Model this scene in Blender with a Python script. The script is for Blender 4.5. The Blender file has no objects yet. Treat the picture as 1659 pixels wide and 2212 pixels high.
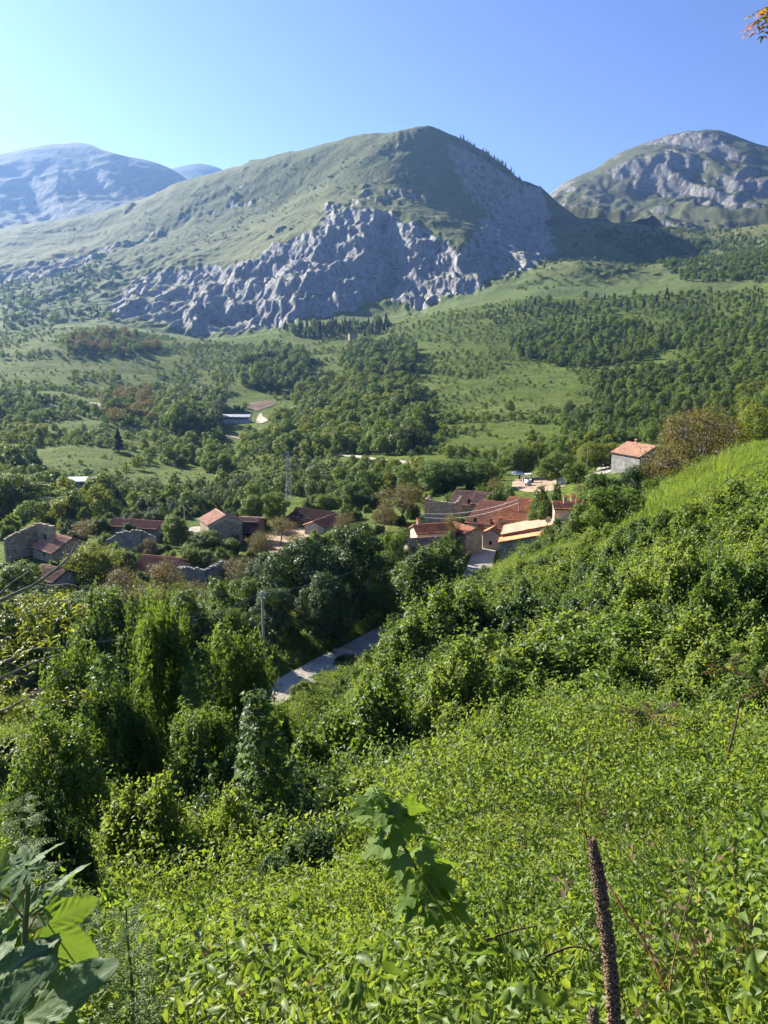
import bpy, bmesh, math, random
import numpy as np
from mathutils import Vector, Matrix, Euler

random.seed(7)
RNG = np.random.default_rng(11)
SC = bpy.context.scene
COL = SC.collection
R = math.radians

# ------------------------------------------------------------------ camera
PITCH = -12.0
FPX, CX, CY = 1660.0, 829.5, 1106.0          # photo measured on a 1659 x 2212 sheet
cam_d = bpy.data.cameras.new('camera')
cam = bpy.data.objects.new('camera', cam_d)
COL.objects.link(cam)
cam.location = (0, 0, 0)
cam.rotation_euler = (R(90 + PITCH), 0, 0)
cam_d.sensor_fit = 'VERTICAL'
cam_d.sensor_height = 24.0
cam_d.lens = 12.0 / (CY / FPX)
cam_d.clip_start = 0.05
cam_d.clip_end = 30000
SC.camera = cam

# ------------------------------------------------------------------ sky, sun, exposure
SUN_AZ, SUN_EL = -48.0, 26.5                  # degrees from straight ahead, above horizon
world = bpy.data.worlds.new('World')
SC.world = world
world.use_nodes = True
wn = world.node_tree
wn.nodes.clear()
sky = wn.nodes.new('ShaderNodeTexSky')
sky.sky_type = 'NISHITA'
sky.sun_disc = False
sky.sun_elevation = R(SUN_EL)
sky.sun_rotation = R(SUN_AZ)
sky.altitude = 900
sky.air_density = 1.0
sky.dust_density = 0.3
sky.ozone_density = 3.5
bg = wn.nodes.new('ShaderNodeBackground')
bg.inputs['Strength'].default_value = 0.050
wo = wn.nodes.new('ShaderNodeOutputWorld')
hs = wn.nodes.new('ShaderNodeHueSaturation')
hs.inputs['Saturation'].default_value = 1.10
hs.inputs['Hue'].default_value = 0.522
wn.links.new(sky.outputs[0], hs.inputs['Color'])
wn.links.new(hs.outputs[0], bg.inputs['Color'])
wn.links.new(bg.outputs[0], wo.inputs['Surface'])

sd = bpy.data.lights.new('sun', 'SUN')
sd.energy = 5.0
sd.angle = R(0.53)
sd.color = (1.0, 0.93, 0.80)
sun = bpy.data.objects.new('sun', sd)
COL.objects.link(sun)
SUNV = Vector((math.sin(R(SUN_AZ)) * math.cos(R(SUN_EL)), math.cos(R(SUN_AZ)) * math.cos(R(SUN_EL)), math.sin(R(SUN_EL))))
sun.rotation_euler = SUNV.to_track_quat('Z', 'Y').to_euler()
sun.location = (-300, 300, 400)

SC.view_settings.view_transform = 'Standard'
SC.view_settings.look = 'None'
SC.view_settings.exposure = 1.82
SC.view_settings.gamma = 1.0
SC.view_settings.use_curve_mapping = False
cy = SC.cycles
cy.max_bounces = 4
cy.diffuse_bounces = 2
cy.glossy_bounces = 2
cy.transmission_bounces = 3
cy.volume_bounces = 0
cy.transparent_max_bounces = 8
cy.use_adaptive_sampling = True
cy.adaptive_threshold = 0.02
cy.use_denoising = True
cy.denoiser = 'OPENIMAGEDENOISE'
cy.sample_clamp_indirect = 4.0
cy.caustics_reflective = False
cy.caustics_refractive = False

# ------------------------------------------------------------------ small helpers
def tag(o, label=None, cat=None, group=None, kind=None):
    if label: o['label'] = label
    if cat: o['category'] = cat
    if group: o['group'] = group
    if kind: o['kind'] = kind
    return o

def empty(name, loc=(0, 0, 0), rz=0.0):
    o = bpy.data.objects.new(name, None)
    o.empty_display_size = 0.2
    o.location = loc
    o.rotation_euler = (0, 0, rz)
    COL.objects.link(o)
    return o

def link(name, me, parent=None):
    o = bpy.data.objects.new(name, me)
    COL.objects.link(o)
    if parent is not None:
        o.parent = parent
    return o

def mesh_np(name, V, F, mat=None, smooth=False, attrs=None):
    """V (n,3); F (m,k) uniform int array (k = 3 or 4)"""
    V = np.asarray(V, np.float32); F = np.asarray(F, np.int32)
    me = bpy.data.meshes.new(name)
    me.vertices.add(len(V)); me.vertices.foreach_set('co', V.ravel())
    m, k = F.shape
    me.loops.add(m * k); me.loops.foreach_set('vertex_index', F.ravel())
    me.polygons.add(m)
    me.polygons.foreach_set('loop_start', np.arange(0, m * k, k, dtype=np.int32))
    me.polygons.foreach_set('loop_total', np.full(m, k, np.int32))
    if smooth:
        me.polygons.foreach_set('use_smooth', np.ones(m, bool))
    me.update(calc_edges=True)
    for an, av in (attrs or {}).items():
        a = me.attributes.new(an, 'FLOAT', 'POINT')
        a.data.foreach_set('value', np.asarray(av, np.float32).ravel())
    if mat is not None:
        me.materials.append(mat)
    return me

class MB:
    """collects boxes, bars, tubes and loose polygons into one mesh"""
    def __init__(s): s.v = []; s.f = []
    def add(s, V, F):
        n = len(s.v); s.v += [tuple(p) for p in V]; s.f += [tuple(i + n for i in f) for f in F]
        return s
    def box(s, x0, x1, y0, y1, z0, z1):
        V = [(x0,y0,z0),(x1,y0,z0),(x1,y1,z0),(x0,y1,z0),(x0,y0,z1),(x1,y0,z1),(x1,y1,z1),(x0,y1,z1)]
        return s.add(V, [(0,3,2,1),(4,5,6,7),(0,1,5,4),(1,2,6,5),(2,3,7,6),(3,0,4,7)])
    def tube(s, pts, rad, n=6, cap=True):
        pts = [Vector(p) for p in pts]
        rads = rad if hasattr(rad, '__len__') else [rad] * len(pts)
        rings = []
        for i, p in enumerate(pts):
            d = (pts[min(i + 1, len(pts) - 1)] - pts[max(i - 1, 0)])
            if d.length < 1e-9: d = Vector((0, 0, 1))
            d.normalize()
            a = Vector((0, 0, 1)) if abs(d.z) < 0.9 else Vector((1, 0, 0))
            u = d.cross(a).normalized(); w = d.cross(u)
            rings.append([p + (u * math.cos(2*math.pi*k/n) + w * math.sin(2*math.pi*k/n)) * rads[i] for k in range(n)])
        V = [q for r in rings for q in r]; F = []
        for i in range(len(pts) - 1):
            for k in range(n):
                F.append((i*n + k, i*n + (k+1) % n, (i+1)*n + (k+1) % n, (i+1)*n + k))
        if cap:
            F.append(tuple(range(n - 1, -1, -1))); F.append(tuple((len(pts)-1)*n + k for k in range(n)))
        return s.add(V, F)
    def build(s, name, mat, parent=None, smooth=False):
        me = bpy.data.meshes.new(name)
        me.from_pydata(s.v, [], s.f); me.update()
        bm = bmesh.new(); bm.from_mesh(me); bmesh.ops.recalc_face_normals(bm, faces=bm.faces); bm.to_mesh(me); bm.free()
        if smooth:
            me.polygons.foreach_set('use_smooth', np.ones(len(me.polygons), bool))
        me.materials.append(mat)
        return link(name, me, parent)

# gradient noise, vectorised
_P = np.random.default_rng(5).permutation(256); _P = np.concatenate([_P, _P, _P])
_G = np.random.default_rng(6).normal(size=(256, 3)); _G /= np.linalg.norm(_G, axis=1)[:, None]
def pnoise(x, y, z=0.0):
    x, y, z = np.broadcast_arrays(np.asarray(x, float), np.asarray(y, float), np.asarray(z, float))
    xi, yi, zi = np.floor(x).astype(int), np.floor(y).astype(int), np.floor(z).astype(int)
    xf, yf, zf = x - xi, y - yi, z - zi
    xi &= 255; yi &= 255; zi &= 255
    fu = lambda t: t*t*t*(t*(t*6 - 15) + 10)
    u, v, w = fu(xf), fu(yf), fu(zf)
    def g(i, j, k):
        h = _P[_P[_P[xi + i] + yi + j] + zi + k]
        gg = _G[h]
        return gg[..., 0]*(xf - i) + gg[..., 1]*(yf - j) + gg[..., 2]*(zf - k)
    l = lambda a, b, t: a + t*(b - a)
    return l(l(l(g(0,0,0), g(1,0,0), u), l(g(0,1,0), g(1,1,0), u), v), l(l(g(0,0,1), g(1,0,1), u), l(g(0,1,1), g(1,1,1), u), v), w) * 1.6
def fbm(x, y, z=0.0, oct=4, gain=0.5, lac=2.03):
    s = 0; a = 1
    for i in range(oct):
        s = s + a * pnoise(x + 17.3*i, y - 9.1*i, z + 4.7*i); a *= gain; x = x*lac; y = y*lac; z = z*lac
    return s
def ridged(x, y, z=0.0, oct=4, gain=0.5, lac=2.1):
    s = 0; a = 1
    for i in range(oct):
        s = s + a * (1 - np.abs(pnoise(x + 31.3*i, y - 19.1*i, z + 14.7*i))*2); a *= gain; x = x*lac; y = y*lac; z = z*lac
    return s
def sstep(a, b, x):
    t = np.clip((np.asarray(x, float) - a) / (b - a), 0, 1); return t*t*(3 - 2*t)

# photo sheet -> view ray, and back
_c, _s = math.cos(R(PITCH)), math.sin(R(PITCH))
def ray(px, py):
    a = (np.asarray(px, float) - CX) / FPX; b = (CY - np.asarray(py, float)) / FPX
    X, Y, Z = a, _c - b*_s, _s + b*_c
    h = np.hypot(X, Y)
    return X/h, Y/h, Z/h                       # unit horizontal length, slope
def proj(x, y, z):
    f = y*_c + z*_s; u = -y*_s + z*_c
    f = np.where(f > 1e-3, f, 1e-3)
    return CX + FPX*x/f, CY - FPX*u/f
# ------------------------------------------------------------------ terrain shape
def tps_fit(P, v, lam=1e-4):
    P = np.asarray(P, float); v = np.asarray(v, float); n = len(P)
    r2 = ((P[:, None] - P[None])**2).sum(-1)
    K = 0.5 * r2 * np.log(r2 + 1e-12)
    A = np.zeros((n + 3, n + 3)); A[:n, :n] = K + lam*np.eye(n); A[:n, n] = 1; A[:n, n+1:] = P; A[n, :n] = 1; A[n+1:, :n] = P.T
    w = np.linalg.solve(A, np.concatenate([v, np.zeros(3)]))
    def ev(Q):
        Q = np.asarray(Q, float); out = np.empty(len(Q))
        for i in range(0, len(Q), 60000):
            q = Q[i:i+60000]; r2 = ((q[:, None] - P[None])**2).sum(-1)
            out[i:i+60000] = (0.5*r2*np.log(r2 + 1e-12)) @ w[:n] + w[n] + q @ w[n+1:]
        return out
    return ev

# sight points (sheet x, sheet y, distance, plant height above ground)
CTRL = [
 (0,2212,2.2,.45),(415,2212,2.3,.45),(830,2212,2.4,.4),(1250,2212,2.4,.4),(1659,2212,2.3,.4),
 (300,1990,5.5,.6),(830,1930,6,.5),(1300,1880,6,.5),(1659,1850,6,.5),
 (830,1700,12,.8),(1300,1620,12.5,.6),(1640,1600,13,.6),
 (760,1570,26,1.6),(1000,1510,23,1.2),(1300,1430,24,1.5),(1640,1350,27,1.0),
 (870,1400,44,2.2),(1200,1280,46,2.0),(1400,1205,46,1.4),(1659,1140,42,1.0),
 (1030,1262,78,2.0),(1130,1215,80,2.4),(1200,1175,77,2.4),(1300,1140,72,2.4),(1420,1095,66,.5),(1540,1040,68,.4),(1659,968,75,.3),
 # village shelf and road
 (600,1490,70,.0),(700,1440,78,0),(790,1395,88,0),(1030,1245,108,0),(1050,1185,126,0),
 (1000,1110,152,0),(1150,1050,185,0),(1300,1020,205,0),(1360,1010,175,0),(1500,1082,125,0),(1659,1015,140,0),(1420,1078,128,0),
 (470,1175,150,0),(640,1150,160,0),(350,1250,118,0),(100,1250,118,0),(30,1200,135,0),(560,1230,125,0),(780,1180,135,0),
 (400,1155,162,0),(600,1110,185,0),(840,1080,185,0),
 # valley floor
 (175,1055,262,0),(400,1040,270,0),(30,1080,240,0),(700,1040,250,0),(900,1000,260,0),(1100,985,290,0),(1300,960,300,0),
 (150,1000,315,0),(400,965,380,0),(515,912,505,0),(700,930,400,0),(250,900,480,0),(50,900,480,0),
 (1100,920,400,0),(1400,900,420,0),(1600,880,420,0),
 (760,850,560,0),(1080,800,640,0),(1250,830,560,0),(1450,800,600,0),(1640,760,650,0),
 (500,820,680,0),(250,800,700,0),(30,800,690,0),
 (700,745,880,0),(900,730,860,0),(1150,745,800,0),(1350,700,860,0),(1600,680,880,0),(400,750,880,0),(200,715,930,0),(30,735,920,0),
 (850,668,1110,0),(1000,665,1000,0),(700,705,1020,0),(560,722,1020,0),(440,728,1020,0),(300,712,1020,0),(100,705,1040,0),(0,712,1040,0),
 (1150,640,1020,0),(1300,640,1010,0),(1500,600,1080,0),(1650,590,1080,0),
]
_pts, _val = [], []
for px, py, d, h in CTRL:
    X, Y, S = ray(px, py)
    _pts.append((math.degrees(math.atan2(X, Y)) / 9.0, math.log(d) * 2.6)); _val.append((S*d - h + 1.7) / d)
def _extra(az, d, z):
    _pts.append((az / 9.0, math.log(d) * 2.6)); _val.append((z + 1.7) / d)
for az in (-28, -20, -12, -5):                       # hidden steep bank on the left
    for d, z in ((12, -9.6), (25, -18.6), (45, -30.0), (62, -33.6)):
        _extra(az, d, z + (az + 28) * 0.03 * (1 if d < 50 else 0))
for d, z in ((3, -1.6), (10, -.5), (40, 1), (150, 12), (600, 80), (1100, 200)):
    _extra(-175, d, z); _extra(175, d, z); _extra(120, d, z + d*.05)
for d, z in ((3, -2.0), (10, -4.5), (40, -9), (75, -9.5), (150, -22), (400, -14), (1000, 120)):
    _extra(62, d, z); _extra(36, d, z - .1*min(d, 30)*.2)
for d, z in ((3, -2.6), (10, -6.5), (40, -24), (120, -38), (400, -48), (1000, 20)):
    _extra(-62, d, z); _extra(-36, d, z)
for d, z in ((3, -2.2), (10, -4.5), (40, -15), (150, -30), (500, -30), (1000, 40)):
    _extra(-120, d, z)
for az in (-150, -90, -40, -20, 0, 20, 40, 90, 150):
    _extra(az, 0.7, -1.75)
_T = tps_fit(_pts, _val, 2e-3)

FLAT = []        # (x, y, z, r_inner, r_outer) levelled yards
CORR = []        # (Nx3 polyline, half width, shoulder) road beds
def z_raw(x, y):
    x = np.asarray(x, float); y = np.asarray(y, float); sh = x.shape; x = x.ravel(); y = y.ravel()
    d = np.maximum(np.hypot(x, y), 0.3); az = np.degrees(np.arctan2(x, y))
    z = -1.7 + d * _T(np.stack([az/9.0, np.log(d)*2.6], 1))
    far = sstep(200, 420, d)
    z = z + far * (3.2*fbm(x/130, y/95, 1.3, 3) + 1.0*fbm(x/38, y/30, 2.2, 2)) + sstep(450, 800, d) * 5.0*fbm(x/230, y/170, 7.7, 2)
    z = z + sstep(3, 12, d) * (1 - sstep(70, 110, d)) * (0.35*fbm(x/4.2, y/4.2, 3.3, 2)) + sstep(20, 40, d)*(1 - sstep(75, 100, d)) * 0.8*fbm(x/14, y/14, 9.1, 2)
    return z.reshape(sh)
def seg_dist(x, y, P):
    best = np.full(x.shape, 1e9); zz = np.zeros(x.shape)
    for a, b in zip(P[:-1], P[1:]):
        dx, dy = b[0]-a[0], b[1]-a[1]; L = dx*dx + dy*dy
        t = np.clip(((x-a[0])*dx + (y-a[1])*dy) / L, 0, 1)
        dd = np.hypot(x - a[0] - t*dx, y - a[1] - t*dy)
        m = dd < best; best = np.where(m, dd, best); zz = np.where(m, a[2] + t*(b[2]-a[2]), zz)
    return best, zz
def zg(x, y):
    x = np.asarray(x, float); y = np.asarray(y, float)
    z = z_raw(x, y)
    for fx, fy, fz, r0, r1 in FLAT:
        w = 1 - sstep(r0, r1, np.hypot(x - fx, y - fy)); z = z*(1-w) + fz*w
    for P, hw, shd, drop in CORR:
        dd, zz = seg_dist(x, y, P); w = 1 - sstep(hw, hw + shd, dd); z = z*(1-w) + (zz - drop)*w
    return z
def hit(px, py, dmin=1.5, dmax=1400.0):
    """where the view ray of a sheet point meets the ground"""
    X, Y, S = ray(px, py)
    ds = np.geomspace(dmin, dmax, 500)
    g = zg(X*ds, Y*ds) - S*ds
    i = np.argmax(g > 0) if (g > 0).any() else len(ds) - 1
    if i > 0 and g[i] > 0:
        a, b = ds[i-1], ds[i]; t = -g[i-1] / (g[i] - g[i-1]); d = a + t*(b - a)
    else: d = ds[i]
    return float(X*d), float(Y*d), float(zg(np.array([X*d]), np.array([Y*d]))[0])
def at(px, py, d):
    """the point at horizontal distance d on the ray of a sheet point"""
    X, Y, S = ray(px, py); return float(X*d), float(Y*d), float(S*d)
def ground_at(px, d):
    X, Y, S = ray(px, 1100); x, y = float(X*d), float(Y*d)
    return x, y, float(zg(np.array([x]), np.array([y]))[0])
# ------------------------------------------------------------------ materials
def new_mat(name):
    m = bpy.data.materials.new(name); m.use_nodes = True
    nt = m.node_tree; nt.nodes.clear()
    out = nt.nodes.new('ShaderNodeOutputMaterial')
    return m, nt, out
def N(nt, typ, **kw):
    n = nt.nodes.new(typ)
    for k, v in kw.items():
        if k == 'inp':
            for kk, vv in v.items():
                if hasattr(vv, 'links') and hasattr(vv, 'is_output'): nt.links.new(vv, n.inputs[kk])
                else: n.inputs[kk].default_value = vv
        else: setattr(n, k, v)
    return n
def ramp(nt, fac, stops, interp='LINEAR'):
    n = nt.nodes.new('ShaderNodeValToRGB'); cr = n.color_ramp; cr.interpolation = interp
    while len(cr.elements) < len(stops): cr.elements.new(0.5)
    for e, (p, c) in zip(cr.elements, stops):
        e.position = p; e.color = (*c, 1) if len(c) == 3 else c
    nt.links.new(fac, n.inputs[0]); return n.outputs[0]
def mixc(nt, fac, a, b, mode='MIX'):
    n = nt.nodes.new('ShaderNodeMix'); n.data_type = 'RGBA'; n.blend_type = mode
    for i, v in ((0, fac), (6, a), (7, b)):
        if hasattr(v, 'is_output'): nt.links.new(v, n.inputs[i])
        else: n.inputs[i].default_value = v if i == 0 else (*v, 1) if len(v) == 3 else v
    return n.outputs[2]
def math_(nt, op, a, b=None, clamp=False):
    n = nt.nodes.new('ShaderNodeMath'); n.operation = op; n.use_clamp = clamp
    for i, v in ((0, a), (1, b)):
        if v is None: continue
        if hasattr(v, 'is_output'): nt.links.new(v, n.inputs[i])
        else: n.inputs[i].default_value = v
    return n.outputs[0]
def noise(nt, vec, scale, detail=3, rough=0.55, dist=0.0, out='Fac'):
    n = N(nt, 'ShaderNodeTexNoise', inp={'Scale': scale, 'Detail': detail, 'Roughness': rough, 'Distortion': dist})
    nt.links.new(vec, n.inputs['Vector']); return n.outputs[0 if out == 'Fac' else 1]
def pos(nt): return nt.nodes.new('ShaderNodeNewGeometry').outputs['Position']
def objco(nt): return nt.nodes.new('ShaderNodeTexCoord').outputs['Object']
def scalev(nt, v, s):
    n = N(nt, 'ShaderNodeMapping'); nt.links.new(v, n.inputs[0]); n.inputs['Scale'].default_value = s; return n.outputs[0]
def principled(nt, out, color, rough=0.9, spec=0.25, bump=None, bstr=0.5, bdist=0.05):
    p = nt.nodes.new('ShaderNodeBsdfPrincipled')
    if hasattr(color, 'is_output'): nt.links.new(color, p.inputs['Base Color'])
    else: p.inputs['Base Color'].default_value = (*color, 1)
    if hasattr(rough, 'is_output'): nt.links.new(rough, p.inputs['Roughness'])
    else: p.inputs['Roughness'].default_value = rough
    p.inputs['Specular IOR Level'].default_value = spec
    if bump is not None:
        b = nt.nodes.new('ShaderNodeBump'); b.inputs['Strength'].default_value = bstr; b.inputs['Distance'].default_value = bdist
        nt.links.new(bump, b.inputs['Height']); nt.links.new(b.outputs[0], p.inputs['Normal'])
    nt.links.new(p.outputs[0], out.inputs[0]); return p

def mat_meadow():
    m, nt, out = new_mat('meadow_grass'); P = pos(nt)
    n1 = noise(nt, P, 0.012, 4, .6); n2 = noise(nt, P, 0.09, 4, .65); n3 = noise(nt, P, 0.9, 3, .7)
    c = ramp(nt, n1, [(.32, (.078, .118, .016)), (.5, (.110, .150, .022)), (.68, (.170, .178, .042))])
    c2 = ramp(nt, n2, [(.35, (.045, .078, .013)), (.55, (.115, .155, .024)), (.75, (.180, .182, .050))])
    c = mixc(nt, .55, c, c2)
    c = mixc(nt, math_(nt, 'MULTIPLY', ramp(nt, noise(nt, P, .28, 4, .7), [(.48, (0, 0, 0)), (.6, (1, 1, 1))]), .6), c, (.045, .085, .012))
    soil = ramp(nt, noise(nt, P, .03, 5, .62), [(.66, (0, 0, 0)), (.72, (1, 1, 1))])
    c = mixc(nt, math_(nt, 'MULTIPLY', soil, .55), c, (.24, .185, .115))
    h = math_(nt, 'ADD', n3, math_(nt, 'MULTIPLY', n2, 2.0))
    principled(nt, out, c, .95, .1, h, .9, 1.5)
    return m
def mat_mountain(name, grass_a, grass_b, rock_a, rock_b, sc=1.0):
    m, nt, out = new_mat(name); P = pos(nt)
    at_ = N(nt, 'ShaderNodeAttribute', attribute_name='rock').outputs['Fac']
    geo = nt.nodes.new('ShaderNodeNewGeometry')
    nz = N(nt, 'ShaderNodeSeparateXYZ'); nt.links.new(geo.outputs['Normal'], nz.inputs[0]); nz = nz.outputs[2]
    n1 = noise(nt, P, .006*sc, 5, .6); n2 = noise(nt, P, .05*sc, 5, .7); n3 = noise(nt, P, .22*sc, 4, .7)
    g = mixc(nt, ramp(nt, n1, [(.3, (0,)*3), (.7, (1,)*3)]), grass_a, grass_b)
    g = mixc(nt, math_(nt, 'MULTIPLY', ramp(nt, n2, [(.4, (0,)*3), (.7, (1,)*3)]), .5), g, tuple(v*.55 for v in grass_a))
    g = mixc(nt, ramp(nt, n3, [(.6, (0,)*3), (.68, (.85,)*3)]), g, (.035, .055, .022))
    sx = N(nt, 'ShaderNodeSeparateXYZ'); nt.links.new(P, sx.inputs[0])
    low = ramp(nt, math_(nt, 'ADD', math_(nt, 'MULTIPLY', sx.outputs[2], 1/300), math_(nt, 'MULTIPLY', math_(nt, 'SUBTRACT', n1, .5), .5)), [(.22, (1,)*3), (.55, (0,)*3)])
    g = mixc(nt, math_(nt, 'MULTIPLY', low, .8), g, mixc(nt, n2, (.060, .105, .020), (.115, .155, .036)))
    st = scalev(nt, P, (1, .6, .28))
    r = ramp(nt, noise(nt, st, .12*sc, 6, .72, .6), [(.3, rock_b), (.52, rock_a), (.8, tuple(v*1.25 for v in rock_a))])
    cr = N(nt, 'ShaderNodeTexVoronoi', feature='DISTANCE_TO_EDGE', inp={'Scale': .085*sc}); nt.links.new(st, cr.inputs['Vector'])
    crk = ramp(nt, cr.outputs[0], [(.0, (1,)*3), (.09, (0,)*3)])
    r = mixc(nt, math_(nt, 'MULTIPLY', crk, .25), r, tuple(v*.35 for v in rock_b))
    r = mixc(nt, math_(nt, 'MULTIPLY', ramp(nt, noise(nt, P, .03*sc, 3), [(.55, (0,)*3), (.75, (1,)*3)]), .35), r, (.42, .30, .19))
    # grass holds on the flatter ledges
    ledge = ramp(nt, math_(nt, 'ADD', nz, math_(nt, 'MULTIPLY', math_(nt, 'SUBTRACT', n2, .5), .6)), [(.72, (0,)*3), (.88, (1,)*3)])
    f = math_(nt, 'SUBTRACT', math_(nt, 'ADD', at_, math_(nt, 'MULTIPLY', math_(nt, 'SUBTRACT', n2, .5), .9)), math_(nt, 'MULTIPLY', ledge, .6))
    f = ramp(nt, f, [(.32, (0,)*3), (.46, (1,)*3)])
    c = mixc(nt, f, g, r)
    bh = math_(nt, 'ADD', math_(nt, 'MULTIPLY', noise(nt, st, .06*sc, 8, .75, .4), 1.0), math_(nt, 'MULTIPLY', cr.outputs[0], .8))
    b = nt.nodes.new('ShaderNodeBump'); b.inputs['Distance'].default_value = 9.0/sc
    nt.links.new(bh, b.inputs['Height'])
    nt.links.new(math_(nt, 'ADD', math_(nt, 'MULTIPLY', f, .75), .22), b.inputs['Strength'])
    p = principled(nt, out, c, .95, .15); nt.links.new(b.outputs[0], p.inputs['Normal'])
    return m
def mat_simple(name, stops, scale=2.0, rough=.9, bstr=.5, bdist=.05, spec=.2, detail=5, obj=False, stretch=None):
    m, nt, out = new_mat(name); P = objco(nt) if obj else pos(nt)
    if stretch: P = scalev(nt, P, stretch)
    n = noise(nt, P, scale, detail, .65)
    principled(nt, out, ramp(nt, n, stops), rough, spec, n, bstr, bdist)
    return m
M = {}
M['meadow'] = mat_meadow()
M['concrete_road'] = mat_simple('concrete_road', [(.3, (.20, .18, .15)), (.48, (.33, .30, .255)), (.6, (.40, .37, .32)), (.75, (.24, .22, .19))], .55, .9, .4, .04, detail=8)
M['track'] = mat_simple('pale_track', [(.3, (.28, .24, .18)), (.7, (.46, .41, .33))], .6)
M['yard'] = mat_simple('yard_earth', [(.3, (.20, .135, .085)), (.5, (.33, .24, .16)), (.7, (.44, .35, .24))], .35)
M['red_earth'] = mat_simple('red_earth', [(.35, (.08, .045, .032)), (.55, (.15, .09, .06)), (.7, (.13, .14, .05))], .12)
M['scree'] = mat_simple('scree', [(.3, (.30, .27, .22)), (.55, (.52, .48, .41)), (.75, (.66, .62, .55))], 3.0, .9, .9, .12)

# ------------------------------------------------------------------ roads and yards (levels first, they shape the ground)
def polyline(pts, flat_z=None):
    return [tuple(p) for p in pts]
def smooth_line(pts, n=10):
    P = [np.array(p, float) for p in pts]; P = [2*P[0]-P[1]] + P + [2*P[-1]-P[-2]]; out = []
    for i in range(1, len(P) - 2):
        for k in range(n):
            t = k/n; a, b, c, d = P[i-1:i+3]
            out.append(.5*((2*b) + (c-a)*t + (2*a-5*b+4*c-d)*t*t + (3*b-a-3*c+d)*t**3))
    out.append(P[-2]); return np.array(out)
def sight_line(pts):
    """sheet points with distance -> ground points"""
    out = []
    for px, py, d in pts:
        X, Y, S = ray(px, py); out.append((X*d, Y*d, S*d))
    return out
ROAD = smooth_line(sight_line([(420,1630,57),(520,1550,63.5),(612,1487,70.5),(700,1437,78),(800,1385,87.5),(930,1308,99),(1020,1248,108),(1042,1205,118),(1052,1168,130),(1062,1140,141)]), 8)
CORR.append((ROAD, 3.0, 4.0, .25))
def hline(pts):
    return np.array([hit(px, py) for px, py in pts])
def strip(name, P, w, mat, lift, wob=0.0, nx=4):
    P = np.asarray(P); T = np.gradient(P, axis=0); T[:, 2] = 0; T /= np.linalg.norm(T, axis=1)[:, None] + 1e-9
    Nn = np.stack([T[:, 1], -T[:, 0], T[:, 2]*0], 1)
    s = np.arange(len(P)); V = []
    for j in range(nx + 1):
        o = (j/nx - .5) * w
        o = o * (1 + wob*pnoise(s*.21, j*3.1 if j in (0, nx) else .5))
        q = P + Nn*np.reshape(o, (-1, 1)) if np.ndim(o) else P + Nn*o
        q = q.copy(); V.append(q)
    V = np.stack(V, 1); n = len(P)
    z = V[..., 2] if lift is None else zg(V[..., 0], V[..., 1]) + lift
    V[..., 2] = z; idx = np.arange(n*(nx+1)).reshape(n, nx+1)
    F = np.stack([idx[:-1, :-1], idx[:-1, 1:], idx[1:, 1:], idx[1:, :-1]], -1).reshape(-1, 4)
    o = link(name, mesh_np(name, V.reshape(-1, 3), F, mat, True)); return tag(o, kind='structure')

mat_dome = mat_mountain('grassy_mountain', (.088, .112, .030), (.138, .148, .050), (.35, .345, .33), (.16, .157, .15))
mat_peak = mat_mountain('rocky_peak', (.070, .085, .036), (.105, .108, .052), (.24, .235, .225), (.11, .11, .108), .55)
mat_far = mat_mountain('far_ridge', (.055, .068, .034), (.085, .086, .052), (.15, .15, .146), (.085, .085, .085), .4)

# ------------------------------------------------------------------ mountains
def in_poly(px, py, poly, soft):
    """1 inside, 0 outside, soft edge in sheet units"""
    P = np.array(poly, float); ins = np.zeros(px.shape, bool); dm = np.full(px.shape, 1e9)
    for (x1, y1), (x2, y2) in zip(P, np.roll(P, -1, 0)):
        c = ((y1 > py) != (y2 > py)) & (px < (x2-x1)*(py-y1)/(y2-y1+1e-9) + x1); ins ^= c
        t = np.clip(((px-x1)*(x2-x1) + (py-y1)*(y2-y1)) / ((x2-x1)**2 + (y2-y1)**2), 0, 1)
        dm = np.minimum(dm, np.hypot(px-x1-t*(x2-x1), py-y1-t*(y2-y1)))
    return sstep(-soft, soft, np.where(ins, dm, -dm))
RIDGE = [(-250,560,2450),(-100,525,2380),(0,507,2300),(90,490,2260),(180,470,2200),(280,440,2150),(380,402,2100),(475,372,2050),(550,346,2000),(640,328,1950),(760,301,1900),(870,284,1870),(935,278,1850),
         (975,292,1940),(1010,311,1995),(1060,341,2065),(1100,366,2100),(1130,390,2135),(1150,404,2170),(1164,404,2190),(1176,440,2140),(1190,470,2080)]
FACE = [(935,400,1620),(870,425,1510),(850,500,1320),(860,600,1200),(600,450,1700),(400,520,1620),(200,570,1540),(60,580,1560),(500,585,1310),(330,640,1240),(700,480,1370),(700,560,1225),(700,650,1110),(560,650,1130),
        (955,330,1760),(989,385,1700),(1018,404,1725),(1010,450,1590),(1100,430,1880),(1060,460,1700),(1180,510,1880),(1060,400,1850),(1000,545,1235),(1075,510,1430),(1150,480,1890),(1170,545,1480),(1120,565,1280),(1080,600,1190),(960,640,1120),(120,650,1230),(0,650,1260),(440,690,1100),(300,700,1060),(-150,640,1350),(780,400,1600),(420,430,1900),(150,520,1850),
        (1215,525,1500),(1260,570,1180),(1225,492,1800),(1300,520,1550),(1380,545,1530),(1440,575,1480),(1480,500,1750),(1560,495,1750),(1659,490,1700),(1300,487,1620),(1400,490,1700),(1240,482,1900),(1800,470,1700),(1659,545,1350),(1560,560,1300),
        (1350,610,1130),(1500,605,1090),(1659,595,1090),(1200,630,1050),(1000,662,1030),(850,668,1100),(700,703,1030),(560,722,1030),(440,726,1030),(100,703,1050),(-200,700,1100),(1850,560,1150)]
mp, mv = [], []
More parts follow.
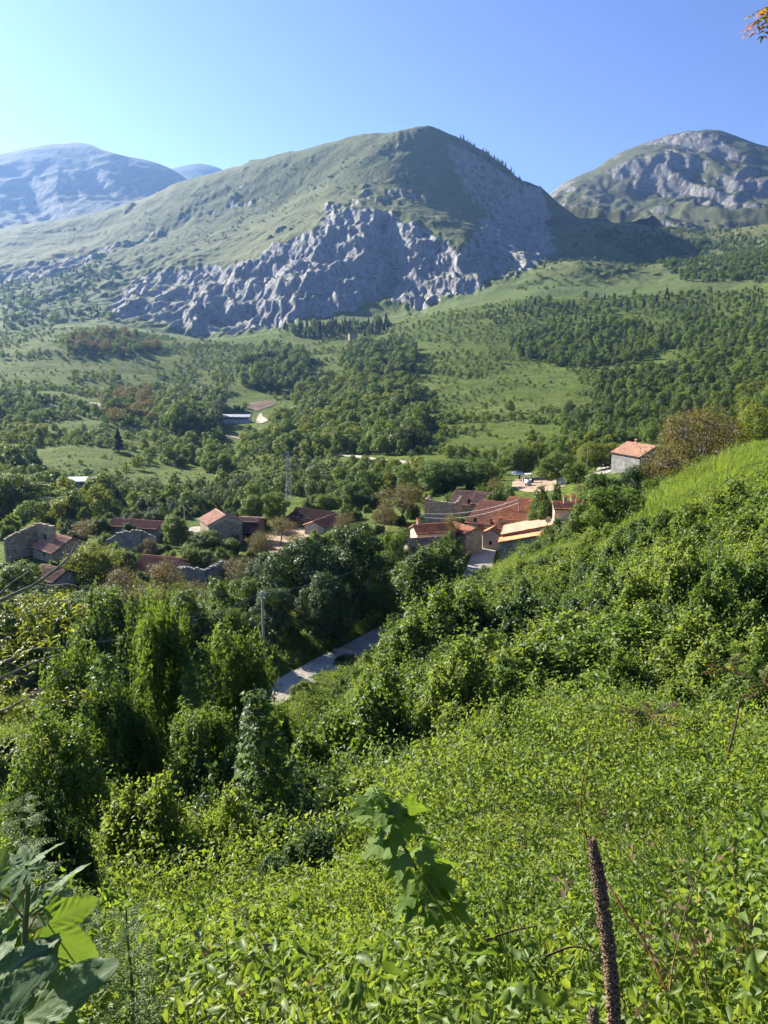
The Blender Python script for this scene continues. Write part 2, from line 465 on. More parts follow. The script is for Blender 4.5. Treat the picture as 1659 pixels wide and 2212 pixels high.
for px, py, d in RIDGE + FACE:
    X, Y, S = ray(px, py); mp.append((X*d/200, Y*d/200)); mv.append(S*d/100)
for px, py, d in RIDGE[::2]:
    X, Y, S = ray(px, py)
    for k, f in ((1.16, .80), (1.45, .35)):
        mp.append((X*d*k/200, Y*d*k/200)); mv.append(S*d*f/100)
_zm = tps_fit(mp, mv, 1e-3)
CLIFF = [(230,665),(300,610),(400,575),(470,570),(540,552),(600,520),(680,492),(705,440),(760,440),(800,452),(850,455),(880,480),(930,500),(1000,545),(1040,480),(1090,445),(1130,415),(1150,395),(1175,400),(1200,500),(1195,560),(1120,600),(1080,615),
         (1000,640),(900,675),(838,668),(835,645),(760,668),(640,700),(560,722),(440,730),(330,705),(270,690)]
UPPER = [(330,500),(420,462),(500,430),(560,420),(565,435),(480,455),(400,480),(330,515),(200,565),(120,600),(0,610),(-40,600),(0,575),(120,560),(210,535),(260,520)]
KNOB = [(745,425),(790,412),(850,408),(905,415),(910,432),(850,440),(760,440)]
GULLY = [(815,470),(835,468),(850,520),(875,560),(880,590),(850,625),(800,650),(760,655),(800,630),(845,590),(840,560),(815,510)]
naz = np.concatenate([np.linspace(-47, -31, 40)[:-1], np.linspace(-31, 31, 640), np.linspace(31, 47, 40)[1:]])
D0, D1 = 1010.0, 2350.0
nds = np.concatenate([np.linspace(D0, 1620, 235), np.linspace(1620, D1, 110)[1:], np.linspace(D1, 3400, 12)[1:]])
AZ, DD = np.meshgrid(np.radians(naz), nds, indexing='ij')
Xm, Ym = np.sin(AZ)*DD, np.cos(AZ)*DD
Zv = z_raw(Xm, Ym); Zm0 = 100*_zm(np.stack([Xm.ravel()/200, Ym.ravel()/200], 1)).reshape(Xm.shape)
wv = 1 - sstep(1010, 1120, DD); Zb = Zv*wv + Zm0*(1-wv)
bx, by = proj(Xm, Ym, Zb)
FLANK = [(948,288),(1060,348),(1150,408),(1130,470),(1040,480),(985,400)]
LOWLEFT = [(-60,610),(120,565),(330,525),(470,575),(330,640),(260,700),(100,708),(-60,705)]
wob = 14*fbm(Xm/60, Ym/60, 0, 3)
rock = np.clip(in_poly(bx + wob, by + wob*.6, CLIFF, 14) + .75*in_poly(bx + wob, by + wob*.5, UPPER, 9) + .7*in_poly(bx + wob*.5, by + wob*.4, KNOB, 8) + .50*in_poly(bx + wob, by + wob*.5, LOWLEFT, 22) + .42*in_poly(bx + wob, by + wob*.5, FLANK, 14), 0, 1)
outc = sstep(.40, .65, fbm(Xm/28, Ym/20, 4, 3))*sstep(-.05, .3, fbm(Xm/210, Ym/140, 6, 2))*sstep(1080, 1200, DD)
rock = np.maximum(rock, .62*outc)
gul = in_poly(bx, by, GULLY, 9)
behind = DD > np.interp(naz, np.degrees(np.arctan2(*[np.array([ray(p[0], p[1])[i] for p in RIDGE]) for i in (0, 1)])), [p[2] for p in RIDGE])[:, None] + 15
rock = np.where(behind, rock*0, rock)
# crags: buttresses with steep sides, cut by clefts
q = Zb*.55
big = ridged(Xm/105 + .4*fbm(Xm/140, Ym/140, 3, 2), (Ym + q)/290, .5, 3)
med = ridged(Xm/34 + .3*fbm(Xm/50, Ym/50, 1, 2), (Ym + q)/190, 4.5, 3)
fin = ridged(Xm/11, Ym/48, Zb/60, 3)
rel = rock * (10.5*(big - big.mean()) + 6.5*(med - med.mean()) + 3.0*(fin - fin.mean()))
step_ = 34.0
ph = (Zb + 10*fbm(Xm/80, Ym/80, 6, 2)) / step_
Zt = step_*(np.floor(ph) + sstep(.30, .80, ph - np.floor(ph))) - 10*fbm(Xm/80, Ym/80, 6, 2)
Zc = Zb + rock*.32*(Zt - Zb) + rel*.75 - gul*16 + (1-rock)*(3.0*fbm(Xm/60, Ym/60, 8, 4) + 7*fbm(Xm/260, Ym/260, 5, 2) + 1.6*ridged(Xm/16, Ym/22, 3, 2)*sstep(.05, .4, fbm(Xm/120, Ym/90, 2, 3)))*sstep(1020, 1150, DD)
edge = sstep(1010, 1030, DD)
Zc = Zb + (Zc - Zb)*edge
Xc = Xm + rock*edge*3.5*fbm(Xm/22, Ym/22, Zb/22, 2)
Yc = Ym - rock*edge*rel*.35
nA, nD = AZ.shape
idx = np.arange(nA*nD).reshape(nA, nD)
F = np.stack([idx[:-1, :-1], idx[1:, :-1], idx[1:, 1:], idx[:-1, 1:]], -1).reshape(-1, 4)
me = mesh_np('mountain', np.stack([Xc, Yc, Zc], -1).reshape(-1, 3), F, mat_dome, True, {'rock': rock})
tag(link('mountain', me), 'grassy dome-shaped mountain with grey cliffs along its foot', kind='structure')
from_mountain = (Xc, Yc, Zc); rock_m, behind_m = rock, behind
def z_mountain(x, y):
    d = np.hypot(x, y); z = 100*_zm(np.stack([np.ravel(x)/200, np.ravel(y)/200], 1)).reshape(np.shape(x))
    w = 1 - sstep(1010, 1120, d); return z_raw(x, y)*w + z*(1-w)

def far_mountain(name, ridge, face, back, x0, x1, d0, d1, nx, nd, mat, relief, label, rockf):
    mp, mv = [], []
    for px, py, d in ridge + face:
        X, Y, S = ray(px, py); mp.append((X*d/400, Y*d/400)); mv.append(S*d/100)
    for px, py, d in ridge:
        X, Y, S = ray(px, py); mp.append((X*d*back/400, Y*d*back/400)); mv.append(S*d*.6/100)
    ev = tps_fit(mp, mv, 1e-3)
    az = np.radians(np.linspace(x0, x1, nx)); dd = np.linspace(d0, d1, nd)
    A, D = np.meshgrid(az, dd, indexing='ij'); X, Y = np.sin(A)*D, np.cos(A)*D
    Z = 100*ev(np.stack([X.ravel()/400, Y.ravel()/400], 1)).reshape(X.shape)
    rk, dz = relief(X, Y, Z); Dr = np.interp(A, [math.atan2(*[float(v) for v in ray(p[0], p[1])[:2]]) for p in ridge], [p[2] for p in ridge])
    Z = Z + dz*(.15 + .85*sstep(0, .16, np.abs(D/Dr - 1)))
    i = np.arange(nx*nd).reshape(nx, nd)
    F = np.stack([i[:-1, :-1], i[1:, :-1], i[1:, 1:], i[:-1, 1:]], -1).reshape(-1, 4)
    me = mesh_np(name, np.stack([X, Y, Z], -1).reshape(-1, 3), F, mat, True, {'rock': rk})
    return tag(link(name, me), label, kind='structure')
def rel_peak(X, Y, Z):
    u, v = X*.80 + Y*.60, -X*.60 + Y*.80          # spurs run down towards the camera's left
    spur = ridged(u/330 + .35*fbm(X/400, Y/400, 1, 2), v/1100, 2.2, 3)
    cr = ridged(X/70, Y/95, Z/90, 4)
    rk = np.clip(.42 + .6*fbm(X/260, Y/260, 3, 3) + .25*sstep(2250, 2700, np.hypot(X, Y)), 0, .9)
    return rk, 44*(spur - spur.mean()) + (6 + 9*rk)*(cr - cr.mean())
far_mountain('rocky_peak', [(1060,520,2700),(1120,470,2750),(1172,432,2800),(1210,397,2800),(1280,366,2850),(1330,332,2900),(1400,309,2950),(1480,286,3000),(1550,279,3000),(1605,300,3000),(1659,318,3000),(1760,350,2950),(1900,390,2900),(2100,420,2900)],
             [(1200,492,2000),(1350,495,2000),(1500,500,1950),(1659,496,1950),(1850,480,1950),(1300,430,2450),(1450,400,2500),(1550,400,2450),(1650,410,2450),(1800,430,2450),(1250,450,2400),(1100,500,2300)], 1.35,
             4, 44, 1850, 3900, 330, 250, mat_peak, rel_peak, 'rocky grey-green peak with shaded gullies behind the mountain', None)
def rel_far(X, Y, Z):
    u, v = X*.7 + Y*.7, -X*.7 + Y*.7
    spur = ridged(u/620 + .3*fbm(X/700, Y/700, 1, 2), v/1700, 5.2, 3)
    cr = ridged(X/150, Y/200, Z/160, 4)
    rk = np.clip(.35 + .6*fbm(X/500, Y/500, 3, 3), 0, .8)
    return rk, 46*(spur - spur.mean()) + 10*(cr - cr.mean())
far_mountain('far_mountain', [(-350,420,4000),(-200,380,4000),(-80,350,4050),(0,334,4100),(60,319,4100),(130,311,4100),(210,319,4100),(260,346,4050),(330,353,4000),(375,366,3900),(420,410,3700),(480,470,3600)],
             [(0,500,3000),(150,490,2950),(300,470,2900),(100,410,3500),(250,400,3500),(-200,500,3000),(420,480,3000)], 1.3,
             -46, -8, 2700, 5600, 330, 240, mat_far, rel_far, 'hazy blue mountain behind the grassy slope, highest of the distant ones', None)
far_mountain('far_ridge', [(240,440,5200),(300,400,5200),(350,372,5200),(395,358,5200),(430,353,5200),(460,358,5200),(490,375,5100),(560,420,5000),(650,470,5000)],
             [(350,460,4200),(500,460,4200),(250,490,4200),(620,500,4300)], 1.3,
             -26, -2, 4000, 6800, 200, 130, mat_far, lambda X, Y, Z: (np.clip(.3 + .5*fbm(X/500, Y/500, 2, 3), 0, 1), 22*(ridged(X/260, Y/330, 1, 3) - .9)), 'faint distant ridge in the notch beside the hazy blue mountain', None)

# ------------------------------------------------------------------ ground sheet
naz = np.concatenate([np.linspace(-180, -47, 40)[:-1], np.linspace(-47, -30, 30)[:-1], np.linspace(-30, 30, 250), np.linspace(30, 47, 30)[1:], np.linspace(47, 180, 40)[1:]])
nds = np.concatenate([[.02, .4], np.geomspace(.8, 60, 130), np.geomspace(60, 220, 120)[1:], np.geomspace(220, D0, 150)[1:]])
AZ, DD = np.meshgrid(np.radians(naz), nds, indexing='ij')
Xg, Yg = np.sin(AZ)*DD, np.cos(AZ)*DD
Zg = zg(Xg, Yg)
# the sheet goes on behind the camera and to the sides
ext = np.geomspace(D0, 9000, 16)[1:]
out_az = np.abs(naz) > 46.5
A2, D2 = np.meshgrid(np.radians(naz), ext, indexing='ij')
X2, Y2 = np.sin(A2)*D2, np.cos(A2)*D2
z_end = Zg[:, -1:]
Z2 = np.where(out_az[:, None], z_end + (D2 - D0)*.02, -60 + (D2 - D0)*0 - 40)
keep_far = Z2
Xa, Ya, Za = np.concatenate([Xg, X2], 1), np.concatenate([Yg, Y2], 1), np.concatenate([Zg, keep_far], 1)
nA, nD = Xa.shape; idx = np.arange(nA*nD).reshape(nA, nD)
Fq = np.stack([idx[:-1, :-1], idx[1:, :-1], idx[1:, 1:], idx[:-1, 1:]], -1)
Fq = Fq.reshape(-1, 4)
tag(link('ground', mesh_np('ground', np.stack([Xa, Ya, Za], -1).reshape(-1, 3), Fq, M['meadow'], True)), kind='structure')

# road, tracks and yards as sheets lying on the ground
rd = strip('road', ROAD, 3.7, M['concrete_road'], None, .10)
# ------------------------------------------------------------------ foliage
def mat_leaf(name, dark, light, trans, tfac=.42, rough=.5, spec=.28, ovar=.35, hue=None):
    """leaf blade: gloss over a coloured body that also lets light through"""
    m, nt, out = new_mat(name)
    r = N(nt, 'ShaderNodeAttribute', attribute_name='rnd').outputs['Fac']
    oi = nt.nodes.new('ShaderNodeObjectInfo').outputs['Random']
    f = math_(nt, 'ADD', math_(nt, 'MULTIPLY', r, 1 - ovar), math_(nt, 'MULTIPLY', oi, ovar))
    dark = tuple(v*.88 for v in dark); light = tuple(v*.9 for v in light)
    c = mixc(nt, f, dark, light)
    t = mixc(nt, f, tuple(v*.75 for v in trans), trans)
    if hue:
        hf = ramp(nt, r, [(hue[0], (0,)*3), (min(hue[0] + .04, 1), (1,)*3)])
        c = mixc(nt, hf, c, hue[1]); t = mixc(nt, hf, t, hue[2])
    p = nt.nodes.new('ShaderNodeBsdfPrincipled'); nt.links.new(c, p.inputs['Base Color'])
    p.inputs['Roughness'].default_value = rough; p.inputs['Specular IOR Level'].default_value = spec
    tr = nt.nodes.new('ShaderNodeBsdfTranslucent'); nt.links.new(t, tr.inputs['Color'])
    mx = nt.nodes.new('ShaderNodeMixShader'); mx.inputs[0].default_value = tfac
    nt.links.new(p.outputs[0], mx.inputs[1]); nt.links.new(tr.outputs[0], mx.inputs[2]); nt.links.new(mx.outputs[0], out.inputs[0])
    return m
M['vine'] = mat_leaf('vine_leaf', (.052, .110, .016), (.205, .270, .055), (.36, .46, .045), .42)
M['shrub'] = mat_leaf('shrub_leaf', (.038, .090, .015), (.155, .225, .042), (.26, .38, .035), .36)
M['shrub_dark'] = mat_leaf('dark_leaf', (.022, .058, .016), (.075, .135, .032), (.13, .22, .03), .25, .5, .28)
M['maple'] = mat_leaf('maple_leaf', (.035, .085, .018), (.085, .160, .035), (.20, .31, .03), .32, .55, .25)
M['elder'] = mat_leaf('elder_leaf', (.040, .090, .018), (.10, .17, .03), (.22, .33, .035), .32)
M['flower'] = mat_leaf('cream_blossom', (.55, .52, .30), (.80, .77, .50), (.6, .6, .35), .3, .8, .1)
M['bronze'] = mat_leaf('bronze_leaf', (.075, .072, .020), (.150, .125, .036), (.26, .20, .035), .36)
M['walnut'] = mat_leaf('young_walnut_leaf', (.11, .15, .018), (.23, .27, .03), (.42, .46, .03), .48)
M['tree'] = mat_leaf('tree_leaf', (.042, .092, .014), (.155, .220, .036), (.26, .36, .03), .34, .5, .3)
M['tree_pale'] = mat_leaf('pale_leaf', (.050, .095, .030), (.110, .160, .060), (.24, .31, .07), .34, .5, .3)
M['tree_yellow'] = mat_leaf('yellow_green_leaf', (.080, .125, .016), (.165, .20, .030), (.33, .38, .03), .40, .5, .3)
M['pine'] = mat_leaf('pine_needle', (.018, .036, .016), (.038, .062, .026), (.05, .09, .02), .15, .6, .2)
M['grass'] = mat_leaf('grass_blade', (.060, .120, .018), (.150, .220, .035), (.30, .40, .04), .45, .55, .25)
M['dry'] = mat_leaf('dry_stem', (.11, .075, .045), (.24, .175, .11), (.2, .14, .07), .2, .8, .1)
M['bark'] = mat_simple('grey_bark', [(.3, (.10, .085, .07)), (.6, (.24, .215, .18)), (.8, (.36, .33, .29))], 9, .9, .8, .02)
M['bark_dark'] = mat_simple('dark_bark', [(.3, (.045, .038, .03)), (.7, (.12, .10, .08))], 9, .9, .8, .02)

SHAPES = {
 'dia': (np.array([(-.5,0,0),(-.06,-.26,.08),(.5,0,-.10),(-.06,.26,.08)]), np.array([(0,1,2),(0,2,3)])),
 'ovate': (np.array([(-.5,0,0),(-.24,-.20,.08),(-.24,0,0),(-.24,.20,.08),(.12,-.15,.05),(.12,0,-.03),(.12,.15,.05),(.5,0,-.20)]),
           np.array([(0,1,2),(0,2,3),(1,4,5),(1,5,2),(2,5,6),(2,6,3),(4,7,5),(5,7,6)])),
 'needle': (np.array([(-.5,-.04,0),(-.5,.04,0),(.5,0,.02)]), np.array([(0,1,2)])),
}
def _maple():
    out = [(0,-.5)]
    lobes = [(-128,.42),(-66,.62),(0,.78),(66,.62),(128,.42)]
    rim = []
    for i, (a, r) in enumerate(lobes):
        aa = math.radians(a); w = math.radians(15)
        rim += [(aa - w, r*.66), (aa - w*.45, r*.80), (aa, r), (aa + w*.45, r*.80), (aa + w, r*.66)]
        if i < 4: rim.append((math.radians((a + lobes[i+1][0])/2), .27))
    V = [(-.12, 0, 0)] + [(-.12 + r*math.cos(a), r*math.sin(a), -.10*(r/.7)**2 + .04*abs(math.sin(a*2.5))) for a, r in rim]
    F = [(0, i, i + 1) for i in range(1, len(rim))]
    return np.array(V), np.array(F)
SHAPES['maple'] = _maple()
def _nrm(a): return a / (np.linalg.norm(a, axis=-1, keepdims=True) + 1e-9)
def leaves(C, Nn, T, size, shape):
    tv, tf = SHAPES[shape]; k = len(tv); n = len(C)
    Nn = _nrm(Nn); T = _nrm(T - Nn*(T*Nn).sum(-1, keepdims=True)); B = np.cross(Nn, T)
    s = np.reshape(size, (-1, 1, 1))
    V = C[:, None] + s*(tv[None, :, 0:1]*T[:, None] + tv[None, :, 1:2]*B[:, None] + tv[None, :, 2:3]*Nn[:, None])
    F = tf[None] + (np.arange(n)*k)[:, None, None]
    return V.reshape(-1, 3), F.reshape(-1, 3), k
class Foliage:
    def __init__(s): s.V = []; s.F = []; s.r = []; s.m = []; s.n = 0
    def add(s, V, F, rnd, mi=0):
        s.V.append(V); s.F.append(F + s.n); s.r.append(rnd); s.m.append(np.full(len(F), mi, np.int32)); s.n += len(V); return s
    def leaf(s, rng, C, Nn, T, size, shape, mi=0, rnd=None):
        V, F, k = leaves(C, Nn, T, size, shape)
        r = rng.random(len(C)) if rnd is None else rnd
        return s.add(V, F, np.repeat(r, k), mi)
    def tube(s, pts, rad, n=5, mi=0):
        b = MB().tube(pts, rad, n, False); F = []
        for f in b.f: F += [(f[0], f[1], f[2]), (f[0], f[2], f[3])]
        return s.add(np.array(b.v), np.array(F), np.full(len(b.v), .5), mi)
    def mesh(s, name, mats):
        me = mesh_np(name, np.concatenate(s.V), np.concatenate(s.F), None, False, {'rnd': np.concatenate(s.r)})
        for m in mats: me.materials.append(m)
        if len(mats) > 1: me.polygons.foreach_set('material_index', np.concatenate(s.m))
        return me
def rdir(rng, n): return _nrm(rng.normal(size=(n, 3)))
def crown_pts(rng, lobes, n, gap=.0, gf=2.2, depth=.35, floor=None):
    """points and outward directions through the outer part of a union of ellipsoids"""
    c = np.array([l[0] for l in lobes], float); r = np.array([l[1] if hasattr(l[1], '__len__') else (l[1],)*3 for l in lobes], float)
    w = (r[:, 0]*r[:, 1] + r[:, 1]*r[:, 2] + r[:, 0]*r[:, 2]); w /= w.sum()
    P, O = [], []; got = 0
    while got < n:
        k = int((n - got)*1.9) + 50
        li = rng.choice(len(lobes), k, p=w); d = rdir(rng, k)
        bump = 1 + .16*pnoise(d[:, 0]*2.6 + li*7.7, d[:, 1]*2.6, d[:, 2]*2.6) + .08*pnoise(d[:, 0]*6 + li*3.1, d[:, 1]*6, d[:, 2]*6)
        rad = bump*(1 - depth*rng.random(k)**2.2)
        p = c[li] + d*r[li]*rad[:, None]
        ok = np.ones(k, bool)
        q = np.stack([(((p - c[j])/r[j])**2).sum(1) for j in range(len(lobes))], 1)
        q[np.arange(k), li] = 9
        ok &= (q.min(1) > .55) | (rng.random(k) < .08)
        if gap > 0:
            s_ = r.mean()
            ok &= pnoise(p[:, 0]/s_*gf, p[:, 1]/s_*gf, p[:, 2]/s_*gf) > (gap - 1)*.5 + rng.normal(size=k)*.06
        if floor is not None: ok &= p[:, 2] > floor
        P.append(p[ok]); O.append(_nrm(d/r[li])[ok]); got += ok.sum()
    return np.concatenate(P)[:n], np.concatenate(O)[:n]
def leafy(rng, fo, lobes, n, size, shape, mi=0, gap=.3, depth=.4, up=.55, jit=.55, droop=.4, svar=.35, floor=None, gf=2.2, huef=None):
    P, O = crown_pts(rng, lobes, n, gap, gf, depth, floor)
    Nn = _nrm(O*.8 + np.array([0, 0, up]) + rng.normal(size=P.shape)*jit)
    T = rng.normal(size=P.shape) + O*.6 - np.array([0, 0, droop])
    s = size*(1 + svar*(rng.random(len(P))*2 - 1))
    # neighbours share a tone so that clumps read light and dark
    sc = 1.0/(.28*np.mean([np.mean(l[1]) for l in lobes]) + 1e-6)
    rnd = np.clip(.5 + .38*pnoise(P[:, 0]*sc, P[:, 1]*sc, P[:, 2]*sc) + rng.normal(size=len(P))*.17, 0, 1)
    fo.leaf(rng, P, Nn, T, s, shape, mi, rnd)
    return P, O
def branch_set(rng, fo, base, top, r0, lobes, mi=0, nseg=5, n=6, bend=.12):
    """trunk with a limb into every lobe"""
    base = np.array(base, float); top = np.array(top, float); H = np.linalg.norm(top - base)
    pts = [base + (top - base)*t + rng.normal(size=3)*H*bend*t*(1-t)*np.array([1, 1, .2]) for t in np.linspace(0, 1, nseg + 1)]
    fo.tube(pts, [r0*(1 - .62*t) for t in np.linspace(0, 1, nseg + 1)], n, mi)
    for c, r in lobes:
        c = np.array(c, float); t = np.clip(rng.uniform(.35, .85), 0, 1); s = base + (top - base)*t
        if np.linalg.norm(c - s) < .2: continue
        m = (s + c)/2 + rng.normal(size=3)*H*.05; e = c + (c - s)*.25
        fo.tube([s, m, c, e], [r0*.45, r0*.32, r0*.2, r0*.06], max(4, n - 1), mi)
def rnd_lobes(rng, n, w, h, z0, r, taper=.6):
    """lobes arranged through a crown of half width w between z0 and z0+h"""
    out = [((rng.normal()*w*.08, rng.normal()*w*.08, z0 + h*.55), (w*.45, w*.45, h*.36))]
    for i in range(n):
        t = (i + rng.random())/n; z = z0 + h*(.10 + .82*t); a = i*2.4 + rng.uniform(-.8, .8)
        ww = w*(math.sin(math.pi*min(.97, .18 + .76*t)))**taper*rng.uniform(.6, 1.12)
        q = r*rng.choice([.5, .7, .9, 1.1, 1.35])
        out.append(((math.cos(a)*(ww - q*.5), math.sin(a)*(ww - q*.5), z), (q, q, q*rng.uniform(.7, .95))))
    return out

def ragged_lobes(rng, n, w, h, r):
    """a shrub as many leaning columns of unequal height, so that it has no round outline"""
    out = []
    for i in range(n):
        rr = w*.9*math.sqrt((i + rng.random())/n); a = i*2.4 + rng.uniform(-.6, .6)
        top = h*(1 - (.55 if h < 2.4*w else .12)*(rr/w)**2)*rng.choice([.55, .7, .85, 1.0] if h < 2.4*w else [.75, .85, .95, 1.0], p=[.25, .3, .25, .2]); q = r*rng.uniform(.55, 1.15)
        out.append(((math.cos(a)*rr, math.sin(a)*rr, top*.48), (q, q*rng.uniform(.8, 1.25), top*.52)))
    return out
PROTO = {}      # kind -> list of (crown mesh, trunk mesh, height, half width)
def make_proto(kind, seed, w, h, z0, nl, lr, n, size, shape, mats, gap=.3, depth=.4, tr=.12, taper=.6, up=.55, flowers=0, fsize=.2, jit=.55, droop=.4, trunk_mat='bark_dark', bare=.0, shoots=170, ragged=False):
    rng = np.random.default_rng(seed)
    lobes = ragged_lobes(rng, nl, w, h, lr) if ragged else rnd_lobes(rng, nl, w, h - z0, z0, lr, taper)
    fo = Foliage(); P, O = leafy(rng, fo, lobes, n, size, shape, 0, gap, depth, up, jit, droop)
    ms = [mats[0]]
    if shoots:                                   # twigs that break the outline
        q = np.where(O[:, 2] > -.1)[0]; q = rng.choice(q, shoots); L = w*rng.uniform(.12, .42, shoots); k = 10
        dv = _nrm(O[q]*.7 + np.array([0, 0, .55]) + rng.normal(size=(shoots, 3))*.35); t = np.tile(np.linspace(.1, 1, k), shoots)
        C = np.repeat(P[q], k, 0) + np.repeat(dv*L[:, None], k, 0)*t[:, None] + rng.normal(size=(shoots*k, 3))*size*.45
        fo.leaf(rng, C, rng.normal(size=C.shape)*.7 + np.array([0, 0, .8]), rng.normal(size=C.shape), size*(1.05 - .5*t), shape, 0, np.clip(.62 + .3*t + rng.normal(size=len(t))*.12, 0, 1))
    if flowers:
        q = np.where((O[:, 2] > .15))[0]; q = rng.choice(q, min(flowers, len(q)), replace=False)
        for j in range(len(q)):
            pass
        C = np.repeat(P[q] + O[q]*fsize*.25 + np.array([0, 0, fsize*.15]), 5, 0) + rng.normal(size=(len(q)*5, 3))*fsize*.32*np.array([1, 1, .25])
        fo.leaf(rng, C, rng.normal(size=C.shape)*.25 + np.array([0, 0, 1]), rng.normal(size=C.shape), fsize*(.45 + .4*rng.random(len(C))), 'dia', 1)
        ms.append(mats[1])
    crown = fo.mesh(kind + '_crown', ms)
    ft = Foliage(); branch_set(rng, ft, (0, 0, -.35), (0, 0, z0 + (h - z0)*.62), tr, lobes[1:])
    if bare:
        for c, r in lobes[1:]:
            for k in range(int(bare)):
                d = rdir(rng, 1)[0]; d[2] = abs(d[2])*.8; e = np.array(c) + d*np.array(r)*1.08
                ft.tube([np.array(c), (np.array(c) + e)/2 + rng.normal(size=3)*.1, e], [tr*.16, tr*.10, tr*.03], 4)
    trunk = ft.mesh(kind + '_trunk', [M[trunk_mat]])
    ext = np.concatenate(fo.V); hh = float(np.quantile(ext[:, 2], .97 if ragged else .997)); rr = float(np.quantile(np.hypot(ext[:, 0], ext[:, 1]), .88 if ragged else .96))
    PROTO.setdefault(kind, []).append((crown, trunk, hh, rr))
# near shrubs, leaves a few centimetres long
for i in range(4):
    make_proto('shrub', 100 + i, 1.35, 2.5, .15, 20, .46, 31000, .114, 'dia', [M['shrub'] if i % 2 else M['vine']], .42, .45, .05, ragged=True, shoots=420)
for i in range(3):
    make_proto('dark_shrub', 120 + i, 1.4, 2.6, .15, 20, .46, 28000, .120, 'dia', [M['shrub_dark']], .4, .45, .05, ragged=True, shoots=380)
for i in range(3):
    make_proto('ivy_column', 130 + i, 1.25, 6.4, .2, 20, .72, 34000, .135, 'dia', [M['shrub'] if i else M['maple']], .40, .45, .10, .35, ragged=True, shoots=420)
for i in range(2):
    make_proto('elder_shrub', 140 + i, 2.4, 4.2, .4, 20, .80, 18000, .205, 'dia', [M['elder'], M['flower']], .38, .42, .09, .6, .7, 240, .20, ragged=True, shoots=260)
make_proto('rose_shrub', 148, 1.4, 2.5, .15, 20, .46, 29000, .112, 'dia', [M['vine'], M['flower']], .42, .45, .05, .6, .55, 70, .085, ragged=True, shoots=400)
# village trees
for i in range(3):
    make_proto('village_tree', 150 + i, 3.4, 8.0, 1.2, 22, 1.15, 14000, .27, 'dia', [M['tree'] if i < 2 else M['shrub']], .34, .36, .17)
for i in range(2):
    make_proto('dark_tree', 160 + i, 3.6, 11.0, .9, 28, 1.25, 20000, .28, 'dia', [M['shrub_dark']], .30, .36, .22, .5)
for i in range(3):
    make_proto('bronze_tree', 170 + i, 3.4, 7.2, 1.7, 13, 1.25, 4200, .20, 'dia', [M['bronze']], .62, .6, .15, .6, .5, 0, .2, .7, .5, 'bark', 7)
make_proto('big_bronze', 178, 8.0, 10.5, .8, 26, 2.4, 17000, .27, 'dia', [M['bronze']], .52, .5, .32, .6, .5, 0, .2, .7, .5, 'bark', 9)
for i in range(2):
    make_proto('olive_tree', 180 + i, 4.0, 7.5, 1.1, 22, 1.25, 12000, .29, 'dia', [M['tree_yellow'] if i else M['elder']], .34, .36, .17)
for i in range(2):
    make_proto('willow', 190 + i, 3.0, 7.0, .5, 12, 1.2, 9000, .28, 'dia', [M['tree_pale']], .34, .4, .14)

def place(kind, i, name, loc, h, w=None, rz=0.0, label=None, cat='tree', group=None, parts=True, tilt=(0, 0)):
    cm, tm, ph, pw = PROTO[kind][i % len(PROTO[kind])]
    sz = h/ph; sw = sz if w is None else w/(2*pw)
    o = empty(name, loc, rz); o.rotation_euler = (tilt[0], tilt[1], rz); o.scale = (sw, sw, sz)
    link('crown' if cat == 'tree' else 'foliage', cm, o)
    link('trunk' if cat == 'tree' else 'stem', tm, o)
    return tag(o, label, cat, group)
def gz(x, y): return float(zg(np.array([x]), np.array([y]))[0])
def place_px(kind, i, name, px, top, d, wpx, label, cat='tree', group=None, base=None, hmin=.8, rz=None):
    """a plant whose crown top stands at sheet (px, top) at distance d; wpx is its width on the sheet"""
    X, Y, S = ray(px, top); x, y = float(X*d), float(Y*d); zt = float(S*d)
    g = gz(x, y); h = max(hmin, zt - g); sl = math.hypot(d, zt)
    return place(kind, i, name, (x, y, g), h, wpx/FPX*sl, random.uniform(0, 6.28) if rz is None else rz, label, cat, group)
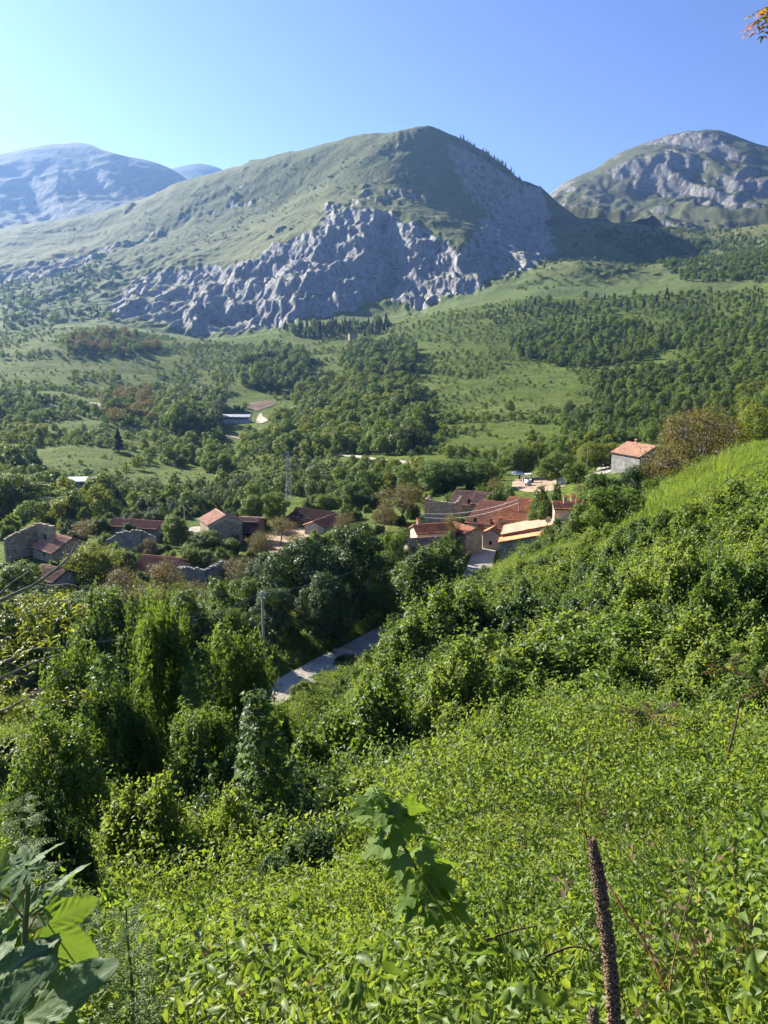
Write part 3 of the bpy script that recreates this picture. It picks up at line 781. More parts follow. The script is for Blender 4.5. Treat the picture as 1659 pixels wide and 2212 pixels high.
# ------------------------------------------------------------------ undergrowth that nobody could count (instanced sprays of leaves)
def gn_scatter(name, P, rot, scl, idx, protos, label):
    coll = bpy.data.collections.new(name + '_sprays')
    for k, me in enumerate(protos):
        o = bpy.data.objects.new('%s_spray_%02d' % (name, k), me); coll.objects.link(o)
    me = bpy.data.meshes.new(name); n = len(P)
    me.vertices.add(n); me.vertices.foreach_set('co', np.asarray(P, np.float32).ravel())
    a = me.attributes.new('rot', 'FLOAT_VECTOR', 'POINT'); a.data.foreach_set('vector', np.asarray(rot, np.float32).ravel())
    a = me.attributes.new('scl', 'FLOAT', 'POINT'); a.data.foreach_set('value', np.asarray(scl, np.float32))
    a = me.attributes.new('pick', 'INT', 'POINT'); a.data.foreach_set('value', np.asarray(idx, np.int32))
    me.update()
    o = link(name, me); tag(o, label, kind='stuff')
    ng = bpy.data.node_groups.new(name + '_nodes', 'GeometryNodeTree')
    ng.interface.new_socket('Geometry', in_out='INPUT', socket_type='NodeSocketGeometry')
    ng.interface.new_socket('Geometry', in_out='OUTPUT', socket_type='NodeSocketGeometry')
    gi = ng.nodes.new('NodeGroupInput'); go = ng.nodes.new('NodeGroupOutput')
    ci = ng.nodes.new('GeometryNodeCollectionInfo'); ci.inputs['Collection'].default_value = coll
    ci.inputs['Separate Children'].default_value = True; ci.inputs['Reset Children'].default_value = True
    ip = ng.nodes.new('GeometryNodeInstanceOnPoints'); ip.inputs['Pick Instance'].default_value = True
    def attr(nm, dt):
        x = ng.nodes.new('GeometryNodeInputNamedAttribute'); x.data_type = dt; x.inputs['Name'].default_value = nm; return x.outputs[0]
    er = ng.nodes.new('FunctionNodeEulerToRotation')
    L = ng.links.new
    L(gi.outputs[0], ip.inputs['Points']); L(ci.outputs[0], ip.inputs['Instance'])
    L(attr('rot', 'FLOAT_VECTOR'), er.inputs[0]); L(er.outputs[0], ip.inputs['Rotation'])
    L(attr('scl', 'FLOAT'), ip.inputs['Scale']); L(attr('pick', 'INT'), ip.inputs['Instance Index'])
    L(ip.outputs[0], go.inputs[0])
    md = o.modifiers.new('scatter', 'NODES'); md.node_group = ng
    return o
def spray(seed, n, rad, thick, size, shape, mat, stems=0, jit=.9, flowers=0):
    """a patch of leafy vine: leaves on runners over a low mound"""
    rng = np.random.default_rng(seed); fo = Foliage()
    a = rng.random(n)*2*math.pi; r = rad*np.sqrt(rng.random(n))
    z = thick*(rng.random(n)**.8)*(1 - .45*(r/rad)**2)
    P = np.stack([np.cos(a)*r, np.sin(a)*r, z], 1)
    cl = rng.normal(size=(max(3, n//9), 3))*np.array([rad*.5, rad*.5, thick*.4]) + np.array([0, 0, thick*.5])
    k = rng.random(n) < .55; P[k] = cl[rng.integers(0, len(cl), k.sum())] + rng.normal(size=(k.sum(), 3))*rad*.10
    P[:, 2] = np.clip(P[:, 2], 0, None)
    Nn = np.array([-.3, -.05, .85]) + rng.normal(size=P.shape)*jit
    T = rng.normal(size=P.shape) + np.array([0, 0, -.35])
    rnd = np.clip(.5 + .35*pnoise(P[:, 0]/rad*2 + seed, P[:, 1]/rad*2) + rng.normal(size=n)*.2, 0, 1)
    fo.leaf(rng, P, Nn, T, size*(.6 + .8*rng.random(n)), shape, 0, rnd)
    for i in range(stems):
        a0 = rng.random()*6.28; p = np.array([math.cos(a0), math.sin(a0), 0])*rad*.4*rng.random()
        d = np.array([rng.normal(), rng.normal(), 1.4 + rng.random()]); d /= np.linalg.norm(d); L = rad*rng.uniform(.6, 1.1)
        q = [p + d*L*t + np.array([d[0], d[1], -.6])*L*.35*t*t for t in np.linspace(0, 1, 5)]
        fo.tube(q, [size*.05, size*.045, size*.04, size*.03, size*.02], 3, 1)
        m = 7; tt = rng.random(m)*.9 + .1; C = np.array([np.array(q[0])*(1-t) + np.array(q[-1])*t for t in tt]) + rng.normal(size=(m, 3))*size*.35
        fo.leaf(rng, C, rng.normal(size=(m, 3))*.6 + np.array([0, 0, 1]), rng.normal(size=(m, 3)), size*(.4 + .5*rng.random(m)), shape, 0)
    if not stems: fo.tube([(0, 0, 0), (0, 0, thick*.3)], size*.05, 3, 1)
    if flowers:
        C = P[rng.choice(n, flowers)] + np.array([0, 0, thick*.25]); fo.leaf(rng, C, rng.normal(size=C.shape)*.3 + np.array([0, 0, 1]), rng.normal(size=C.shape), size*1.1, 'dia', 2)
    return fo.mesh('spray', [mat, M['dry'], M['flower']])
VN = [spray(300 + i, [150, 150, 120, 150, 95, 150][i], .28, .26, [.046, .042, .052, .046, .066, .044][i], 'ovate', M[['shrub', 'vine', 'vine', 'vine', 'shrub', 'vine'][i]], 2) for i in range(6)]
VM = [spray(320 + i, 300, .62, .46, .060, 'dia', M['vine'] if i % 3 else M['shrub'], 1) for i in range(6)]
VF = [spray(340 + i, 300, 1.35, .75, .12, 'dia', M['vine'] if i % 3 else M['shrub']) for i in range(6)]
GT = []
for i in range(4):
    rng = np.random.default_rng(360 + i); fo = Foliage(); n = 260
    C = np.stack([rng.normal(size=n)*.45, rng.normal(size=n)*.45, np.full(n, .2)], 1)
    T = np.stack([rng.normal(size=n)*.35, rng.normal(size=n)*.35, np.ones(n)], 1)
    fo.leaf(rng, C, rng.normal(size=(n, 3))*np.array([1, 1, .2]), T, .34 + .3*rng.random(n), 'needle', 0)
    C2 = C[:40] + np.array([0, 0, .12])
    fo.leaf(rng, C2, rng.normal(size=(40, 3)) + np.array([0, 0, .8]), rng.normal(size=(40, 3)), .10, 'dia', 0)
    GT.append(fo.mesh('grass_tuft', [M['grass']]))
GRASSY = [(1400,1110),(1470,1070),(1560,1015),(1700,930),(1720,1000),(1600,1065),(1520,1110),(1440,1165),(1390,1150)]
HOLLOW = [(600,1830),(650,1745),(750,1730),(770,1830),(715,1915),(640,1935)]
def wedge(rng, n, d0, d1, a0, a1, pw=1.0):
    az = np.radians(rng.uniform(a0, a1, n)); d = np.sqrt(rng.random(n)*(d1*d1 - d0*d0) + d0*d0); return np.sin(az)*d, np.cos(az)*d
def slope_rot(x, y, amt=.7):
    e = .4; gx = (zg(x + e, y) - zg(x - e, y))/(2*e); gy = (zg(x, y + e) - zg(x, y - e))/(2*e)
    return np.arctan(gy)*amt, -np.arctan(gx)*amt
def vines(name, seed, n, d0, d1, a0, a1, protos, s0, s1, lift, label, mound):
    rng = np.random.default_rng(seed); x, y = wedge(rng, n, d0, d1, a0, a1); z = zg(x, y)
    px, py = proj(x, y, z + .3); d = np.hypot(x, y)
    ok = (in_poly(px, py, GRASSY, 4) < .5) & (fbm(x/1.7, y/1.7, 6.1, 2) > -.42 - .3*rng.random(n))
    dd, _ = seg_dist(x, y, ROAD); ok &= dd > 3.2
    ok &= in_poly(px, py, HOLLOW, 4) < .5
    x, y, z = x[ok], y[ok], z[ok]; m = len(x)
    z = z + lift*rng.random(m) + mound*np.clip(fbm(x/2.6, y/2.6, 4.4, 3) + .15, 0, 1.2)*sstep(2, 6, np.hypot(x, y))*(1 - .7*sstep(-4, -14, np.degrees(np.arctan2(x, y)) + np.where(np.hypot(x, y) > 9, 0, 8)))
    rx, ry = slope_rot(x, y)
    rot = np.stack([rx + rng.normal(size=m)*.18, ry + rng.normal(size=m)*.18, rng.random(m)*6.28], 1)
    return gn_scatter(name, np.stack([x, y, z], 1), rot, rng.uniform(s0, s1, m), np.clip(((fbm(x/3.4, y/3.4, 7.7, 2) + .75)*.66*len(protos) + rng.normal(size=m)*.9).astype(int), 0, len(protos) - 1), protos, label)
vines('vine_undergrowth', 401, 4200, 2.1, 9.5, -38, 38, VN, .75, 1.3, .12, 'bright green creeping vine covering the slope at the bottom of the picture', .28)
vines('leafy_undergrowth', 402, 7000, 9.0, 34, -36, 36, VM, .75, 1.35, .35, 'dense green creeper covering the middle of the near slope', .95)
vines('slope_undergrowth', 403, 11000, 32, 112, -34, 34, VF, .7, 1.3, .3, 'low green scrub covering the far part of the hillside above the road', 1.0)
# grass and dry stems pushing through the creeper
GN = []
for i in range(5):
    rng = np.random.default_rng(370 + i); fo = Foliage(); n = 34 if i < 3 else 9
    C0 = np.stack([rng.normal(size=n)*.07, rng.normal(size=n)*.07, np.zeros(n)], 1); dv = np.stack([rng.normal(size=n)*.32, rng.normal(size=n)*.32, np.ones(n)], 1); Lb = rng.uniform(.25, .6, n)
    for k in range(n):
        q = [C0[k] + dv[k]*Lb[k]*t + np.array([dv[k, 0], dv[k, 1], -.55])*Lb[k]*.45*t*t for t in (0, .35, .7, 1)]; fo.tube(q, [.0035, .003, .002, .0006] if i < 3 else [.003, .0025, .002, .0015], 3)
    if i >= 3:
        C = np.repeat(C0 + dv*Lb[:, None]*.85, 5, 0) + rng.normal(size=(n*5, 3))*.02; fo.leaf(rng, C, rng.normal(size=C.shape), rng.normal(size=C.shape), .02 + .02*rng.random(len(C)), 'dia')
    GN.append(fo.mesh('grass_tuft', [M['grass'] if i < 3 else M['dry']]))
rng = np.random.default_rng(405); x, y = wedge(rng, 2600, 2.3, 30, -20, 33); z = zg(x, y); m = len(x); cl = fbm(x/3, y/3, 5, 2); ok = cl > -.1 + .4*rng.random(m); x, y, z = x[ok], y[ok], z[ok]; m = len(x)
gn_scatter('wild_grass', np.stack([x, y, z + .12], 1), np.stack([rng.normal(size=m)*.2, rng.normal(size=m)*.2, rng.random(m)*6.28], 1), rng.uniform(.8, 1.5, m), rng.choice(5, m, p=[.25, .25, .25, .13, .12]), GN, 'grass blades and dry stalks poking through the creeper on the near slope')
# the open grassy shoulder
rng = np.random.default_rng(404); x, y = wedge(rng, 30000, 44, 92, 14, 34); z = zg(x, y); px, py = proj(x, y, z)
ok = in_poly(px, py, GRASSY, 6) > rng.random(len(x)); x, y, z = x[ok], y[ok], z[ok]; m = len(x)
gn_scatter('tall_grass', np.stack([x, y, z - .03], 1), np.stack([rng.normal(size=m)*.15, rng.normal(size=m)*.15, rng.random(m)*6.28], 1), rng.uniform(.7, 1.5, m), rng.integers(0, 4, m), GT, 'tall bright grass on the shoulder below the bronze tree')

# ------------------------------------------------------------------ shrubs on the near slope, one by one
G1 = 'shrubs overgrown with creeper on the near slope'
def shrub(kind, i, px, top, d, w, label, name='shrub', group=G1): return place_px(kind, i, name, px, top, d, w, label, 'shrub', group)
shrub('ivy_column', 1, 345, 1350, 27, 135, 'tall creeper-covered shrub column with its shaded side facing the maple sapling')
shrub('ivy_column', 2, 500, 1405, 31, 165, 'creeper-covered shrub column beside the bend of the road')
shrub('ivy_column', 1, 590, 1555, 23, 100, 'narrow shrub just behind the tall maple sapling')
shrub('ivy_column', 0, 250, 1500, 24, 150, 'broad light green shrub under the walnut branches')
shrub('ivy_column', 2, 160, 1440, 30, 170, 'shaded shrub behind the walnut branches')
shrub('ivy_column', 1, 430, 1560, 22, 150, 'leafy shrub between the tall column and the maple sapling')
shrub('shrub', 2, 340, 1740, 11.5, 240, 'sunlit vine mound below the maple sapling, beside the fern-leaved weed')
shrub('shrub', 0, 480, 1760, 11, 200, 'vine mound at the foot of the tall maple sapling')
shrub('ivy_column', 2, 110, 1600, 17, 210, 'dark shrub low at the picture edge above the broad leaves')
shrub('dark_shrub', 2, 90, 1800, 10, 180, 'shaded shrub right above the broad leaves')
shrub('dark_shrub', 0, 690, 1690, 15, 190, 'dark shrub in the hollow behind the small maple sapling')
shrub('dark_shrub', 1, 705, 1735, 12, 150, 'added shade-dark shrub in the hollow beside the small maple sapling')  # this and the next four: dark leaves added as the hollow's shade
shrub('dark_shrub', 0, 635, 1800, 10.2, 130, 'added low shade-dark shrub at the foot of the tall maple sapling')
shrub('dark_shrub', 2, 715, 1815, 9.6, 120, 'added shade-dark shrub between the two maple saplings')
shrub('dark_shrub', 1, 660, 1870, 8.6, 140, 'added shade-dark shrub nearest the camera in the hollow')
shrub('dark_shrub', 0, 760, 1750, 11.2, 110, 'added shade-dark shrub behind the tip of the small maple sapling')
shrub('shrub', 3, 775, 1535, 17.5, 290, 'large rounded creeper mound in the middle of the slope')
shrub('dark_shrub', 1, 875, 1590, 17, 180, 'shaded flank shrub of the large rounded creeper mound')  # dark leaves put the shade of the mound's flank into colour
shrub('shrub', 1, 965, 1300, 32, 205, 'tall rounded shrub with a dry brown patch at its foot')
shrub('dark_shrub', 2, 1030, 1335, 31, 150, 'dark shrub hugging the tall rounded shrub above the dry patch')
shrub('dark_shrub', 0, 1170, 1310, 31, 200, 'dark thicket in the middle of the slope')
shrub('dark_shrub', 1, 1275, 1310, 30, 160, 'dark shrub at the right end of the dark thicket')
shrub('shrub', 2, 1100, 1450, 19.5, 160, 'upright shrub topped by young yellow-green shoots')
shrub('dark_shrub', 2, 1165, 1480, 20, 130, 'dark shrub behind the upright shrub with yellow-green shoots')
shrub('shrub', 0, 1290, 1460, 20.5, 190, 'low round shrub next to the reddish sumac')
shrub('dark_shrub', 1, 1370, 1420, 24, 170, 'dark shrub behind the reddish sumac')
shrub('rose_shrub', 0, 1470, 1215, 29, 210, 'shrub dotted with white roses on the right slope')
shrub('dark_shrub', 0, 1555, 1235, 28, 150, 'dark shrub beside the white rose shrub')
shrub('shrub', 1, 1630, 1240, 27, 190, 'broad shrub at the picture edge beyond the sumac')
shrub('dark_shrub', 2, 1500, 1350, 24, 190, 'dark shrub below the white rose shrub')
shrub('shrub', 2, 1380, 1310, 30, 170, 'shrub between the dark thicket and the white rose shrub')
shrub('shrub', 3, 1105, 1300, 44, 150, 'light shrub on the slope above the dark thicket')
shrub('shrub', 0, 1235, 1232, 47, 170, 'light shrub halfway up to the stone barn')
shrub('dark_shrub', 1, 1340, 1195, 45, 130, 'small dark shrub upslope of the dark thicket')
shrub('shrub', 1, 1480, 1130, 44, 170, 'shrub just below the open grass shoulder')
shrub('shrub', 2, 1590, 1075, 44, 190, 'shrub below the grass shoulder at the picture edge')
shrub('dark_shrub', 2, 1640, 1150, 36, 150, 'dark shrub at the picture edge below the grass shoulder')
shrub('dark_shrub', 0, 1440, 1210, 38, 110, 'dark round shrub upslope of the white rose shrub')
shrub('shrub', 0, 1265, 1165, 62, 120, 'creeper mound below the elder bushes on the slope')
shrub('elder_shrub', 0, 975, 1272, 62, 80, 'small elder bush with cream blossom above the road bend')
shrub('elder_shrub', 1, 850, 1372, 52, 90, 'elder bush with cream blossom leaning over the road')
shrub('shrub', 1, 705, 1458, 73.5, 60, 'low shrub on the near verge where the road leaves the shade')
shrub('dark_shrub', 0, 752, 1432, 79, 60, 'low dark shrub on the near verge of the shaded road')
shrub('shrub', 2, 655, 1478, 68.5, 50, 'low shrub beside the pale scree at the road edge')
place_px('village_tree', 2, 'young_tree', 1335, 1052, 66, 150, 'sunlit young tree on the slope in front of the bronze tree', 'tree')
place_px('village_tree', 1, 'young_tree', 1265, 1085, 70, 90, 'smaller young tree beside the sunlit one on the slope', 'tree')
place_px('village_tree', 2, 'young_tree', 1395, 1090, 64, 80, 'young tree where the grass shoulder meets the thicket', 'tree')
# smaller shrubs scattered over the open slope
rng = np.random.default_rng(53); random.seed(53); sl = []
for t in range(2600):
    az = rng.uniform(-2, 30); d = rng.uniform(13, 74); x, y = math.sin(R(az))*d, math.cos(R(az))*d; sp = 1.25 + d*.022
    if d < 17 and rng.random() < .6: continue
    if any((x-a)**2 + (y-b)**2 < sp*sp for a, b in sl): continue
    g = gz(x, y); px, py = [float(v) for v in proj(x, y, g)]
    if seg_dist(np.array([x]), np.array([y]), ROAD)[0][0] < 5 or in_poly(np.array([px]), np.array([py]), GRASSY, 6)[0] > .2 or (px < 1120 and d > 55): continue
    sl.append((x, y)); h = (rng.uniform(1.1, 2.7) if d > 17 else rng.uniform(.7, 1.3)) + (d > 30)*rng.uniform(0, .6)
    X_, Y_, S_ = ray(px, float(np.interp(px, [760, 870, 1000, 1075, 1150, 1300, 1400, 1480, 1659], [1560, 1420, 1305, 1245, 1215, 1150, 1125, 1110, 1010]))); h = min(h, float(S_)*d - g)
    if h < .5: continue
    kind = ['shrub', 'shrub', 'dark_shrub', 'rose_shrub'][int(rng.choice(4, p=[.42, .3, .2, .08]))]
    zn = 'low on the slope near the dry stalk' if d < 22 else 'among the dark thicket and roses' if d < 42 else 'high on the slope towards the grass shoulder'
    zn += ', roadside end' if px < 1050 else ', under the barn' if px < 1220 else ', mid slope' if px < 1450 else ', picture edge'
    lk = {'shrub': 'light green low shrub ', 'dark_shrub': 'dark green low shrub ', 'rose_shrub': 'white-flowered low shrub '}[kind]
    place(kind, int(rng.integers(0, 4)), 'slope_shrub', (x, y, g), h, h*rng.uniform(1.1, 1.9), rng.uniform(0, 6.28), lk + zn, 'shrub', lk + zn)
# thicket filling the steep bank
rng = np.random.default_rng(55); random.seed(55)
bank = []
def lim(px):                                  # tops stay under the sight lines that the photo keeps open
    return np.interp(px, [-200, 60, 230, 330, 480, 560, 600, 680, 760, 850], [1300, 1330, 1330, 1400, 1430, 1480, 1540, 1560, 1560, 1580])
cand = []
for t in range(5000):
    az = rng.uniform(-33, -1.5); d = rng.uniform(11, 64); x, y = math.sin(R(az))*d, math.cos(R(az))*d
    sp = 1.3 + d*.028
    if all((x-a)**2 + (y-b)**2 > sp*sp for a, b in bank):
        if seg_dist(np.array([x]), np.array([y]), ROAD)[0][0] < 4.2: continue
        bank.append((x, y)); cand.append((x, y, d, az))
for k, (x, y, d, az) in enumerate(cand):
    g = gz(x, y); h = rng.uniform(1.6, 3.4) if d < 30 else rng.uniform(2.2, 4.8)
    px, _ = proj(x, y, g)
    X, Y, S = ray(float(px), float(lim(px)) + rng.uniform(0, 40)); h = min(h, S*d - g)
    if h < .7: continue
    if d < 20: h = min(h, 1.0 + (d - 11)*.12)
    kind = ['shrub', 'dark_shrub', 'shrub', 'elder_shrub' if d > 35 else 'dark_shrub'][int(rng.integers(0, 4))]
    lk = {'shrub': 'light green thicket shrub ', 'dark_shrub': 'dark green thicket shrub ', 'elder_shrub': 'flowering thicket shrub '}[kind]
    zn = ('beneath the walnut boughs' if px < 190 else 'around the shrub columns' if px < 520 else 'below the large rounded creeper mound') if d < 30 else ('far below the walnut boughs' if px < 230 else 'between the shrub columns and the hamlet' if px < 560 else 'along the near verge of the road')
    place(kind, int(rng.integers(0, 4)), 'bank_shrub', (x, y, g), h, h*rng.uniform(.9, 1.35), rng.uniform(0, 6.28),
          lk + zn, 'shrub', 'thicket: ' + lk + zn)
# ------------------------------------------------------------------ the hamlet
def mat_tiles(name, a, b, c, moss=.2):
    m, nt, out = new_mat(name); P = objco(nt)
    r = N(nt, 'ShaderNodeAttribute', attribute_name='rnd').outputs['Fac']
    col = ramp(nt, r, [(0, a), (.5, b), (1, c)])
    n = noise(nt, P, .9, 5, .65); dirt = ramp(nt, n, [(.42, (0,)*3), (.62, (1,)*3)])
    col = mixc(nt, math_(nt, 'MULTIPLY', dirt, .32), col, tuple(v*.42 for v in b))
    li = ramp(nt, noise(nt, P, 3.5, 4, .7), [(.58, (0,)*3), (.66, (1,)*3)])
    col = mixc(nt, math_(nt, 'MULTIPLY', li, moss), col, (.30, .27, .19))
    principled(nt, out, col, .9, .15, noise(nt, P, 14, 3), .3, .02); return m
M['tile_old'] = mat_tiles('old_red_tiles', (.31, .135, .085), (.47, .20, .125), (.58, .30, .20), .2)
M['tile_orange'] = mat_tiles('orange_tiles', (.46, .17, .075), (.62, .245, .115), (.70, .34, .18), .1)
M['tile_pink'] = mat_tiles('pale_pink_tiles', (.34, .175, .115), (.45, .25, .17), (.54, .34, .24), .25)  # pale pink tone, less saturated than the orange tiles
M['tile_mixed'] = mat_tiles('mottled_tiles', (.24, .13, .10), (.46, .245, .17), (.62, .42, .31), .35)
M['tile_dark'] = mat_tiles('dark_brown_tiles', (.050, .032, .026), (.075, .046, .036), (.11, .066, .05), .05)
def mat_stone(name, base, mortar, sc=2.2):
    m, nt, out = new_mat(name); P = objco(nt)
    v = N(nt, 'ShaderNodeTexVoronoi', feature='F1', inp={'Scale': sc, 'Randomness': .9}); Ps = scalev(nt, P, (1, 1, 1.7)); nt.links.new(Ps, v.inputs['Vector'])
    e = N(nt, 'ShaderNodeTexVoronoi', feature='DISTANCE_TO_EDGE', inp={'Scale': sc, 'Randomness': .9}); nt.links.new(Ps, e.inputs['Vector'])
    sep = N(nt, 'ShaderNodeSeparateColor'); nt.links.new(v.outputs['Color'], sep.inputs[0])
    c = ramp(nt, sep.outputs[0], [(0, tuple(x*.55 for x in base)), (.5, base), (1, tuple(min(1, x*1.35) for x in base))])
    jf = ramp(nt, e.outputs[0], [(.02, (1,)*3), (.10, (0,)*3)])
    c = mixc(nt, jf, c, mortar)
    c = mixc(nt, math_(nt, 'MULTIPLY', ramp(nt, noise(nt, P, .5, 5, .7), [(.45, (0,)*3), (.65, (1,)*3)]), .5), c, tuple(x*.5 for x in base))
    principled(nt, out, c, .95, .1, e.outputs[0], .8, .06); return m
M['stone'] = mat_stone('rubble_stone', (.36, .315, .25), (.30, .265, .21))
M['stone_warm'] = mat_stone('warm_rubble_stone', (.42, .34, .25), (.36, .30, .22))
M['stone_grey'] = mat_stone('grey_rubble_stone', (.30, .29, .27), (.22, .21, .195))
M['plaster'] = mat_simple('cream_plaster', [(.3, (.42, .37, .29)), (.6, (.60, .54, .43)), (.8, (.68, .62, .52))], .8, .9, .2, .03, obj=True)
M['plaster_pink'] = mat_simple('pink_plaster', [(.3, (.44, .33, .26)), (.7, (.62, .49, .40))], .8, .9, .2, .03, obj=True)
M['concrete'] = mat_simple('grey_concrete', [(.3, (.30, .29, .27)), (.7, (.46, .45, .42))], 1.2, .9, .2, .02, obj=True)
M['white_wall'] = mat_simple('white_wall', [(.3, (.60, .60, .58)), (.7, (.78, .78, .75))], .6, .8, .1, .02, obj=True)
M['sheet'] = mat_simple('grey_sheet_roof', [(.3, (.34, .35, .36)), (.7, (.52, .53, .54))], .5, .55, .1, .02, .4, obj=True)
M['glass'] = mat_simple('dark_window', [(.3, (.015, .015, .017)), (.7, (.035, .035, .04))], 1, .25, .0, .01, .5, obj=True)
M['wood'] = mat_simple('weathered_wood', [(.3, (.07, .045, .028)), (.7, (.17, .115, .075))], 5, .85, .3, .02, obj=True, stretch=(1, 1, .2))
M['wood_red'] = mat_simple('red_brown_door', [(.3, (.16, .05, .028)), (.7, (.26, .09, .05))], 5, .7, .3, .02, obj=True)
M['metal'] = mat_simple('galvanised_metal', [(.3, (.28, .29, .30)), (.7, (.45, .46, .47))], 4, .5, .1, .01, .5, obj=True)
M['wire'] = mat_simple('wire', [(.3, (.30, .30, .31)), (.7, (.42, .42, .43))], 4, .5, .0, .01, .4)
M['white_cloth'] = mat_simple('white_cloth', [(.3, (.68, .68, .67)), (.7, (.80, .80, .79))], 2, .8, .1, .02, obj=True)
M['rubber'] = mat_simple('tyre_rubber', [(.3, (.018, .018, .018)), (.7, (.03, .03, .03))], 5, .8, .1, .01, obj=True)
M['paint_green'] = mat_simple('green_paint', [(.3, (.05, .13, .06)), (.7, (.08, .19, .09))], 4, .4, .0, .01, .5, obj=True)
M['paint_white'] = mat_simple('white_paint', [(.3, (.62, .62, .61)), (.7, (.78, .78, .77))], 2, .4, .0, .01, .5, obj=True)
M['paint_blue'] = mat_simple('pale_blue_paint', [(.3, (.30, .38, .44)), (.7, (.42, .50, .56))], 2, .35, .0, .01, .5, obj=True)

def tile_plane(rng, e0, e1, r0, r1, wt=.27, course=.38, th=.07):
    """barrel tiles laid from eave e0-e1 up to ridge r0-r1 (any quad); returns verts, quads, tone"""
    e0, e1, r0, r1 = [np.array(p, float) for p in (e0, e1, r0, r1)]
    Lw = max(np.linalg.norm(e1-e0), np.linalg.norm(r1-r0)); Ls = max(np.linalg.norm(r0-e0), np.linalg.norm(r1-e1))
    nc = max(3, int(Lw/wt)); nr = max(3, int(Ls/course))
    nrm = np.cross(e1-e0, r0-e0); nrm /= np.linalg.norm(nrm)
    if nrm[2] < 0: nrm = -nrm
    u = np.concatenate([(c + np.array([0, .18, .5, .82]))/nc for c in range(nc)] + [[1.0]])
    hu = np.concatenate([np.array([0, .75, 1.0, .75]) for c in range(nc)] + [[0.0]])*th
    v = np.concatenate([[(r)/nr, (r + .985)/nr] for r in range(nr)])
    hv = np.concatenate([[.055, .0] for r in range(nr)])
    U, Vv = np.meshgrid(u, v, indexing='ij'); Hh = hu[:, None] + hv[None]
    sag = -.05*np.sin(U*math.pi)*np.sin(Vv*math.pi)*Lw*.08 + .02*pnoise(U*Lw*.8, Vv*Ls*.8, e0[0])
    Q = (e0 + (e1-e0)*U[..., None])*(1 - Vv[..., None]) + (r0 + (r1-r0)*U[..., None])*Vv[..., None] + nrm*(Hh + sag)[..., None]
    n0, n1 = U.shape; idx = np.arange(n0*n1).reshape(n0, n1)
    F = np.stack([idx[:-1, :-1], idx[1:, :-1], idx[1:, 1:], idx[:-1, 1:]], -1).reshape(-1, 4)
    col = np.minimum((U*nc).astype(int), nc-1); row = np.minimum((Vv*nr).astype(int), nr-1)
    tone = np.clip(rng.normal(.5, .24, (nc, nr)), 0, 1)[col, row]
    return Q.reshape(-1, 3), F, tone.ravel()
def roof_mesh(planes, mat, seed):
    rng = np.random.default_rng(seed); V, F, T = [], [], []; n = 0
    for p in planes:
        v, f, t = tile_plane(rng, *p); V.append(v); F.append(f + n); T.append(t); n += len(v)
    return mesh_np('roof', np.concatenate(V), np.concatenate(F), mat, False, {'rnd': np.concatenate(T)})
def opening(parent, face, u, z, w, h, L, W, mat, name='window', frame=True, fmat=None):
    """window or door set in a wall face: front(-y) back(+y) left(-x) right(+x)"""
    fm = MB(); pn = MB(); t = .07
    def bx(b, a0, a1, z0, z1, o0, o1):
        if face == 'front': b.box(a0, a1, -W/2 - o1, -W/2 - o0, z0, z1)
        elif face == 'back': b.box(a0, a1, W/2 + o0, W/2 + o1, z0, z1)
        elif face == 'left': b.box(-L/2 - o1, -L/2 - o0, a0, a1, z0, z1)
        else: b.box(L/2 + o0, L/2 + o1, a0, a1, z0, z1)
    bx(pn, u - w/2, u + w/2, z, z + h, .004, .02)
    for a0, a1, z0, z1 in ((u - w/2 - t, u - w/2, z - t, z + h + t), (u + w/2, u + w/2 + t, z - t, z + h + t), (u - w/2, u + w/2, z + h, z + h + t), (u - w/2, u + w/2, z - t, z)):
        bx(fm, a0, a1, z0, z1, -.02, .06)
    o = fm.build(name, fmat or M['stone_warm'], parent)
    pn.build('pane' if name == 'window' else 'leaf', mat, o)
    return o
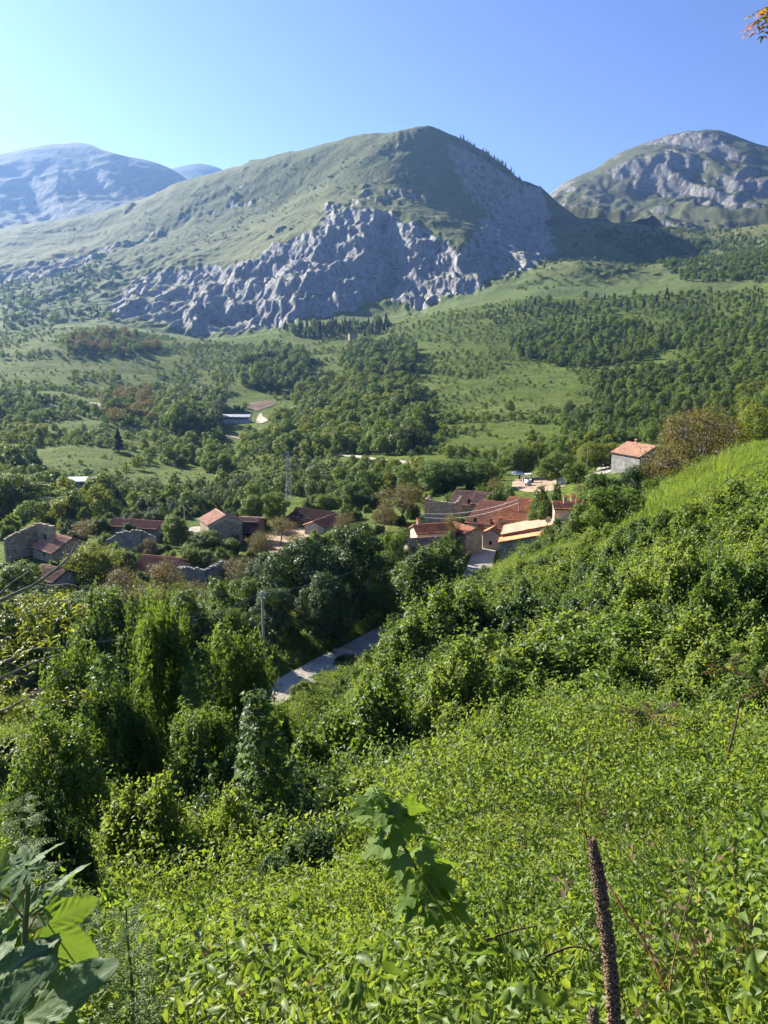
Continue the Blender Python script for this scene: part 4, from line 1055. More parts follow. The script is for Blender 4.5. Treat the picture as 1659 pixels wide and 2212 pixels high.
def house(name, label, c, rz, L, W, zb, he, rise, tile, wall, kind='gable', over=.32, wins=(), doors=(), chims=(), group='houses of the hamlet', gable_plaster=None, seed=0, cat='house'):
    o = empty(name, (c[0], c[1], zb), rz); tag(o, label, cat, group)
    x0, x1, y0, y1 = -L/2, L/2, -W/2, W/2; zf = -2.2; w = MB()
    if kind == 'gable':
        V = [(x0,y0,zf),(x1,y0,zf),(x1,y1,zf),(x0,y1,zf),(x0,y0,he),(x1,y0,he),(x1,y1,he),(x0,y1,he),(x0,0,he+rise),(x1,0,he+rise)]
        w.add(V, [(0,1,5,4),(2,3,7,6),(1,2,6,9,5),(3,0,4,8,7),(4,5,9,8),(6,7,8,9)])
        k = rise/(W/2)*over; ov = over*.6; u = .06
        pl = [((x0-ov,y0-over,he-k+u),(x1+ov,y0-over,he-k+u),(x0-ov,0,he+rise+u),(x1+ov,0,he+rise+u)), ((x1+ov,y1+over,he-k+u),(x0-ov,y1+over,he-k+u),(x1+ov,0,he+rise+u),(x0-ov,0,he+rise+u))]
        rl = ((x0-ov, 0, he+rise+u+.06), (x1+ov, 0, he+rise+u+.06))
    else:
        V = [(x0,y0,zf),(x1,y0,zf),(x1,y1,zf),(x0,y1,zf),(x0,y0,he),(x1,y0,he),(x1,y1,he+rise),(x0,y1,he+rise)]
        w.add(V, [(0,1,5,4),(2,3,7,6),(1,2,6,5),(3,0,4,7),(4,5,6,7)])
        k = rise/W*over; ov = over*.6; u = .06
        pl = [((x0-ov,y0-over,he-k+u),(x1+ov,y0-over,he-k+u),(x0-ov,y1+over*.5,he+rise+k*.5+u),(x1+ov,y1+over*.5,he+rise+k*.5+u))]
        rl = ((x0-ov, y1+over*.5, he+rise+k*.5+u+.04), (x1+ov, y1+over*.5, he+rise+k*.5+u+.04))
    w.build('wall', wall, o)
    if gable_plaster:
        for xs, s in ((x0, -1), (x1, 1)):
            if kind == 'gable':
                b = MB(); q = xs + s*.03; b.add([(q,y0-.02,he-.75),(q,y1+.02,he-.75),(q,y1+.02,he-.03),(q,0,he+rise-.03),(q,y0-.02,he-.03),(q,0,he+rise-.8)], [(0,5,3,4),(5,1,2,3)]); b.build('gable_band', gable_plaster, o)
    ro = link('roof', roof_mesh(pl, M[tile], seed), o)
    dk = MB()
    for p in pl:
        a, b, c_, d_ = [Vector(q) for q in p]; n_ = (b-a).cross(c_-a).normalized(); n_ = n_ if n_.z > 0 else -n_
        dk.add([a-n_*.03, b-n_*.03, d_-n_*.03, c_-n_*.03, a-n_*.14, b-n_*.14, d_-n_*.14, c_-n_*.14], [(0,1,2,3),(7,6,5,4),(0,4,5,1),(1,5,6,2),(2,6,7,3),(3,7,4,0)])
    dk.build('eaves', M['plaster'] if gable_plaster else M['wood'], ro)
    rt = MB(); n = max(4, int(L/.42)); A, B_ = Vector(rl[0]), Vector(rl[1])
    for i in range(n):
        p, q = A.lerp(B_, i/n), A.lerp(B_, (i + .97)/n); rt.tube([p, q], [.13, .11], 6)
    rt.build('ridge_tiles', M[tile], ro)
    if len(rt.v): ro.children[-1].data.attributes.new('rnd', 'FLOAT', 'POINT').data.foreach_set('value', np.random.default_rng(seed).random(len(rt.v)).astype(np.float32))
    for (cu, cv, ch) in chims:
        zt = he + rise*(1 - abs(cv)/(W/2)) if kind == 'gable' else he + rise*(cv + W/2)/W
        b = MB(); b.box(cu-.24, cu+.24, cv-.24, cv+.24, zt-.5, zt+ch); cho = b.build('chimney', M['plaster_pink'], ro)
        b = MB(); b.box(cu-.3, cu+.3, cv-.3, cv+.3, zt+ch, zt+ch+.07)
        for s in (-1, 1): b.box(cu+s*.2-.05, cu+s*.2+.05, cv-.2, cv+.2, zt+ch+.07, zt+ch+.3)
        b.add([(cu-.32,cv-.32,zt+ch+.3),(cu+.32,cv-.32,zt+ch+.3),(cu+.32,cv+.32,zt+ch+.3),(cu-.32,cv+.32,zt+ch+.3),(cu-.32,cv,zt+ch+.5),(cu+.32,cv,zt+ch+.5)], [(0,3,2,1),(0,1,5,4),(2,3,4,5),(1,2,5),(3,0,4)])
        b.build('chimney_cap', M['tile_orange'], cho)
    for (face, u, z, ww, hh) in wins: opening(o, face, u, z, ww, hh, L, W, M['glass'])
    for (face, u, z, ww, hh) in doors: opening(o, face, u, z, ww, hh, L, W, M['wood_red'], 'door', fmat=M['stone'])
    return o
def ridge_house(name, label, px, py, d, rz, L, W, rise, tile, wall, **kw):
    """house whose ridge centre is seen at sheet (px, py)"""
    x, y, z = at(px, py, d); g = gz(x, y); he = z - g - rise
    return house(name, label, (x, y), R(rz), L, W, g, max(1.6, he), rise, tile, wall, **kw)
def ruin_wall(parent, name, pts, top, thick, mat, seed):
    """broken wall along ground points with a ragged top"""
    rng = np.random.default_rng(seed); b = MB(); P = [np.array(p, float) for p in pts]; V = []; prev = None
    for a, c in zip(P[:-1], P[1:]):
        L = np.linalg.norm(c[:2]-a[:2]); n = max(3, int(L/.35)); t = (c[:2]-a[:2])/L; nn = np.array([t[1], -t[0]])*thick/2
        for i in range(n):
            u0, u1 = i/n, (i+1)/n; q0, q1 = a[:2] + (c[:2]-a[:2])*u0, a[:2] + (c[:2]-a[:2])*u1
            h = a[2] + (c[2]-a[2])*(u0+u1)/2 + rng.normal()*.10
            b.add([(*(q0-nn), -2), (*(q1-nn), -2), (*(q1+nn), -2), (*(q0+nn), -2), (*(q0-nn), h), (*(q1-nn), h + rng.normal()*.05), (*(q1+nn), h), (*(q0+nn), h)],
                  [(0,3,2,1),(4,5,6,7),(0,1,5,4),(1,2,6,5),(2,3,7,6),(3,0,4,7)])
    return b.build(name, mat, parent)

# ---- tiled houses round the lane
ridge_house('farmhouse', 'large house with a broad old-red tiled roof and red-brown door on the lane', 1083, 1086, 141, -32, 8.0, 12.8, 2.9, 'tile_old', M['stone'], seed=1,
            wins=[('front', 1.2, 2.2, .9, 1.1), ('front', -2.2, 2.3, .7, .9), ('front', 3.0, .6, .7, .8)], doors=[('front', -1.0, -.1, 1.3, 2.1)])
ridge_house('farmhouse', 'lighter orange-red half of the large roof beside the pole between the roofs', 1137, 1093, 136.5, -32, 6.2, 14.0, 3.1, 'tile_orange', M['stone_warm'], seed=21, chims=[(1.6, -2.0, .7)])  # tile tones of the two roof halves also hold their unequal sun
ridge_house('house', 'low orange-roofed annex leaning on the large farmhouse', 1112, 1126, 127, -24, 6.0, 4.6, 1.0, 'tile_orange', M['stone_warm'], seed=2, chims=[(-2.2, -1.0, .8)], wins=[('front', -.6, .9, .6, .7)], over=.25)
ridge_house('house', 'tiny gabled house with pale front at the turn of the lane', 1068, 1139, 125.5, 62, 3.2, 2.8, .7, 'tile_orange', M['plaster_pink'], seed=3, wins=[('left', 0, 1.0, .5, .6)], over=.22)
A = at(1080, 1171, 112); rz_ = R(-103); xa = (math.cos(rz_), math.sin(rz_)); ya = (-xa[1], xa[0]); gA = gz(A[0] + ya[0]*2, A[1] + ya[1]*2)
def corner_house(name, label, dy, dx, L, W, he, rise, tile, wall, seed, **kw):
    """house given by its front left wall corner A, shifted dy along the front and dx behind it"""
    c = (A[0] + ya[0]*(dy + W/2) - xa[0]*(dx + L/2), A[1] + ya[1]*(dy + W/2) - xa[1]*(dx + L/2))
    return house(name, label, c, rz_, L, W, gA, he, rise, tile, wall, kind='mono', seed=seed, **kw)
corner_house('barn', 'roadside stone barn with pale pink tiles and a satellite dish', .2, 2.7, 6.0, 9.0, A[2] - gA + .55, 2.3, 'tile_pink', M['stone'], 4, over=.35)
corner_house('lean_to', 'stone lean-to with an orange tile strip below the pink-tiled barn', 0, 0, 2.6, 9.0, A[2] - gA, 2.1, 'tile_orange', M['stone_grey'], 5, over=.3)
ridge_house('house', 'orange gabled house behind the old-red farmhouse', 1027, 1063, 154, -22, 8.0, 8.4, 1.9, 'tile_pink', M['stone_warm'], seed=6, wins=[('front', 0, 2.2, .8, 1.0)])
ridge_house('house', 'small mottled-roof house squeezed between the two gabled roofs', 1056, 1067, 151, -22, 5.2, 7.0, 1.5, 'tile_mixed', M['stone'], seed=7)
ridge_house('cottage', 'long low pink cottage with orange roof and chimney across the lane', 935, 1133, 121, 14, 6.4, 4.0, .8, 'tile_orange', M['plaster_pink'], seed=8, chims=[(-2.4, 0, .8)], wins=[('front', -2.0, .9, .6, .6)])
ridge_house('shed', 'low faded-tile shed below the pink cottage', 922, 1163, 113.5, 14, 6.0, 3.6, .7, 'tile_mixed', M['stone_grey'], seed=9, cat='shed')
ridge_house('shed', 'narrow shed with rusty red tiles hidden by the bare shrub at the lane', 1003, 1136, 123, -58, 5.2, 3.4, .6, 'tile_old', M['stone'], seed=10, cat='shed')
ro = ridge_house('house', 'house under a flat terracotta terrace beside the elder bush', 1243, 1086, 118, -8, 6.5, 5.0, .5, 'tile_orange', M['plaster'], seed=11, chims=[(-1.6, -.6, .9), (-.4, .6, .9), (.2, -1.2, .7)])
# stone house up the road
ridge_house('roadside_house', 'stone house with orange roof beside the bronze tree', 1385, 960, 170, -66, 8.5, 8.0, 1.9, 'tile_pink', M['stone_grey'], seed=12, wins=[('right', -1.2, 1.4, .6, .8)], chims=[(-2.2, .6, .7)])
# ---- barns on the left
ridge_house('stone_barn', 'stone barn with mottled gable roof and pale gable band by the dirt lane', 476, 1107, 152, -62, 6.6, 6.6, 1.5, 'tile_mixed', M['stone_warm'], seed=13, gable_plaster=M['plaster'],
            wins=[('front', .6, 1.5, .4, .9)])
ridge_house('stable', 'dark brown roofed stable with rows of pale vent tiles', 682, 1104, 168, -32, 9.0, 9.0, 1.3, 'tile_dark', M['wood'], seed=14, over=.5, wins=[('front', -2.0, .2, 1.6, 1.8), ('front', 1.2, .2, 1.4, 1.8)], cat='stable')
ridge_house('stable', 'low red-tiled stable wing running towards the courtyard', 702, 1128, 158, 62, 8.5, 4.6, .9, 'tile_old', M['concrete'], seed=15, cat='stable')
ridge_house('open_shed', 'dark open lean-to shed beside the stone barn', 540, 1119, 153, -10, 4.6, 4.0, .35, 'tile_mixed', M['wood'], seed=16, cat='shed', wins=[('front', 0, .1, 3.2, 2.0)])  # the window here is a dark panel standing for shade inside
ridge_house('long_shed', 'long low shed with a thin rust-red roof behind the ivy ruin', 300, 1124, 156, -17, 11.0, 4.6, .9, 'tile_old', M['stone'], seed=17, cat='shed')
ridge_house('house', 'ruined house with mottled tile roof beside its roofless half', 132, 1158, 130, -38, 6.2, 6.6, 1.6, 'tile_mixed', M['stone_warm'], seed=18, wins=[('front', .5, 1.0, .7, .8)])
ridge_house('house', 'small striped-tile house behind the bare walnut branches', 118, 1228, 114, -30, 5.2, 4.6, 1.1, 'tile_mixed', M['plaster'], seed=19, wins=[('left', 0, .8, .5, .7)])
ridge_house('house', 'red-roofed house half hidden by the bronze trees', 350, 1204, 120, -18, 6.6, 5.6, 1.3, 'tile_old', M['stone_warm'], seed=20, wins=[('front', -2.0, .9, .5, .7), ('left', 0, .9, .5, .7)])
# roofless ruins
def ruin(label, px, d, rz, pts, mat, seed, name='ruined_house'):
    x, y, g = ground_at(px, d); o = empty(name, (x, y, g), R(rz)); tag(o, label, 'ruin', 'roofless ruins'); ruin_wall(o, 'wall', pts, 0, .55, M[mat], seed); return o
o = ruin('roofless stone ruin with an empty window beside the mottled-roof house', 58, 130, -38, [(-3, -2.6, 3.4), (-3, 2.8, 5.0), (2.4, 2.8, 5.4)], 'stone_warm', 31)
opening(o, 'back', 0, 2.6, .8, 1.1, 1, 5.0, M['glass'])
ruin('ivy-grown ruin gable with a stepped broken top', 280, 137, -14, [(-3.8, 1.5, 1.8), (-3.6, -2, 2.4), (-.5, -2, 4.2), (3.2, -2, 4.6), (3.4, 2, 2.4)], 'stone_grey', 32)
ruin('tumbled grey stone ruin walls in front of the red-roofed house', 425, 112, -20, [(-2.9, 1.8, 2.4), (-2.7, -1.6, 3.4), (2.2, -1.6, 3.6), (2.4, 2.2, 3.8)], 'stone_grey', 33)
ruin('roofless house shell with a cream pillar beside the gabled houses', 960, 147, -14, [(-3.4, 2.2, 4.6), (-3.2, -2.4, 4.9), (2.6, -2.4, 4.4), (2.8, 2, 5)], 'stone_warm', 34)
# dish on the barn
x, y, z = at(1183, 1122, 113); o = empty('satellite_dish', (x, y, z), R(200)); tag(o, 'white satellite dish on the pink-tiled barn roof', 'dish')
b = MB(); n = 16; V = [(0, 0, 0)]; F = []
for ring in (1, 2, 3):
    r = .5*ring/3
    for k in range(n): a = 6.2832*k/n; V.append((r*math.cos(a), .18*(r/.5)**2, r*math.sin(a)))
for k in range(n): F.append((0, 1 + k, 1 + (k+1) % n))
for ring in (0, 1):
    for k in range(n): s0 = 1 + ring*n; F.append((s0 + k, s0 + n + k, s0 + n + (k+1) % n, s0 + (k+1) % n))
b.add(V, F); b.build('dish', M['paint_white'], o); b = MB(); b.tube([(0, 0, -.9), (0, -.02, 0)], .03, 6); b.tube([(0, 0, 0), (0, .45, -.12)], .015, 5); b.build('mast', M['metal'], o)

# ---- yards, tracks
def patch(name, pts, mat, lift=.06, n=36):
    """irregular earth patch draped on the ground; pts are sheet points round its edge"""
    P = np.array([hit(px, py)[:2] for px, py in pts]); c = P.mean(0)
    S = smooth_line([(*p, 0) for p in np.vstack([P, P[:1]])], 6)[:-1, :2]; V = [c]; rings = 8; m = len(S)
    for r in range(1, rings + 1): V += list(c + (S - c)*(r/rings))
    V = np.array(V); z = zg(V[:, 0], V[:, 1]) + lift; V = np.column_stack([V, z]); F = [(0, 1 + k, 1 + (k+1) % m, 0) for k in range(m)]
    me = bpy.data.meshes.new(name)
    F = [(0, 1 + k, 1 + (k+1) % m) for k in range(m)] + [(1 + (r-1)*m + k, 1 + r*m + k, 1 + r*m + (k+1) % m, 1 + (r-1)*m + (k+1) % m) for r in range(1, rings) for k in range(m)]
    me.from_pydata([tuple(v) for v in V], [], F); me.update(); me.materials.append(mat); return tag(link(name, me), kind='structure')
patch('courtyard', [(575,1160),(620,1135),(690,1128),(690,1150),(660,1180),(620,1200),(580,1190)], M['yard'])
patch('tractor_yard', [(1105,1050),(1115,1035),(1170,1030),(1215,1030),(1225,1045),(1190,1060),(1130,1062)], M['yard'])
patch('road_head', [(1280,1022),(1300,1005),(1330,994),(1350,996),(1345,1008),(1310,1024)], M['concrete_road'], .10)
patch('dirt_lane', [(395,1150),(420,1138),(470,1140),(520,1142),(520,1150),(440,1158)], M['track'])
patch('farm_yard', [(552,914),(556,902),(563,893),(568,900),(580,908),(566,915)], M['track'], .25)
patch('manure_yard', [(528,878),(548,869),(582,866),(596,874),(566,884),(552,888)], M['red_earth'], .3)
def track(name, pts, w, lift=.25):
    P = smooth_line([hit(a, b) for a, b in pts], 8); return strip(name, P, w, M['track'], lift, .25, 2)
track('white_track', [(700,980),(740,984),(790,990),(840,996),(890,1002)], 3.2)
track('farm_track', [(478,940),(500,944),(525,949)], 3.4)
track('bend_track', [(196,873),(208,872),(214,876),(206,880),(222,886)], 4.2, .35)
track('pine_track', [(760,738),(790,742),(815,741)], 3.0, .4)
sc = patch('scree_bank', [(598,1510),(625,1488),(660,1468),(690,1462),(668,1480),(640,1500),(612,1516)], M['scree'], .12)
# ------------------------------------------------------------------ poles, wires, pylon
TOPS = {}
def pole(key, label, px, ptop, d, r0, r1, mat, arm=True, cat='pole', name='utility_pole'):
    X, Y, S = ray(px, ptop); x, y = float(X*d), float(Y*d); g = gz(x, y); h = float(S*d) - g
    o = empty(name, (x, y, g)); tag(o, label, cat, 'poles along the lanes')
    MB().tube([(0, 0, -.5), (0, 0, h)], [r0, r1], 8).build('shaft', mat, o)
    if arm:
        b = MB(); b.box(-.35, .35, -.05, .05, h - .45, h - .37); ao = b.build('crossarm', M['metal'], o)
        b = MB()
        for s in (-.28, .28): b.tube([(s, 0, h - .37), (s, 0, h - .24)], [.05, .03], 6)
        b.build('insulator', M['glass'], ao)
    TOPS[key] = (x, y, g + h - .25); return o
pole('a', 'square concrete pole at the shaded road bend', 566, 1277, 75, .17, .11, M['concrete'])
pole('b', 'slender wooden pole beside the cream elder bush', 884, 1168, 104, .13, .085, M['wood'])
pole('c', 'concrete pole between the tiled roofs', 1122, 1075, 133, .14, .09, M['concrete'])
pole('d', 'grey pole on the grass behind the ruined houses', 397, 1093, 166, .14, .09, M['concrete'])
pole('e', 'thin grey lamp post at the head of the road', 1270, 965, 205, .07, .05, M['metal'], False, 'lamp post', 'lamp_post')
def wire(label, p, q, sag, r=.02):
    P = [Vector(p).lerp(Vector(q), t) - Vector((0, 0, sag*4*t*(1-t))) for t in np.linspace(0, 1, 15)]
    o = MB().tube(P, r, 4).build('wire', M['wire']); tag(o, label, 'wire', 'overhead wires'); return o
wl = at(905, 1108, 142)
wire('upper overhead wire sagging from the ruin shell to the pole between the roofs', wl, TOPS['c'], 1.1, .035)
wire('lower overhead wire sagging from the ruin shell to the pole between the roofs', (wl[0], wl[1], wl[2] - .7), (TOPS['c'][0], TOPS['c'][1], TOPS['c'][2] - .6), 1.3, .035)
wire('overhead wire from the road-bend pole to the pole by the elder', TOPS['a'], TOPS['b'], 1.2, .02)
wire('overhead wire from the elder pole to the pole between the roofs', TOPS['b'], TOPS['c'], .9, .02)
e0 = at(150, 1395, 60); wire('overhead wire running down the bank to the road-bend pole', e0, TOPS['a'], .8, .02)
# lattice pylon
x, y, g = ground_at(625, 205); zt = float(ray(625, 975)[2]*205); H = zt - g
o = empty('lattice_pylon', (x, y, g), R(20)); tag(o, 'slim grey steel lattice pylon in front of the pale willows', 'pylon')
w0, w1 = .85, .22; lv = 12
def cor(t, s): w = w0 + (w1 - w0)*t; return (s[0]*w, s[1]*w, H*t)
for s in ((-1,-1), (1,-1), (1,1), (-1,1)): MB().tube([cor(0, s), cor(1, s)], .04, 4).build('leg', M['metal'], o)
b = MB(); ss = ((-1,-1), (1,-1), (1,1), (-1,1))
for k in range(lv):
    for i in range(4):
        a, c = ss[i], ss[(i+1) % 4]; b.tube([cor(k/lv, a), cor((k+1)/lv, c)], .02, 3); b.tube([cor(k/lv, c), cor((k+1)/lv, a)], .02, 3); b.tube([cor((k+1)/lv, a), cor((k+1)/lv, c)], .025, 3)
b.build('bracing', M['metal'], o)
b = MB()
for zz, ww in ((H*.97, 1.3), (H*.90, 1.6)): b.tube([(-ww, 0, zz), (ww, 0, zz)], .05, 4)
b.build('crossarm', M['metal'], o)
pt = (x, y, zt)
for k, (dz, tgt, lb) in enumerate(((-.3, (300, 1125, 150), 'upper'), (-1.6, (330, 1120, 152), 'lower'))):
    q = at(tgt[0] - 120, tgt[1] + 8, tgt[2]); wire(lb + ' pylon wire running towards the ruined houses', (x, y, zt + dz), q, 2.0, .03)
# ------------------------------------------------------------------ farm building and sheds in the valley
x, y, g = ground_at(516, 505); o = empty('farm_building', (x, y, g), R(-4)); tag(o, 'long white farm building with a grey sheet roof and strip windows', 'farm building')
L, W, h = 20.0, 8.0, 4.3
MB().box(-L/2, L/2, -W/2, W/2, -2, h).build('wall', M['white_wall'], o)
b = MB(); b.add([(-L/2-.6,-W/2-.7,h+.02),(L/2+.6,-W/2-.7,h+.02),(L/2+.6,0,h+1.3),(-L/2-.6,0,h+1.3),(L/2+.6,W/2+.7,h+.02),(-L/2-.6,W/2+.7,h+.02),
       (-L/2-.6,-W/2-.7,h+.25),(L/2+.6,-W/2-.7,h+.25),(L/2+.6,0,h+1.5),(-L/2-.6,0,h+1.5),(L/2+.6,W/2+.7,h+.25),(-L/2-.6,W/2+.7,h+.25)],
      [(0,1,7,6),(6,7,8,9),(9,8,10,11),(4,5,11,10),(1,2,8,7),(2,4,10,8),(0,6,9,3),(3,9,11,5),(0,3,2,1),(3,5,4,2)]); b.build('roof', M['sheet'], o)
for i in range(6):
    u = -L/2 + 1.9 + i*3.2; f = MB().box(u-1.35, u+1.35, -W/2-.06, -W/2+.02, h-1.5, h-.5).build('window', M['metal'], o); MB().box(u-1.25, u+1.25, -W/2-.075, -W/2-.062, h-1.4, h-.6).build('pane', M['glass'], f)
for i in range(7):
    u = -L/2 + .3 + i*3.2; MB().box(u-.12, u+.12, -W/2-.14, -W/2-.003, -1, h).build('pilaster', M['concrete'], o)
MB().box(L/2+.004, L/2+.08, -1.4, 1.4, -.2, 3.2).build('door', M['metal'], o)
x, y, g = ground_at(175, 262); o = empty('long_shed', (x, y, g), R(6)); tag(o, 'grey concrete shed with pale sheet roof below the left meadows', 'shed')
L, W, h = 9.2, 5.0, 2.5
MB().box(-L/2, L/2, -W/2, W/2, -1.5, h).build('wall', M['concrete'], o)
b = MB(); b.add([(-L/2-.3,-W/2-.3,h+.02),(L/2+.3,-W/2-.3,h+.02),(L/2+.3,W/2+.3,h+.7),(-L/2-.3,W/2+.3,h+.7),(-L/2-.3,-W/2-.3,h+.14),(L/2+.3,-W/2-.3,h+.14),(L/2+.3,W/2+.3,h+.82),(-L/2-.3,W/2+.3,h+.82)], [(0,3,2,1),(4,5,6,7),(0,1,5,4),(1,2,6,5),(2,3,7,6),(3,0,4,7)]); b.build('roof', M['sheet'], o)
for u, zz, w_, h_ in ((-.8, .2, .9, 1.7), (1.8, 1.5, 1.3, .5), (-3.4, 1.5, 1.0, .5)):
    MB().box(u-w_/2, u+w_/2, -W/2-.05, -W/2-.004, zz, zz+h_).build('door' if h_ > 1 else 'window', M['glass'], o)
ridge_house('stone_hut', 'lonely roofless-looking stone hut at the end of the pine wood', 762, 719, 880, 20, 9, 6, 1.6, 'tile_mixed', M['stone_warm'], seed=40, group='', wins=[('front', 0, 1.5, 1.0, 1.2)])

# ------------------------------------------------------------------ vehicles and yard gear
def wheel(parent, x, y, r, w, axis='x', name='wheel'):
    pts = [(x - w/2, y, r), (x + w/2, y, r)] if axis == 'x' else [(x, y - w/2, r), (x, y + w/2, r)]
    t = MB().tube(pts, r, 16).build(name, M['rubber'], parent)
    e = .012; q = [(x - w/2 - e, y, r), (x + w/2 + e, y, r)] if axis == 'x' else [(x, y - w/2 - e, r), (x, y + w/2 + e, r)]
    MB().tube(q, r*.52, 12).build('rim', M['paint_white'], t)
def car(label, px, py, rz, mat, s=1.0):
    x, y, g = hit(px, py); o = empty('parked_car', (x, y, g), R(rz)); o.scale = (s,)*3; tag(o, label, 'car', 'parked vehicles')
    prof = [(-2.05,.35),(-2.1,.75),(-1.95,.95),(-1.5,1.02),(-.95,1.42),(.35,1.45),(.95,1.02),(1.75,.92),(2.08,.72),(2.1,.35)]
    V = [(a, s_*(.82 if b_ < 1.1 else .66), b_) for s_ in (-1, 1) for a, b_ in prof]; n = len(prof); F = [tuple(range(n)), tuple(range(2*n-1, n-1, -1))] + [(i, i + n, (i+1) % n + n, (i+1) % n) for i in range(n)]
    MB().add(V, F).build('body', mat, o)
    for s_ in (-1, 1):
        MB().add([(-1.35, s_*.80, 1.06), (.78, s_*.80, 1.06), (.3, s_*.69, 1.38), (-.92, s_*.69, 1.38)], [(0, 1, 2, 3)]).build('side_window', M['glass'], o)
    MB().add([(.97, -.68, 1.06), (.97, .68, 1.06), (.42, .6, 1.42), (.42, -.6, 1.42)], [(0, 1, 2, 3)]).build('windscreen', M['glass'], o)
    for a in (-1.3, 1.3):
        for s_ in (-.78, .78): wheel(o, a, s_, .32, .2, 'y')
    return o
car('white car parked under the trees beside the farm building', 636, 884, 8, M['paint_white'], 1.15)
car('pale blue car on the path at the left edge of the valley', 112, 881, 4, M['paint_blue'], 1.25)
car('grey-white van parked at the end of the tractor yard', 1212, 1046, 78, M['paint_white'], 1.2)
# tractor
x, y, g = hit(1139, 1043); o = empty('tractor', (x, y, g), R(-82)); tag(o, 'pale old tractor with square cab facing away from the gazebo', 'tractor')
MB().box(-1.9, .1, -.38, .38, .75, 1.35).build('bonnet', M['paint_green'], o)
MB().box(-1.2, 1.2, -.25, .25, .45, .75).build('chassis', M['metal'], o)
b = MB()
for a in (.1, 1.35):
    for s in (-.62, .62): b.box(a-.05, a+.05, s-.05, s+.05, .95, 2.35)
b.box(0, 1.45, -.7, .7, .75, .95); b.build('cab_frame', M['paint_white'], o)
MB().box(-.05, 1.55, -.78, .78, 2.353, 2.47).build('cab_roof', M['paint_white'], o)
b = MB(); b.box(.12, 1.33, -.625, -.60, .96, 2.34); b.box(.12, 1.33, .60, .625, .96, 2.34); b.build('cab_glass', M['glass'], o)
for s in (-.8, .8): wheel(o, .9, s, .78, .42, 'y', 'rear_wheel'); wheel(o, -1.45, s*.8, .42, .26, 'y', 'front_wheel')
# slurry tank trailer
x, y, g = hit(1137, 1049); o = empty('tank_trailer', (x + .1, y - 1.2, g), R(-84)); tag(o, 'small grey tank trailer hitched behind the tractor', 'trailer')
b = MB(); b.tube([(-1.3, 0, 1.0), (-1.1, 0, 1.0), (1.1, 0, 1.0), (1.3, 0, 1.0)], [.35, .62, .62, .35], 14); b.build('tank', M['metal'], o, True)
MB().box(-1.5, 1.2, -.3, .3, .3, .42).build('frame', M['metal'], o)
for s in (-.62, .62): wheel(o, .1, s, .38, .24, 'y')
# gazebo
x, y, g = hit(1120, 1038); o = empty('gazebo', (x, y + .5, g), R(15)); tag(o, 'white peaked gazebo tent in the tractor yard', 'gazebo')
for a in (-1.4, 1.4):
    for c in (-1.4, 1.4): MB().tube([(a, c, 0), (a, c, 2.0)], .04, 6).build('leg', M['metal'], o)
MB().add([(-1.6,-1.6,1.95),(1.6,-1.6,1.95),(1.6,1.6,1.95),(-1.6,1.6,1.95),(0,0,2.75),(-1.6,-1.6,1.7),(1.6,-1.6,1.7),(1.6,1.6,1.7),(-1.6,1.6,1.7)], [(0,1,4),(1,2,4),(2,3,4),(3,0,4),(0,5,6,1),(1,6,7,2),(2,7,8,3),(3,8,5,0)]).build('canopy', M['white_cloth'], o)

# ------------------------------------------------------------------ trees and bushes of the hamlet, one by one
GV = 'trees of the hamlet'
def vt(kind, i, name, px, top, d, w, label, cat='tree'): return place_px(kind, i, name, px, top, d, w, label, cat, GV if cat == 'tree' else 'bushes of the hamlet')
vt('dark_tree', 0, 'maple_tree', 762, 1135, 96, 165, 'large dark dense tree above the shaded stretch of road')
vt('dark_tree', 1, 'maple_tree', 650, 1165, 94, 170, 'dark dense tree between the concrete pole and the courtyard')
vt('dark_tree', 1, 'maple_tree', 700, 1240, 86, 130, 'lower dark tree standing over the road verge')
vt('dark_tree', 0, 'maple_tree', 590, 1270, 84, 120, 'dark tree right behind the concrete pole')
vt('village_tree', 2, 'maple_tree', 850, 1150, 112, 75, 'bright green tree to the side of the wooden pole')
vt('village_tree', 0, 'maple_tree', 830, 1255, 93, 90, 'shaded tree beside the foot of the wooden pole')
vt('elder_shrub', 0, 'elder_bush', 935, 1188, 103, 150, 'large elder bush covered in cream blossom beside the lane', 'bush')
vt('elder_shrub', 1, 'elder_bush', 968, 1165, 112, 60, 'leafy elder bush at the lane corner', 'bush')
vt('elder_shrub', 1, 'elder_bush', 815, 1205, 108, 90, 'cream-flowered elder bush behind the wooden pole', 'bush')
vt('bronze_tree', 0, 'bronze_tree', 975, 1105, 121, 60, 'half-bare grey shrub tree in front of the roofless shell')
vt('bronze_tree', 1, 'bronze_tree', 868, 1040, 152, 120, 'bronze walnut tree behind the pink cottage')
vt('bronze_tree', 2, 'bronze_tree', 830, 1085, 145, 70, 'smaller bronze walnut beside the red stable wing')
vt('bronze_tree', 0, 'bronze_tree', 745, 1105, 148, 65, 'bronze walnut at the end of the red stable wing')
vt('bronze_tree', 1, 'bronze_tree', 607, 1112, 146, 80, 'half-bare walnut in front of the courtyard')
vt('bronze_tree', 2, 'bronze_tree', 563, 1145, 133, 70, 'thin bronze walnut in front of the open shed')
vt('bronze_tree', 0, 'bronze_tree', 505, 1205, 112, 110, 'bronze walnut with dead grey twigs behind the tumbled ruin')
vt('bronze_tree', 1, 'bronze_tree', 350, 1205, 104, 100, 'bronze walnut in front of the red-roofed house')
vt('bronze_tree', 2, 'bronze_tree', 262, 1225, 103, 110, 'dark bronze walnut beside the yellow-green tree')
vt('bronze_tree', 0, 'bronze_tree', 425, 1255, 98, 100, 'low bronze walnut below the tumbled ruin')
vt('bronze_tree', 1, 'bronze_tree', 180, 1122, 142, 65, 'bronze walnut between the two left roofs')
